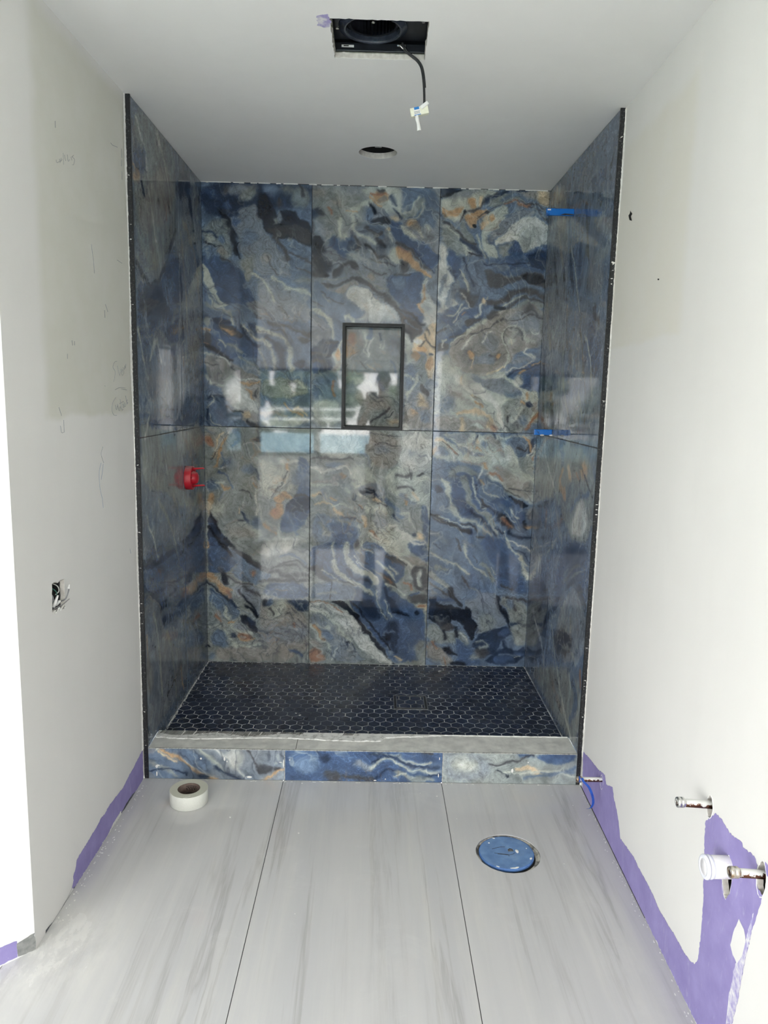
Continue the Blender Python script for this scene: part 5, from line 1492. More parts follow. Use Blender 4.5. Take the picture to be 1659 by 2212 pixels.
# joint bed under the tiles
jb=plate([(-2.4,RB),(.9,RB),(.9,2.705),(-2.4,2.705)],[circ(FH[0],FH[1],.104,48)],lambda p,q,d:(p,q,-.0035-d),.006)
struct_child=child('floor_joints',jb,M_grout,floor)
bed=plate([(-2.4,RB),(.9,RB),(.9,2.705),(-2.4,2.705)],[circ(FH[0],FH[1],.1045,48)],lambda p,q,d:(p,q,-.012-d),.03)
child('floor_bed',bed,M_wallback,floor)
# ceiling with fan opening and can-light opening
fanh=ragged([(-.140,2.150),(.1225,2.152),(.1255,2.3835),(-.1395,2.385)],.012,.0011)
canh=circ(-.009,3.252,.0785,60,.0005)
ceil=struct(obj('ceiling',plate([(-2.5,RB-.1),(1.0,RB-.1),(1.0,3.9),(-2.5,3.9)],[fanh,canh],lambda p,q,d:(p,q,ZC+d),.014),M_ceil))
# raw gypsum core shown round the cut edges
def rim_strip(loop,f,d0,d1):
    bm=bmesh.new(); n=len(loop)
    A=[bm.verts.new(f(p,q,d0)) for p,q in loop];B=[bm.verts.new(f(p,q,d1)) for p,q in loop]
    for i in range(n): bm.faces.new((A[i],A[(i+1)%n],B[(i+1)%n],B[i]))
    return bm
def shrink(L,k):
    cx=sum(p[0] for p in L)/len(L);cy=sum(p[1] for p in L)/len(L)
    return [(cx+(p[0]-cx)*k,cy+(p[1]-cy)*k) for p in L]
child('cut_board_edge',rim_strip(shrink(fanh,.992),lambda p,q,d:(p,q,ZC+d),.0004,.016),M_raw,ceil)
child('cut_board_edge',rim_strip(shrink(canh,.985),lambda p,q,d:(p,q,ZC+d),.0006,.022),M_raw,ceil)
child('bare_board_patch',plate(ragged(PATCH['ceil_purple'],.006,.0015),[],lambda p,q,d:(p,q,ZC-.0004+d),.0003),M_purple2,ceil)
struct(obj('ceiling',BOX((-2.5,RB-.1,ZC+.30),(1.0,3.9,ZC+.34)),M_darkhole))
# left painted wall (short return) with outlet hole
lf=lambda p,q,d:(xl(p)-d,p,q)
outlet=ragged([(1.992,.872),(2.076,.860),(2.075,.946),(1.998,.951)],.012,.0018)
wl=struct(obj('wall_left',plate([(1.80,.0),(2.712,.0),(2.712,ZC),(1.80,ZC)],[outlet],lf,.012),M_wl))
# 45 degree wall flaring left, then the wider rear room
A0=Vector((xl(1.80),1.80)); dirf=Vector((-.72,-.69)).normalized(); A1=A0+dirf*2.0
fn=Vector((dirf.y,-dirf.x)) # towards the cavity
if fn.dot(Vector((-1,1)))<0: fn=-fn
ff=lambda p,q,d:(A0.x+dirf.x*p+fn.x*d,A0.y+dirf.y*p+fn.y*d,q)
wlf=struct(obj('wall_left_angled',plate([(0,0),(2.0,0),(2.0,ZC),(0,ZC)],[],ff,.012),M_wh))
wall_side_hole=rect(-1.9,.75,-.55,2.05)
wls=struct(obj('wall_left_rear',plate([(RB,0),(A1.y,0),(A1.y,ZC),(RB,ZC)],[rect(-2.2,.30,-.15,2.2)],lambda p,q,d:(A1.x-d,p,q),.10),M_wh))
# right wall with the pipe holes
rf=lambda p,q,d:(xr(p)+d,p,q)
h1=circ(2.437,.156,.017,24,.0015,.025); h2=circ(1.621,.543,.0155,24,.0015,.027)
h3=[(1.508+.0215*math.cos(a)*(1 if math.sin(a)>-.6 else .8),.440+.051*math.sin(a)) for a in [2*math.pi*k/36 for k in range(36)]]
h3=[(p+random.gauss(0,.0007),q+random.gauss(0,.0007)) for p,q in h3]
h4=circ(1.371,.532,.017,28,.0015,.038)
WR=rect(-2.1,.75,-1.1,2.0)
wr=struct(obj('wall_right',plate([(RB,0),(2.712,0),(2.712,ZC),(RB,ZC)],[h1,h2,h3,h4,WR],rf,.012),M_wr))
for h in (h1,h2,h3,h4):
    child('cut_board_edge',rim_strip(shrink(h,.96),rf,.0003,.0125),M_raw,wr)
# cavity behind the boards: dark framing left, near-black right as painted-in shade
struct(obj('wall_right_cavity',BOX((.905,-.6,0),(.93,2.712,ZC)),M_darkhole))
struct(obj('wall_left_cavity',BOX((-.98,1.78,0),(-.955,2.712,ZC)),M_framing))
child('cut_board_edge',rim_strip(shrink(outlet,.97),lf,.0003,.0125),M_raw,wl)
# rear wall with glazed opening
WB=(-1.55,.62,.33,1.80)
wb=struct(obj('wall_rear',plate([(-2.5,0),(1.0,0),(1.0,ZC),(-2.5,ZC)],[rect(WB[0],WB[1],WB[2],WB[3])],lambda p,q,d:(p,RB-d,q),.10),M_wh))
portal(((WB[0]+WB[2])/2,RB-.05,(WB[1]+WB[3])/2),(math.radians(90),0,0),WB[2]-WB[0],WB[3]-WB[1])
portal((A1.x-.05,-1.175,1.25),(0,math.radians(-90),0),1.9,2.05)
portal((.80+.05,-1.6,1.375),(0,math.radians(90),0),1.25,1.0)
def window(name,f,p0,q0,p1,q1,mull):
    t=.04; r=struct(empty(name,f((p0+p1)/2,q0,0)))
    fr=bmesh.new()
    def bar(a,b,c,d):
        P=[Vector(f(a,b,.02)),Vector(f(c,d,.07))]
        lo=[min(P[0][i],P[1][i]) for i in range(3)];hi=[max(P[0][i],P[1][i]) for i in range(3)]; box(fr,lo,hi,.003)
    bar(p0,q0,p1,q0+t);bar(p0,q1-t,p1,q1);bar(p0,q0+t,p0+t,q1-t);bar(p1-t,q0+t,p1,q1-t)
    for m_ in mull: bar(m_-.02,q0+t,m_+.02,q1-t)
    child('window_frame',fr,M_bronze,r)
    return r
window('window_1',lambda p,q,d:(p,RB-d,q),WB[0],WB[1],WB[2],WB[3],[-.80])
window('window_2',lambda p,q,d:(A1.x-d,p,q),-2.2,.30,-.15,2.2,[-1.1])
window('window_3',lambda p,q,d:(.80+d,p,q),-2.1,.75,-1.1,2.0,[])
# ================================================================= SHOWER WALLS
# back wall: six large tiles over a dark mortar bed
bkf=lambda U,V,D:(U,YB+D,V)
wbk=struct(obj('wall_back',plate([(-.90,0),(.90,0),(.90,ZC),(-.90,ZC)],[rect(-.158,1.312,.131,1.816)],lambda p,q,d:(p,YB+.0022+d,q),.02),M_grout))
s1=-.3186; s2=s1+.610; g=.0012
NH=(-.158,.131,1.312,1.816)
ST=.0023
sheet('wall_tile','TL',XL,s1-g,ZS+g,ZC-.003,ST,ST,bkf,wbk,tilt=(.0014,.0008))
sheet('wall_tile','TM',s1+g,s2-g,ZS+g,ZC-.003,ST,ST,bkf,wbk,hole=NH)
sheet('wall_tile','TR',s2+g,XR,ZS+g,ZC-.003,ST,ST,bkf,wbk,tilt=(-.0008,.0005))
sheet('wall_tile','BL',XL,s1-g,ZP-.002,ZS-g,ST,ST,bkf,wbk,tilt=(.0012,-.0014))
sheet('wall_tile','BM',s1+g,s2-g,ZP-.002,ZS-g,ST,ST,bkf,wbk,tilt=(0,-.0016))
sheet('wall_tile','BR',s2+g,XR,ZP-.002,ZS-g,ST,ST,bkf,wbk,tilt=(-.0008,-.001))
# side walls
YS=3.319
for side,code,X,sg in (('wall_shower_left','L',XL,-1),('wall_shower_right','R',XR,1)):
    p=struct(obj(side,BOX(*sorted([(X+sg*.003,YF+.002,0),(X+sg*.014,YB+.02,ZC)])) if sg>0 else BOX((X-.014,YF+.002,0),(X-.003,YB+.02,ZC)),M_grout))
    ef=(lambda X_,s_:(lambda U,V,D:(X_+s_*D+0*U,U,V)))(X,sg)
    for (a,b) in ((YF+.003,YS-g),(YS+g,YB)):
        for (c_,d_) in ((0.0 if a<3 else ZP-.002,ZS-g),(ZS+g,ZC-.003)):
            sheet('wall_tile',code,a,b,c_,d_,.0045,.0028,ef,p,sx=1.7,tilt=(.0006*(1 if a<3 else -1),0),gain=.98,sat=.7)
# black metal edge trims standing on the floor
for nm,X,sg in (('trim_1',XL,-1),('trim_2',XR,1)):
    bm=bmesh.new()
    x0,x1=sorted((X-sg*.0006,X+sg*.0145)); box(bm,(x0,YF-.0015,.001),(x1,YF+.0025,ZC-.001),.0006)
    x0,x1=sorted((X-sg*.0016,X+sg*.0008)); box(bm,(x0,YF-.0015,.001),(x1,YF+.007,ZC-.001),.0003)
    t=struct(obj(nm,bm,M_trim))
# rough plaster fillets beside the trims
def fillet(side,parent):
    bm=bmesh.new(); prev=None; z=.12
    while z<ZC-.002:
        wd=(.016 if side<0 else .013)+.006*math.sin(z*9)+random.uniform(-.002,.002); th=.002+random.uniform(0,.002)
        gap=random.uniform(-.0015,.001)
        if side<0: xs=xl(2.70); pts=[(xs+.0005,2.7045-wd),(xs+th,2.7045-wd*.6),(xs+th+.001,2.6955+gap),(xs+.0005,2.698+gap)]
        else: xs=xr(2.70); pts=[(xs-.0005,2.7045-wd),(xs-th,2.7045-wd*.6),(xs-th-.001,2.6955+gap),(xs-.0005,2.698+gap)]
        ring=[bm.verts.new((p[0],p[1],z)) for p in pts]
        if prev:
            for i in range(4): bm.faces.new((prev[i],prev[(i+1)%4],ring[(i+1)%4],ring[i]))
        prev=ring; z+=.006
    bmesh.ops.recalc_face_normals(bm,faces=bm.faces)
    child('plaster_edge',bm,M_plaster,parent)
fillet(-1,wl); fillet(1,wr)
# bare purple board, scrapes, gaps
def on_left(name,P,mat,off,step=.006,jit=.0012,zmin=.002):
    P=[(a,max(b,zmin)) for a,b in P]
    return child(name,plate(ragged(P,step,jit),[],lambda p,q,d:(xl(p)+off-d,p,q),.0004),mat,wl)
def on_right(name,P,mat,off,holes=[],step=.006,jit=.0012,zmin=.002):
    P=[(a,max(b,zmin)) for a,b in P]
    return child(name,plate(ragged(P,step,jit),holes,lambda p,q,d:(xr(p)-off+d,p,q),.0004),mat,wr)
on_left('bare_board_patch',PATCH['purple_left'],M_purple,.0008)
on_left('board_gap',PATCH['gap_left'],M_framing,.0012,.01,.0004)
on_left('board_gap',[(2.60,.002),(2.57,.010),(2.50,.012),(2.45,.006),(2.44,.002)],M_framing,.0014,.01,.0006)
on_left('plaster_smear',[(a,max(b,0)+.003) for a,b in PATCH['plaster_left']],M_plaster,.0018,.005,.001)
on_right('board_gap',[(1.95,.0003),(1.95,.0022),(2.3,.0040),(2.69,.0050),(2.69,.0003)],M_darkhole,.0014,step=.02,jit=.0004,zmin=.0003)
rh=[shrink(h3,1.02)]
on_right('bare_board_patch',[(a,b if b>.034 else .0015) for a,b in PATCH['purple_right']],M_purple,.0008,holes=rh)
on_right('bare_board_patch',PATCH['purple_right2'],M_purple,.0008)
on_right('thin_paint_smear',PATCH['lens_right'],M_wr,.0016,step=.01,jit=.0006)
on_right('thin_paint_smear',PATCH['fringe_right'],M_purple2,.0013,step=.008,jit=.0012)
on_right('wall_nick',PATCH['nick_right'],M_darkhole,.0008,step=.004,jit=.0005)
on_right('wall_nick',PATCH['nick_right2'],M_darkhole,.0008,step=.004,jit=.0003)
fp=[(.002,.045),(.05,.050),(.12,.052),(.20,.044),(.20,.002),(.05,.002),(.04,.012)]
child('bare_board_patch',plate(ragged([(.045,.050),(.10,.054),(.22,.060),(.22,.004),(.06,.004),(.046,.004)],.008,.0012),[],lambda p,q,d:ff(p,q,-.0008+d),.0004),M_purple,wlf)
child('metal_corner_bead',plate(ragged([(.0,.050),(.046,.042),(.044,.004),(.0,.002)],.008,.0016),[],lambda p,q,d:ff(p,q,-.0012+d),.0004),M_steel,wlf)
# pencil notes on the left wall
def strokes(name,L,r,mat,parent):
    bm=bmesh.new()
    for s in L:
        P=[(xl(a)+.0006,a,b) for a,b in s]
        if len(P)>2: P=spline(P,4)
        tube(bm,P,r,5)
    return child(name,bm,mat,parent)
strokes('handwriting',STROKE['writing_shower'],.0006,M_pencil,wl)
strokes('handwriting',STROKE['writing_controls'],.0007,M_pencil,wl)
strokes('handwriting',STROKE['writing_angles'],.0005,M_pencil,wl)
strokes('pencil_mark',STROKE['marks_left'],.0007,M_pencil,wl)
strokes('pencil_mark',STROKE['marks_left2'],.0005,M_bluepencil,wl)
# ================================================================= SHOWER PAN
def clip(poly,xmin,xmax,ymin,ymax):
    def cut(P,ax,v,keep_gt):
        out=[]
        for i in range(len(P)):
            a=P[i];b=P[(i+1)%len(P)]; ia=(a[ax]>v)==keep_gt; ib=(b[ax]>v)==keep_gt
            if ia: out.append(a)
            if ia!=ib:
                t=(v-a[ax])/(b[ax]-a[ax]); out.append((a[0]+(b[0]-a[0])*t,a[1]+(b[1]-a[1])*t))
        return out
    for ax,v,k in ((0,xmin,True),(0,xmax,False),(1,ymin,True),(1,ymax,False)):
        poly=cut(poly,ax,v,k)
        if len(poly)<3: return []
    return poly
def hexes(bounds,z0,z1,pitch=.0508,gap=.0026,org=(0,0)):
    bm=bmesh.new(); R=(pitch-gap)/math.sqrt(3); rowp=pitch*math.sqrt(3)/2
    x0,x1,y0,y1=bounds
    for j in range(-1,int((y1-y0)/rowp)+3):
        for i in range(-1,int((x1-x0)/pitch)+3):
            cx=x0+org[0]+(i+.5*(j%2))*pitch; cy=y0+org[1]+j*rowp
            P=[(cx+R*math.cos(math.radians(30+60*k)),cy+R*math.sin(math.radians(30+60*k))) for k in range(6)]
            P=clip(P,x0,x1,y0,y1)
            if len(P)<3: continue
            c=(sum(p[0] for p in P)/len(P),sum(p[1] for p in P)/len(P)); dz=random.uniform(0,.0003); tx=random.gauss(0,.006); ty=random.gauss(0,.006)
            zz=lambda p:z1+dz+(p[0]-c[0])*tx+(p[1]-c[1])*ty
            top=[bm.verts.new((c[0]+(p[0]-c[0])*.955,c[1]+(p[1]-c[1])*.955,zz(p))) for p in P]
            mid=[bm.verts.new((p[0],p[1],z1-.0005)) for p in P]; bot=[bm.verts.new((p[0],p[1],z0)) for p in P]
            n=len(P)
            try:
                bm.faces.new(top)
                for a,b in ((top,mid),(mid,bot)):
                    for k in range(n): bm.faces.new((b[k],b[(k+1)%n],a[(k+1)%n],a[k]))
            except ValueError: pass
    bmesh.ops.recalc_face_normals(bm,faces=bm.faces)
    return bm
pan=obj('shower_pan',BOX((XL,YK,0),(XR,YB,ZP-.0006)),M_hexgrout)
tag(pan,'sunken shower floor of dark navy hexagon mosaic with patchy pale grout','shower floor')
hx=obj('hexagon_mosaic',hexes((XL+.004,XR-.004,YK+.004,YB-.006),ZP-.004,ZP),M_hex,pan)
# drain
dr=empty('shower_drain',(.190,3.258,ZP)); tag(dr,'square tile-in drain with thin metal frame set in the hexagon shower floor','drain')
dx,dy=.190,3.258
def ringframe(cx,cy,r,w_,z0,z1):
    bm=bmesh.new()
    box(bm,(cx-r,cy-r,z0),(cx+r,cy-r+w_,z1));box(bm,(cx-r,cy+r-w_,z0),(cx+r,cy+r,z1))
    box(bm,(cx-r,cy-r+w_,z0),(cx-r+w_,cy+r-w_,z1));box(bm,(cx+r-w_,cy-r+w_,z0),(cx+r,cy+r-w_,z1)); return bm
child('drain_channel',BOX((dx-.076,dy-.076,ZP-.001),(dx+.076,dy+.076,ZP+.0008)),M_grout,dr)
child('drain_frame',ringframe(dx,dy,.077,.0022,ZP,ZP+.0022),M_steel,dr)
child('insert_frame',ringframe(dx,dy,.064,.002,ZP,ZP+.0024),M_steel,dr)
child('insert_bed',BOX((dx-.062,dy-.062,ZP),(dx+.062,dy+.062,ZP+.0014)),M_whitegrout,dr)
child('insert_mosaic',hexes((dx-.0615,dx+.0615,dy-.0615,dy+.0615),ZP+.0008,ZP+.0024,gap=.0042,org=(.036,.018)),M_hex,dr)
# ================================================================= CURB
curb=empty('shower_curb',(-.016,2.77,0)); tag(curb,'low shower curb faced with three onyx-print tiles, grey unfinished mortar top','curb')
# core with slightly uneven mortar top
bm=bmesh.new(); nx,ny=120,8; ZT=ZK
grid=[[bm.verts.new((XL+.001+(XR-XL-.002)*i/nx,2.7035+(YK-2.7035)*j/ny,ZT+(.0009*math.sin(i*.7)+random.uniform(-.0006,.0006))*(0<j<ny))) for j in range(ny+1)] for i in range(nx+1)]
low=[[bm.verts.new((grid[i][j].co.x,grid[i][j].co.y,0)) for j in (0,ny)] for i in (range(nx+1))]
for i in range(nx):
    for j in range(ny): bm.faces.new((grid[i][j],grid[i+1][j],grid[i+1][j+1],grid[i][j+1]))
    bm.faces.new((low[i][0],low[i+1][0],grid[i+1][0],grid[i][0])); bm.faces.new((grid[i][ny],grid[i+1][ny],low[i+1][1],low[i][1]))
child('curb_top',bm,M_curbtop,curb)
# thinset along the back edge of the curb with trowel ridges
bm=bmesh.new(); n=150; A=[];B=[];Cc=[]
for i in range(n+1):
    x=XL+.004+(XR-XL-.008)*i/n; fw_=.060+.009*math.sin(i*.11)+random.uniform(-.003,.003)
    if x>.05: fw_=max(.006,.040-(x-.05)*.13+random.uniform(-.004,.004))
    zt=ZK+.0035+random.uniform(-.0006,.0006)
    A.append(bm.verts.new((x,YK-fw_,ZK+.0005)));B.append(bm.verts.new((x,YK-fw_+.004,zt)));Cc.append(bm.verts.new((x,YK-.0005,zt)))
D_=[bm.verts.new((v_.co.x,YK-.0005,ZK-.004)) for v_ in Cc]
for i in range(n):
    for P,Q in ((A,B),(B,Cc),(Cc,D_)): bm.faces.new((P[i],P[i+1],Q[i+1],Q[i]))
child('thinset_strip',bm,M_thin,curb)
bm=bmesh.new()
def ridge(x,y0,y1,sk):
    p=[(x,y0),(x+.0022,y0),(x+.0022+sk,y1),(x+sk,y1)]; z0,z1=ZK+.003,ZK+.0052
    v0=[bm.verts.new((a,b,z0)) for a,b in p]; v1=[bm.verts.new((a,b,z1)) for a,b in p]
    bm.faces.new(v1)
    for k in range(4): bm.faces.new((v0[k],v0[(k+1)%4],v1[(k+1)%4],v1[k]))
x=XL+.012
while x<-.275:
    L_=.024+.012*math.sin(x*23)+random.uniform(-.003,.003)
    if random.random()<.93: ridge(x,YK-.004-max(L_,.004),YK-.003,.006)
    x+=.0056
for x in [-.102+.006*k for k in range(7)]: ridge(x,YK-.020,YK-.004,.007)
for x in [-.275+.005*k for k in range(3)]: ridge(x,YK-.016,YK-.004,.002)
child('trowel_ridges',bm,M_ridge,curb)
child('curb_seam',BOX((-.2785,2.707,ZK),(-.2772,YK-.03,ZK+.0011)),M_grout,curb)
cf=lambda U,V,D:(U,YF+D,V)
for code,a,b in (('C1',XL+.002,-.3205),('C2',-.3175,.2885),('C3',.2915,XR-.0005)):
    sheet('front_tile',code,a,b,.001,ZK-.002,.0018,.0018,cf,curb,gain=1.5)  # print gain raised: brighter light outside the shower put into the colour
child('tile_joint_filler',BOX((-.3205,YF+.0004,.001),(-.3175,YF+.003,ZK-.004)),M_whitegrout,curb)
child('tile_joint_filler',BOX((.2885,YF+.0004,.001),(.2915,YF+.003,ZK-.004)),M_whitegrout,curb)
child('edge_filler',BOX((XL+.002,YF+.001,ZK-.0035),(XR-.001,YF+.006,ZK+.0006)),M_whitegrout,curb)
# ================================================================= NICHE
ni=empty('shower_niche',(-.0135,YB,1.312)); tag(ni,'tall recessed wall niche with black metal frame and onyx-print back','niche')
nf=bmesh.new(); a0,a1,b0,b1=-.1655,.1385,1.3045,1.8215; ww=.0165
for P in ([(a0,b0),(a1,b0),(a1-ww,b0+ww),(a0+ww,b0+ww)],[(a1,b0),(a1,b1),(a1-ww,b1-ww),(a1-ww,b0+ww)],[(a1,b1),(a0,b1),(a0+ww,b1-ww),(a1-ww,b1-ww)],[(a0,b1),(a0,b0),(a0+ww,b0+ww),(a0+ww,b1-ww)]):
    # mitred bar: flat lip outside, stepping down towards the recess
    (p,q,r_,s_)=P; lp=lambda A_,B_,t:(A_[0]+(B_[0]-A_[0])*t,A_[1]+(B_[1]-A_[1])*t)
    rows=[]
    for t,dp in ((0,-.0002),(0,-.006),(.55,-.0065),(.6,-.003),(.9,-.0025),(1.,.001),(1.,.012)):
        u_=lp(p,s_,t);w__=lp(q,r_,t); rows.append((nf.verts.new((u_[0],YB+dp,u_[1])),nf.verts.new((w__[0],YB+dp,w__[1]))))
    for k in range(len(rows)-1): nf.faces.new((rows[k][0],rows[k][1],rows[k+1][1],rows[k+1][0]))
bmesh.ops.recalc_face_normals(nf,faces=nf.faces)
child('niche_frame',nf,M_frame,ni)
ND=.085
o=sheet('back_panel','NI',-.152,.125,1.318,1.810,ST,ST,lambda U,V,D:(U,YB+ND+D,V),ni)
for nm,a,b in (('niche_side',(-.158,YB+.004,1.312),(-.150,YB+ND+.01,1.816)),('niche_side',(.123,YB+.004,1.312),(.131,YB+ND+.01,1.816)),('niche_head',(-.15,YB+.004,1.808),(.123,YB+ND+.01,1.816)),('niche_sill',(-.15,YB+.004,1.312),(.123,YB+ND+.01,1.320))):
    child(nm,BOX(a,b),M_black,ni)
# ================================================================= EXHAUST FAN
fan=empty('exhaust_fan',(-.008,2.27,2.47)); tag(fan,'black exhaust fan housing left open in the ceiling cutout','exhaust fan')
bm=bmesh.new(); hx0,hx1,hy0,hy1=-.146,.131,2.140,2.392; z0,z1=ZC+.016,ZC+.20
for a,b in (((hx0-.003,hy0-.003,z0),(hx0,hy1+.003,z1)),((hx1,hy0-.003,z0),(hx1+.003,hy1+.003,z1)),((hx0,hy0-.003,z0),(hx1,hy0,z1)),((hx0,hy1,z0),(hx1,hy1+.003,z1)),((hx0,hy0,z1-.003),(hx1,hy1,z1))): box(bm,a,b)
child('fan_housing',bm,M_blackplastic,fan)
child('housing_flange',plate(rect(hx0-.003,hy0-.003,hx1+.003,hy1+.003),[rect(hx0+.010,hy0+.008,hx1-.006,hy1-.010)],lambda p,q,d:(p,q,ZC+.0145+d),.002),M_gasket,fan)
fc=(-.027,2.296)
child('inlet_plate',plate(rect(hx0+.001,hy0+.001,hx1-.001,hy1-.022),[circ(fc[0],fc[1]-.006,.0775,48)],lambda p,q,d:(p,q,ZC+.045+d),.003),M_blackplastic,fan)
Mx=Matrix.Translation((fc[0],fc[1]-.006,ZC+.045))
bm=bmesh.new(); lathe(bm,[(.098,.0),(.096,-.004),(.088,-.005),(.083,-.010),(.078,-.011),(.0755,-.006),(.074,.012),(.076,.02)],56,Mx)
child('inlet_ring',bm,mottled('black_gloss_ring',(.016,.022,.036),(.035,.044,.064),60,.25),fan,True)
bm=bmesh.new()
for k in range(40):
    a=2*math.pi*k/40; c0=Vector((fc[0]+.066*math.cos(a),fc[1]-.006+.066*math.sin(a),ZC+.05)); d0=Vector((math.cos(a+.9),math.sin(a+.9),0))*.010
    v4=[bm.verts.new(p) for p in (c0,c0+d0,c0+d0+Vector((0,0,.08)),c0+Vector((0,0,.08)))]; bm.faces.new(v4)
lathe(bm,[(.073,.006),(.064,.004),(.064,.007),(.073,.009)],40,Mx,closed=True)
child('blower_wheel',bm,M_blackplastic,fan)
bm=bmesh.new(); R_=lathe(bm,[(.004,.02),(.009,.022),(.0105,.026),(.0105,.032),(.016,.034),(.03,.052),(.07,.08)],24,Mx); cap(bm,R_[0],True)
child('motor_hub',bm,M_blackplastic,fan,True)
bm=bmesh.new(); R_=lathe(bm,[(.0045,.010),(.006,.011),(.006,.018),(.009,.019),(.009,.023)],6,Mx); cap(bm,R_[0],True)
child('hub_nut',bm,M_chrome,fan)
lab=child('rating_label',BOX((-.119,2.3745,ZC+.026),(-.083,2.3752,ZC+.0325)),M_wht,fan)
child('label_print',BOX((-.113,2.3738,ZC+.028),(-.098,2.3744,ZC+.031)),M_ink,fan)
child('wire_box_cover',BOX((hx0+.002,2.376,ZC+.017),(hx1-.002,2.3905,ZC+.040),.002),M_blackplastic,fan)
bm=bmesh.new(); tube(bm,spline([(.048,2.362,ZC+.030),(.054,2.359,ZC+.026),(.060,2.360,ZC+.021),(.066,2.362,ZC+.024),(.065,2.364,ZC+.032)],5),.0022,8)
box(bm,(.043,2.360,ZC+.027),(.056,2.3665,ZC+.0315),.0006); child('wire_clamp',bm,M_chrome,fan)
for x,y in ((-.125,2.20),(.112,2.25),(-.128,2.30)):
    bm=bmesh.new(); R_=lathe(bm,[(.0045,-.0035),(.005,-.001),(.005,.0)],12,Matrix.Translation((x,y,ZC+.045))); cap(bm,R_[0],True); child('screw',bm,M_chrome,fan)
# hanging low voltage lead
cab=empty('hanging_cable',(.0669,2.40,ZC+.03)); tag(cab,'black cable hanging from the ceiling fan opening with a taped white connector','cable')
pts=spline([(.058,2.360,2.492),(.0655,2.362,2.473),(.082,2.364,2.4610),(.1010,2.365,2.4480),(.1130,2.365,2.4330),(.1190,2.365,2.415),(.1235,2.365,2.388),(.1260,2.365,2.358),(.1272,2.365,2.328)],6)
bm=bmesh.new(); tube(bm,pts,.0036,10); child('cable_cord',bm,M_black,cab)
bm=bmesh.new(); tube(bm,[p+Vector((.0036,-.001,.0008)) for p in pts[4:40]],.0022,8); child('ground_wire',bm,M_black,cab)
def tilted(name,a,b,mat,ang,piv,par,bev=.001):
    bm=BOX(a,b,bev); bmesh.ops.rotate(bm,verts=bm.verts,cent=piv,matrix=Matrix.Rotation(ang,3,'Y')); return child(name,bm,mat,par)
pv=(.115,2.42,2.33)
tilted('connector_body',(.089,2.412,2.316),(.142,2.428,2.339),M_cream,math.radians(-13),pv,cab,.0015)
tilted('connector_label',(.099,2.4112,2.3165),(.118,2.4122,2.3385),M_wht,math.radians(-13),pv,cab,.0002)
tilted('blue_print',(.101,2.4106,2.332),(.116,2.4114,2.3390),M_blueprint,math.radians(-13),pv,cab,.0002)
tilted('blue_print',(.098,2.4106,2.3165),(.118,2.4114,2.3185),M_blueprint,math.radians(-13),pv,cab,.0002)
for k in range(6):
    tilted('printed_dots',(.1+.0028*k,2.4106,2.3215),(.1016+.0028*k,2.4114,2.323),M_ink,math.radians(-13),pv,cab,.0001)
    tilted('printed_dots',(.1+.0028*k,2.4106,2.3255),(.1016+.0028*k,2.4114,2.327),M_ink,math.radians(-13),pv,cab,.0001)
tilted('wire_nut',(.119,2.408,2.338),(.146,2.418,2.349),M_wht,math.radians(-38),(.132,2.42,2.34),cab,.003)
SH=Vector((-.003,-.055,-.0195))
bm=bmesh.new(); tube(bm,spline([(.108,2.416,2.325),(.110,2.414,2.305),(.114,2.416,2.292),(.117,2.417,2.274)],4),[.004,.0042,.0045,.005,.0055,.0055,.005,.0048,.0048,.005,.0055,.0058,.0062],8)
child('tape_tail',bm,M_wht,cab)
for o_c in cab.children:
    if o_c.name.split('.')[0] not in ('cable_cord','ground_wire'): o_c.location=o_c.location+SH
# can light opening
can=empty('recessed_light_opening',(-.009,3.252,ZC)); tag(can,'round ceiling hole for a recessed light above the shower, empty','light opening')
Mc=Matrix.Translation((-.009,3.252,ZC+.0155)); bm=bmesh.new(); R_=lathe(bm,[(.092,0),(.090,.02),(.088,.12),(.085,.125)],40,Mc); cap(bm,R_[-1]); child('light_can',bm,M_darkhole,can)
bm=bmesh.new(); box(bm,(-.022,3.275,ZC+.028),(.006,3.279,ZC+.033),.001); child('can_clip',bm,M_steel,can)
# ================================================================= OUTLET OPENING
ob=empty('outlet_box',(xl(2.02),2.02,.91)); tag(ob,'open electrical box in the left painted wall with loose green and white wires','electrical box')
bm=bmesh.new(); X0=xl(2.02)
for a,b in (((X0-.062,1.985,.885),(X0-.060,2.060,.945)),((X0-.062,2.058,.885),(X0-.014,2.060,.945)),((X0-.062,1.983,.885),(X0-.014,1.985,.945)),((X0-.062,1.983,.944),(X0-.014,2.060,.946))): box(bm,a,b)
child('box_shell',bm,M_darkhole,ob)
def wire(pts,r,mat,nm):
    bm=bmesh.new(); tube(bm,spline(pts,5),r,7); return child(nm,bm,mat,ob)
wire([(X0-.05,2.01,.94),(X0-.03,2.03,.93),(X0-.012,2.036,.915),(X0-.010,2.03,.895),(X0-.02,2.02,.885)],.0014,M_greenwire,'green_wire')
wire([(X0-.05,2.05,.93),(X0-.02,2.025,.925),(X0-.012,2.01,.930)],.0014,M_greenwire,'green_wire')
wire([(X0-.04,2.045,.94),(X0-.015,2.048,.93),(X0-.008,2.046,.915),(X0-.016,2.04,.905)],.0015,M_whitewire,'white_wire')
wire([(X0-.03,1.990,.925),(X0-.006,1.992,.918),(X0-.004,1.994,.900),(X0-.02,1.996,.885)],.0018,M_greyplast,'grey_wire')
wire([(X0-.02,2.045,.880),(X0+.004,2.055,.888),(X0+.010,2.066,.908),(X0+.011,2.070,.921)],.0018,M_greyplast,'grey_wire')
wire([(X0-.01,2.01,.872),(X0+.004,2.04,.878),(X0+.008,2.075,.884)],.0013,M_greyplast,'grey_wire')
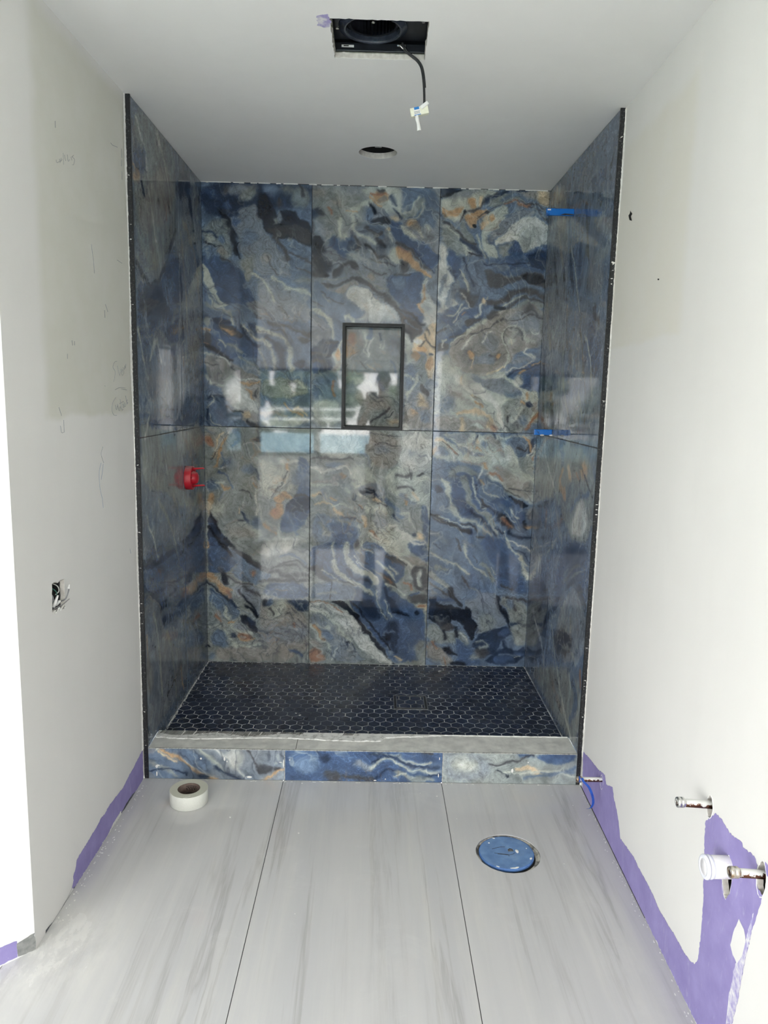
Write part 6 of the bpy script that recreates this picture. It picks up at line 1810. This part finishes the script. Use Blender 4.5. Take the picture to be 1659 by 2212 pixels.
for (a,b,c,r) in (((X0-.008,2.004,.880),(X0+.004,2.010,.912),0,.0050),((X0+.010,2.068,.916),(X0+.012,2.070,.928),0,.0035),((X0-.012,2.030,.880),(X0+.002,2.028,.892),0,.0055)):
    bm=bmesh.new(); a=Vector(a);b=Vector(b); tube(bm,[a,a+(b-a)*.3,a+(b-a)*.8,b],[r,r,r*.7,r*.45],10); child('wire_nut',bm,M_wht,ob,True)
bm=bmesh.new()
for k in range(9):
    y=1.985+.009*k; z=.868+.004*math.sin(k*2.1); s=.004+.003*random.random()
    r=bmesh.ops.create_icosphere(bm,subdivisions=1,radius=s)
    for v_ in r['verts']: v_.co=Vector((v_.co.x*.35,v_.co.y*1.3,v_.co.z*.6))*random.uniform(.8,1.2)+Vector((xl(y)+.001,y,z))
child('broken_plaster',bm,M_plaster,ob)
ob.location.y+=.013
# ================================================================= RED VALVE GUARD
rg=empty('valve_guard',(XL,3.372,1.090)); tag(rg,'round red plastic valve guard sticking out of the left shower wall','valve guard')
Mr=Matrix.Translation((XL,3.372,1.090))@Matrix.Rotation(math.radians(90),4,'Y')
bm=bmesh.new(); lathe(bm,[(.0535,.0005),(.0535,.029),(.0515,.031),(.0485,.031),(.0475,.029),(.0475,.0005)],48,Mr); child('outer_ring',bm,M_red,rg,True)
bm=bmesh.new(); R_=lathe(bm,[(.030,.001),(.030,.030),(.0285,.040),(.024,.048),(.015,.053),(.006,.0545)],40,Mr); cap(bm,R_[-1]); child('centre_dome',bm,M_red,rg,True)
bm=bmesh.new(); R_=lathe(bm,[(.0475,.004),(.030,.005)],40,Mr); child('web_plate',bm,M_red,rg)
for k in range(6):
    a=math.radians(25+60*k); bm=BOX((.029,-.0012,.004),(.0485,.0012,.030)); bmesh.ops.transform(bm,matrix=Mr@Matrix.Rotation(a,4,'Z'),verts=bm.verts); child('rib',bm,M_red,rg)
for (yy,zz) in ((-.004,.040),(.004,-.038)):
    bm=bmesh.new(); tube(bm,[(XL+.006,3.372+yy,1.090+zz),(XL+.050,3.372+yy,1.090+zz+.003),(XL+.074,3.372+yy,1.090+zz+.005),(XL+.081,3.372+yy,1.090+zz+.003)],[.006,.0048,.0038,.0026],10); child('prong',bm,M_red,rg,True)
# ================================================================= BLUE SPACERS
def spacer(name,y,z,L,h,label,par_extra=None):
    r=empty(name,(XR,y,z)); tag(r,label,'spacer','blue spacers on the right shower wall')
    bm=BOX((XR-L,y-.008,z-h/2),(XR,y+.006,z+h/2),.0035); child('spacer_body',bm,M_bluewedge,r)
    return r
sa=spacer('tile_spacer',3.262,2.246,.116,.028,'blue plastic spacer high on the right shower wall just under the ceiling')
child('dark_notch',plate([(XR-.060,2.2335),(XR-.002,2.2335),(XR-.002,2.238),(XR-.040,2.240)],[],lambda p,q,d:(p,3.2535+d,q),.0005),M_black,sa)
child('white_end',BOX((XR-.112,3.2532,2.251),(XR-.098,3.2545,2.256),.0003),M_wht,sa)
sb=spacer('tile_spacer',3.43,1.327,.082,.026,'short blue plastic spacer at the mid-height tile joint on the right shower wall')
for x in (XR-.046,XR-.004):
    bm=bmesh.new(); r=bmesh.ops.create_icosphere(bm,subdivisions=2,radius=.009)
    for v_ in r['verts']: v_.co=Vector((v_.co.x*1.1,v_.co.y*.5,v_.co.z*.42))+Vector((x,3.42,1.314))
    child('putty_dab',bm,M_plaster,sb,True)
bm=bmesh.new()
# ================================================================= PIPES ON THE RIGHT WALL
def stub(name,y,z,L,r,label,capm,pipem,group=None,capL=.016,tiltz=0,cf_=1.3):
    e=empty(name,(xr(y),y,z)); tag(e,label,'pipe',group)
    x0=xr(y)+.04; x1=xr(y)-L
    bm=bmesh.new(); tube(bm,[(x0,y,z-tiltz*.3),(x1,y,z+tiltz)],r,20); child('pipe',bm,pipem,e,True)
    R2=Matrix.Translation((x1,y,z+tiltz))@Matrix.Rotation(math.radians(-90),4,'Y')
    bm=bmesh.new(); rr=lathe(bm,[(r,-capL-.004),(r*cf_,-capL),(r*cf_,-capL*.62),(r*(cf_-.1),-capL*.58),(r*(cf_-.1),-capL*.5),(r*(cf_+.03),-capL*.45),(r*(cf_+.03),-.002),(r*(cf_-.08),.001),(r*.75,.001),(r*.7,-.001)],28,R2); cap(bm,rr[-1]); child('end_cap',bm,capm,e,True)
    return e
p1=stub('water_pipe',2.437,.1655,.090,.0082,'short copper water stub low on the right wall tied with blue ribbon',M_brass,M_copper,'copper stubs')
bm=bmesh.new()
rp=spline([(.748,2.426,.176),(.752,2.415,.168),(.770,2.41,.150),(.783,2.405,.120),(.785,2.40,.095),(.776,2.397,.080),(.764,2.397,.077)],6)
pr=None
for i,p in enumerate(rp):
    wv=.0045; a=bm.verts.new(p+Vector((-wv,-.001,0)));b=bm.verts.new(p+Vector((wv,.001,.001)))
    c_=bm.verts.new(p+Vector((wv,.0016,.001)));d_=bm.verts.new(p+Vector((-wv,-.0004,0)))
    if pr:
        for k in range(4): bm.faces.new((pr[k],pr[(k+1)%4],(a,b,c_,d_)[(k+1)%4],(a,b,c_,d_)[k]))
    pr=(a,b,c_,d_)
tube(bm,[(.740,2.435,.167),(.7435,2.435,.167)],.0105,16); child('blue_ribbon',bm,M_bluetape,p1)
p2=stub('water_pipe',1.621,.547,.078,.0095,'copper water stub with nickel cap highest on the right wall beside purple board',M_chrome,M_copper,'copper stubs',.014,.006)
p3=stub('water_pipe',1.371,.541,.066,.0090,'copper water stub with worn brass cap in front of the white drain pipe',M_brass,M_copper,'copper stubs',.015,.005)
p4=stub('drain_pipe',1.506,.466,.056,.0245,'wide white plastic drain pipe with cap coming out of the right wall',M_pvccap,M_pvc,None,.013,0,1.06)
# broken plaster collars round the pipe holes
def collar(y,z,ry,rz,parent,n=26,t=.0014,a0=0,a1=6.283):
    bm=bmesh.new(); pts=[]
    for k in range(n+1):
        a=a0+(a1-a0)*k/n; j=random.uniform(.97,1.05); pts.append((xr(y)-.0004,y+ry*math.cos(a)*j,z+rz*math.sin(a)*j))
    tube(bm,pts,[t*random.uniform(.5,1.3) for _ in pts],6); return child('plaster_collar',bm,M_plaster,parent)
collar(2.437,.156,.0175,.0258,p1,t=.001); collar(1.621,.543,.016,.028,p2,t=.0012); collar(1.508,.440,.0212,.0512,p4,36,.0008); collar(1.371,.532,.0176,.0388,p3,30,.0011)
# ================================================================= FLANGE COVER
fcv=empty('flange_cover',(FH[0],FH[1],0)); tag(fcv,'round blue plastic cover over the toilet flange hole in the floor','drain cover')
cx,cy=FH[0]-.004,FH[1]+.006; zc=-.0015
Mf=Matrix.Translation((cx,cy,zc))@Matrix.Rotation(math.radians(-1.2),4,'Y')
bm=bmesh.new(); n=64
outer=circ(0,0,.0865,n); kn=[(.006,.004),(.026,.006),(.024,.024),(.016,.027),(.008,.022)]
s=plate(outer,[kn],lambda p,q,d:tuple(Mf@Vector((p,q,-d))),.003); child('cover_disc',s,M_disc,fcv)
bm=bmesh.new(); lathe(bm,[(.0865,-.001),(.0890,.0),(.0905,-.003),(.0905,-.010),(.088,-.012)],64,Mf); child('cover_rim',bm,M_disc_rim,fcv,True)
child('knockout_hole',BOX((cx+.004,cy+.002,-.010),(cx+.028,cy+.028,-.007)),mottled('dull_grey_brown',srgb(96,92,88),srgb(150,146,140),50,.7),fcv)
bm=bmesh.new()
for P in ([(-.040,-.004),(-.010,-.010),(.010,-.013),(.020,-.010),(.027,-.003)],[(-.030,-.009),(.0,-.014),(.006,-.018),(.004,-.022)],[(-.045,.018),(-.02,.028),(.0,.029)]):
    tube(bm,spline([Mf@Vector((a,b,.0003)) for a,b in P],4),.0007,5)
child('scratched_mark',bm,M_ink,fcv)
def blob(bm,c,sx,sy,sz,rot=0):
    r=bmesh.ops.create_icosphere(bm,subdivisions=2,radius=1)
    for v_ in r['verts']:
        q=Vector((v_.co.x*sx,v_.co.y*sy,v_.co.z*sz))*random.uniform(.85,1.15); q.rotate(Matrix.Rotation(rot,3,'Z')); v_.co=q+Vector(c)
bm=bmesh.new()
for a,b,sx,sy,rt_ in ((.036,.004,.005,.011,.1),(.010,-.084,.012,.003,.05),(.020,-.081,.007,.003,.3),(-.050,.052,.003,.002,0),(.074,-.035,.004,.006,-.6),(-.03,.079,.005,.002,-.3),(.07,.02,.002,.002,0),(-.040,-.076,.006,.002,-.5)):
    bm=bmesh.new(); blob(bm,Mf@Vector((a,b,.0006)),sx,sy,.0012,rt_); child('plaster_drip',bm,M_plaster,fcv)
bm=bmesh.new(); lathe(bm,[(.1045,-.0035),(.0985,-.010),(.090,-.012),(.1045,-.013)],56,Matrix.Translation((FH[0],FH[1],0)),closed=True)
child('flange_bedding',bm,mottled('dusty_mortar',srgb(96,94,90),srgb(196,192,180),26,.9,bump=.5,lo=.42,hi=.58),fcv)
child('flange_pit',BOX((FH[0]-.12,FH[1]-.12,-.018),(FH[0]+.12,FH[1]+.12,-.0135)),M_darkhole,fcv)
# ================================================================= TAPE ROLL
tr=empty('tape_roll',(-.6475,2.540,0)); tag(tr,'roll of white mesh tape on a brown cardboard core standing on the grey floor','tape')
Mt=Matrix.Translation((-.6475,2.540,.0005))
bm=bmesh.new(); lathe(bm,[(.0400,.0505),(.0400,.0),(.0672,.0),(.0680,.001),(.0680,.0495),(.0672,.0505)],72,Mt)
child('tape_winding',bm,M_tape,tr,True)
bm=bmesh.new(); lathe(bm,[(.0402,.0506),(.045,.0509),(.0451,.0504),(.050,.0507),(.0502,.0503),(.056,.0507),(.0562,.0503),(.062,.0507),(.0621,.0504),(.0673,.0506)],72,Mt)
child('winding_edge',bm,M_tapeedge,tr)
bm=bmesh.new(); lathe(bm,[(.0402,.0500),(.0402,.001),(.0375,.001),(.0375,.0500)],64,Mt,closed=True); child('cardboard_core',bm,M_card,tr,True)
bm=bmesh.new()
for k in range(14):
    a=1.05+.075*k*1.0; zz_=.024+.010*math.sin(k*1.9); r_=.0373
    tube(bm,[(-.6475+r_*math.cos(a),2.54+r_*math.sin(a),.014+zz_*.6),(-.6475+r_*math.cos(a+.05),2.54+r_*math.sin(a+.05),.030+zz_*.25)],.0009,5)
for zz_ in (.014,.041):
    tube(bm,[(-.6475+.0373*math.cos(a),2.54+.0373*math.sin(a),zz_) for a in [1.0+.1*k for k in range(12)]],.0010,5)
child('core_print',bm,M_ink,tr)
bm=bmesh.new(); tube(bm,spline([(-.652,2.473,.0505),(-.645,2.476,.0512),(-.637,2.480,.0514),(-.630,2.486,.0512)],4),.0011,5); child('loose_end',bm,M_tape,tr)
# ================================================================= PLASTER CRUMBS AND DRIPS (uncountable litter)
bm=bmesh.new()
for x,y,s in ((.262,2.60,.0035),(-.23,2.35,.003),(-.25,2.68,.003),(.20,2.62,.002),(.32,2.45,.002),(.30,2.36,.0015),(.76,2.55,.002),(.70,2.62,.0015),(-.48,2.44,.003),(-.20,1.95,.0015),(.52,2.66,.002),(.64,2.2,.0018)):
    blob(bm,(x,y,.0006),s*random.uniform(.8,1.5),s,.0008,random.uniform(0,3))
for k in range(70):
    a=random.uniform(-.8,.75); blob(bm,(a,2.694+random.uniform(-.006,.003),.0006),random.uniform(.001,.006),random.uniform(.0006,.0018),.0007,0)
for k in range(60):
    y=random.uniform(1.9,2.65); blob(bm,(xl(y)+.008+abs(random.gauss(0,.012)),y,.0006),random.uniform(.001,.003),random.uniform(.001,.004),.0007,0)
for k in range(60):
    y=random.uniform(1.45,2.65); blob(bm,(xr(y)-.004-abs(random.gauss(0,.008)),y,.0006),random.uniform(.001,.002),random.uniform(.001,.005),.0007,0)
cb=obj('plaster_crumbs',bm,M_plaster); tag(cb,'scattered white plaster crumbs along the floor edges and curb foot','plaster',kind='stuff')
bm=bmesh.new()
def vblob(x,z,sx,sz,y=YF-.0006): 
    r=bmesh.ops.create_icosphere(bm,subdivisions=2,radius=1)
    for v_ in r['verts']: v_.co=Vector((v_.co.x*sx,v_.co.y*.0007,v_.co.z*sz))*1+Vector((x,y,z))
    return r
for x,z,a,b in ((.560,.055,.0048,.0085),(-.55,.085,.0035,.008),(-.54,.075,.002,.004),(-.455,.012,.010,.004),(-.81,.05,.005,.006),(-.81,.02,.003,.010),(-.805,.055,.007,.003),(.07,.012,.003,.002),(.03,.006,.006,.002),(.40,.06,.004,.0015),(.275,.03,.002,.008),(.277,.10,.0015,.006),(-.3235,.07,.002,.018),(-.30,.085,.003,.0015),(-.64,.085,.004,.004),(.62,.09,.003,.002),(-.335,.075,.006,.0015)):
    vblob(x,z,a,b)
cb=obj('plaster_spatter',bm,M_plaster); tag(cb,'white plaster spatter stuck on the onyx-print curb face','plaster',kind='stuff')
bm=bmesh.new()
for k in range(28):
    zz_=random.uniform(.1,2.44); s=random.uniform(.0006,.002)*(2.2 if random.random()<.08 else 1)
    X_=random.choice((XL-.007,XR+.007)); r=bmesh.ops.create_icosphere(bm,subdivisions=1,radius=1)
    for v_ in r['verts']: v_.co=Vector((v_.co.x*s,v_.co.y*.0005,v_.co.z*s*1.5))+Vector((X_+random.uniform(-.005,.005),YF-.0018,zz_))
cb=obj('plaster_flecks',bm,M_plaster); tag(cb,'fine white plaster flecks on the black metal trims beside the shower','plaster',kind='stuff')
bm=bmesh.new()
for k in range(60):   # shower floor edges
    x=random.uniform(XL+.01,XR-.01); blob(bm,(x,YB-.010+random.uniform(-.004,.003),ZP+.0004),random.uniform(.002,.010),random.uniform(.0008,.002),.0008,0)
for k in range(70):
    y=random.uniform(YK,YB); blob(bm,(XL+.005+abs(random.gauss(0,.002)),min(max(y,YK+.012),YB-.012),ZP+.0006),random.uniform(.0008,.002),random.uniform(.003,.010),.001,0)
for x,y,s in ((.36,3.66,.006),(.16,3.62,.004),(.62,3.42,.002),(-.30,3.10,.005),(-.32,3.12,.004),(-.28,3.02,.002),(-.40,2.93,.003),(.02,3.40,.004),(-.62,3.0,.003),(-.1,3.5,.003),(-.14,3.3,.003)):
    blob(bm,(x,y,ZP+.0006),s*1.5,s*.8,.0012,random.uniform(0,3))
cb=obj('plaster_flecks',bm,M_plaster); tag(cb,'white grout crumbs along the edges of the dark hexagon shower floor','plaster',kind='stuff')
# caulk line where the ceiling meets the back wall
bm=bmesh.new(); x=XL
while x<XR:
    L_=random.uniform(.004,.035)
    if random.random()<.55: box(bm,(x,YB-.0035,ZC-.0035-random.uniform(0,.002)),(min(x+L_,XR),YB-.0005,ZC-.0002))
    x+=L_
struct(obj('trim_3',bm,M_plaster))
# ================================================================= ROOM BEHIND AND YARD (seen in the polished tile)
sheetm=bmesh.new(); n=26
for i in range(n+1):
    for j in range(n+1):
        u_=i/n;v_=j/n; sheetm.verts.new((-1.35+1.0*u_+.05*math.sin(v_*7),-.55+.75*v_+.04*math.sin(u_*9),.004+.012*abs(math.sin(u_*13+v_*5))*abs(math.sin(v_*11))))
sheetm.verts.ensure_lookup_table()
for i in range(n):
    for j in range(n):
        a=i*(n+1)+j; sheetm.faces.new([sheetm.verts[k] for k in (a,a+n+1,a+n+2,a+1)])
sh=obj('drop_cloth',sheetm,M_cloth,smooth=True); tag(sh,'white drop cloth on the floor of the room behind the camera','cloth')
yd=obj('yard_ground',BOX((-14,-30,-.9),(14,RB-.3,-.8)),M_grass); struct(yd); yd.name='ground'
fe=empty('boundary_fence',(-1,-8,-.8)); tag(fe,'pale blue low wall under white rails in the yard beyond the window','fence')
child('wall_panel',BOX((-6,-8.1,-.8),(5,-8,.60)),M_paleblue,fe)
for z in (.72,.92,1.12): child('rail',BOX((-6,-8.08,z),(5,-8.02,z+.05)),M_siding,fe)
for x in (-4.5,-2.9,-1.2,.6,2.4): child('post',BOX((x,-8.1,-.8),(x+.08,-8.0,1.20)),M_bronze,fe)
rs=np.random.RandomState(3)
for k,(x,y,s,lb) in enumerate(((-6.4,-15,1.15,'dark green tree farthest left in the yard mirrored in the polished back wall'),(-2.2,-14,1.1,'middle of three dark green yard trees, mirrored beside the dark window post'),(2.0,-15,1.15,'dark green yard tree mirrored behind the person in the niche panel'))):
    t_=empty('tree',(x,y,-.8)); tag(t_,lb,'tree','yard trees')
    bm=bmesh.new()
    for q in range(40):
        c=np.array([x,y,1.15])+np.clip(rs.randn(3),-1.5,1.5)*np.array([.95,.5,.52])*s; r=bmesh.ops.create_icosphere(bm,subdivisions=2,radius=.30*s)
        for v_ in r['verts']: v_.co=v_.co*float(rs.uniform(.75,1.15))+Vector(c)
    child('crown',bm,M_leaf,t_)
    bm=bmesh.new(); tube(bm,[(x,y,-.8),(x+.05,y,.4)],[.12,.07],8); child('trunk',bm,M_bark,t_)
# ================================================================= PHOTOGRAPHER (stands behind the camera, mirrored in the tile)
M_skin=mottled('skin',srgb(190,140,115),srgb(205,156,130),30,.5)
M_shirt=mottled('grey_shirt',srgb(92,94,98),srgb(108,110,114),40,.85)
M_jeans=mottled('dark_jeans',srgb(38,44,60),srgb(52,60,78),60,.85)
M_hair=mottled('dark_hair',srgb(34,28,24),srgb(52,44,38),120,.6)
M_shoe=mottled('brown_boots',srgb(70,54,42),srgb(90,72,56),40,.6)
def skin(name,pts,edges,root,mat,parent,sub=2):
    me=bpy.data.meshes.new(name); me.from_pydata([p[:3] for p in pts],edges,[]); o=link(bpy.data.objects.new(name,me))
    me.materials.append(mat); sk=o.modifiers.new('s','SKIN'); ss=o.modifiers.new('u','SUBSURF'); ss.levels=sub; ss.render_levels=sub
    for i,p in enumerate(pts):
        r=p[3]; me.skin_vertices[0].data[i].radius=(r,r) if not hasattr(r,'__len__') else r
        me.skin_vertices[0].data[i].use_root=(i==root)
    dg=bpy.context.evaluated_depsgraph_get(); bpy.context.view_layer.update(); ev=o.evaluated_get(dg)
    m2=bpy.data.meshes.new_from_object(ev); o.modifiers.clear(); o.data=m2
    for p in m2.polygons: p.use_smooth=True
    if not m2.materials: m2.materials.append(mat)
    if parent:
        o.parent=parent; bpy.context.view_layer.update(); o.matrix_parent_inverse=parent.matrix_world.inverted()
    return o
px,py=.085,-.40
P=[(px,py,.93,(.135,.10)),(px,py+.01,1.08,(.125,.095)),(px,py,1.25,(.145,.105)),(px,py,1.36,(.14,.095)),(px,py+.005,1.43,.055),(px,py+.015,1.50,.052),(px,py+.02,1.58,(.072,.088)),(px,py+.02,1.65,(.066,.082)),
 (px-.17,py,1.375,.055),(px-.235,py+.04,1.13,.044),(px-.15,py+.20,1.30,.034),(px-.105,py+.285,1.415,.026),
 (px+.17,py,1.375,.055),(px+.24,py+.04,1.13,.044),(px+.09,py+.19,1.28,.034),(px+.015,py+.275,1.40,.026),
 (px-.09,py,.86,.088),(px-.105,py+.01,.50,.058),(px-.11,py-.01,.10,.040),(px-.115,py+.12,.045,.036),
 (px+.09,py,.86,.088),(px+.105,py+.01,.50,.058),(px+.11,py-.01,.10,.040),(px+.115,py+.12,.045,.036)]
E_=[(0,1),(1,2),(2,3),(3,4),(4,5),(5,6),(6,7),(3,8),(8,9),(9,10),(10,11),(3,12),(12,13),(13,14),(14,15),(0,16),(16,17),(17,18),(18,19),(0,20),(20,21),(21,22),(22,23)]
pe=skin('person',P,E_,0,M_skin,None)
tag(pe,'person in a grey shirt standing behind the camera holding a phone up','person')
# clothing follows the body
S_=[(x,y,z,(tuple(k*1.12+.006 for k in r) if hasattr(r,'__len__') else r*1.12+.006)) for x,y,z,r in P]
def sub_(idx,eds,extra=None):
    mp={v:i for i,v in enumerate(idx)}; return [S_[i] for i in idx],[(mp[a],mp[b]) for a,b in eds]
pts,ed=sub_([0,1,2,3,8,9,12,13],[(0,1),(1,2),(2,3),(3,8),(8,9),(3,12),(12,13)]); skin('shirt',pts,ed,0,M_shirt,pe)
pts,ed=sub_([0,16,17,18,20,21,22],[(0,16),(16,17),(17,18),(0,20),(20,21),(21,22)]); skin('trousers',pts,ed,0,M_jeans,pe)
bm=bmesh.new(); r=bmesh.ops.create_uvsphere(bm,u_segments=28,v_segments=20,radius=1)
for v_ in list(bm.verts):
    c=v_.co.copy(); v_.co=Vector((c.x*.081,c.y*.097,c.z*.095))+Vector((px,py+.012,1.628))
kill=[v_ for v_ in bm.verts if v_.co.z<1.60 or (v_.co.y>py+.06 and v_.co.z<1.672)]
bmesh.ops.delete(bm,geom=kill,context='VERTS'); child('hair',bm,M_hair,pe,True)
for sx_ in (-1,1):
    bm=bmesh.new(); r=bmesh.ops.create_icosphere(bm,subdivisions=2,radius=1)
    for v_ in r['verts']: v_.co=Vector((v_.co.x*.009,v_.co.y*.018,v_.co.z*.030))+Vector((px+sx_*.078,py+.012,1.588))
    child('ear',bm,M_skin,pe,True)
    child('eye',BOX((px+sx_*.030-.012,py+.096,1.597),(px+sx_*.030+.012,py+.104,1.606),.003),M_ink,pe)
    bm=bmesh.new(); tube(bm,[(px+sx_*.115,py-.06,.05),(px+sx_*.115,py+.02,.055),(px+sx_*.117,py+.15,.042),(px+sx_*.118,py+.20,.034)],[.044,.05,.044,.030],14); child('shoe',bm,M_shoe,pe,True)
bm=bmesh.new(); tube(bm,[(px,py+.098,1.600),(px,py+.112,1.575),(px,py+.116,1.562),(px,py+.100,1.555)],[.008,.010,.012,.008],8); child('nose',bm,M_skin,pe,True)
child('mouth',BOX((px-.022,py+.090,1.528),(px+.022,py+.0975,1.534),.002),mottled('lips',srgb(150,90,84),srgb(160,98,90),30,.5),pe)
# hands: palm plus five separate fingers closed on the phone
for sx_,hx_,hz in ((-1,px-.105,1.415),(1,px+.015,1.40)):
    wx,wy,wz=hx_,py+.285,hz
    tx=-.052 if sx_<0 else -.052+.072; ph=-.012
    edge=(-.066 if sx_<0 else .028); yy_=-.052
    pts=[(wx,wy,wz,.024),(edge+sx_*.014,-.085,wz+.020,(.014,.026)),(edge+sx_*.016,-.068,wz+.045,(.012,.028))]; ed=[(0,1),(1,2)]
    for k,(dz,L_) in enumerate(((.075,.9),(.055,1.),(.036,.95),(.018,.75))):
        b=len(pts); z_=wz-.002+dz
        pts+=[(edge+sx_*.017,-.052,z_,.0085),(edge+sx_*.014,-.028+.004*k,z_+.002,.0082),(edge+sx_*.003,-.014,z_+.003,.0076)]
        ed+=[(2,b),(b,b+1),(b+1,b+2)]
    b=len(pts); pts+=[(edge+sx_*.006,-.070,wz+.035,.010),(edge-sx_*.010,-.050,wz+.055,.0092),(edge-sx_*.020,-.037,wz+.070,.0082)]; ed+=[(1,b),(b,b+1),(b+1,b+2)]
    skin('hand',pts,ed,0,M_skin,pe)
phn=empty('phone',(-.018,-.024,1.44)); tag(phn,'black phone held up in portrait by the person behind the camera','phone')
child('phone_body',BOX((-.060,-.030,1.352),(.018,-.020,1.504),.004),M_blackplastic,phn)
child('phone_screen',BOX((-.057,-.0308,1.356),(.015,-.0301,1.500),.0002),Mat('screen_glass',(.02,.02,.025),.08).m,phn)
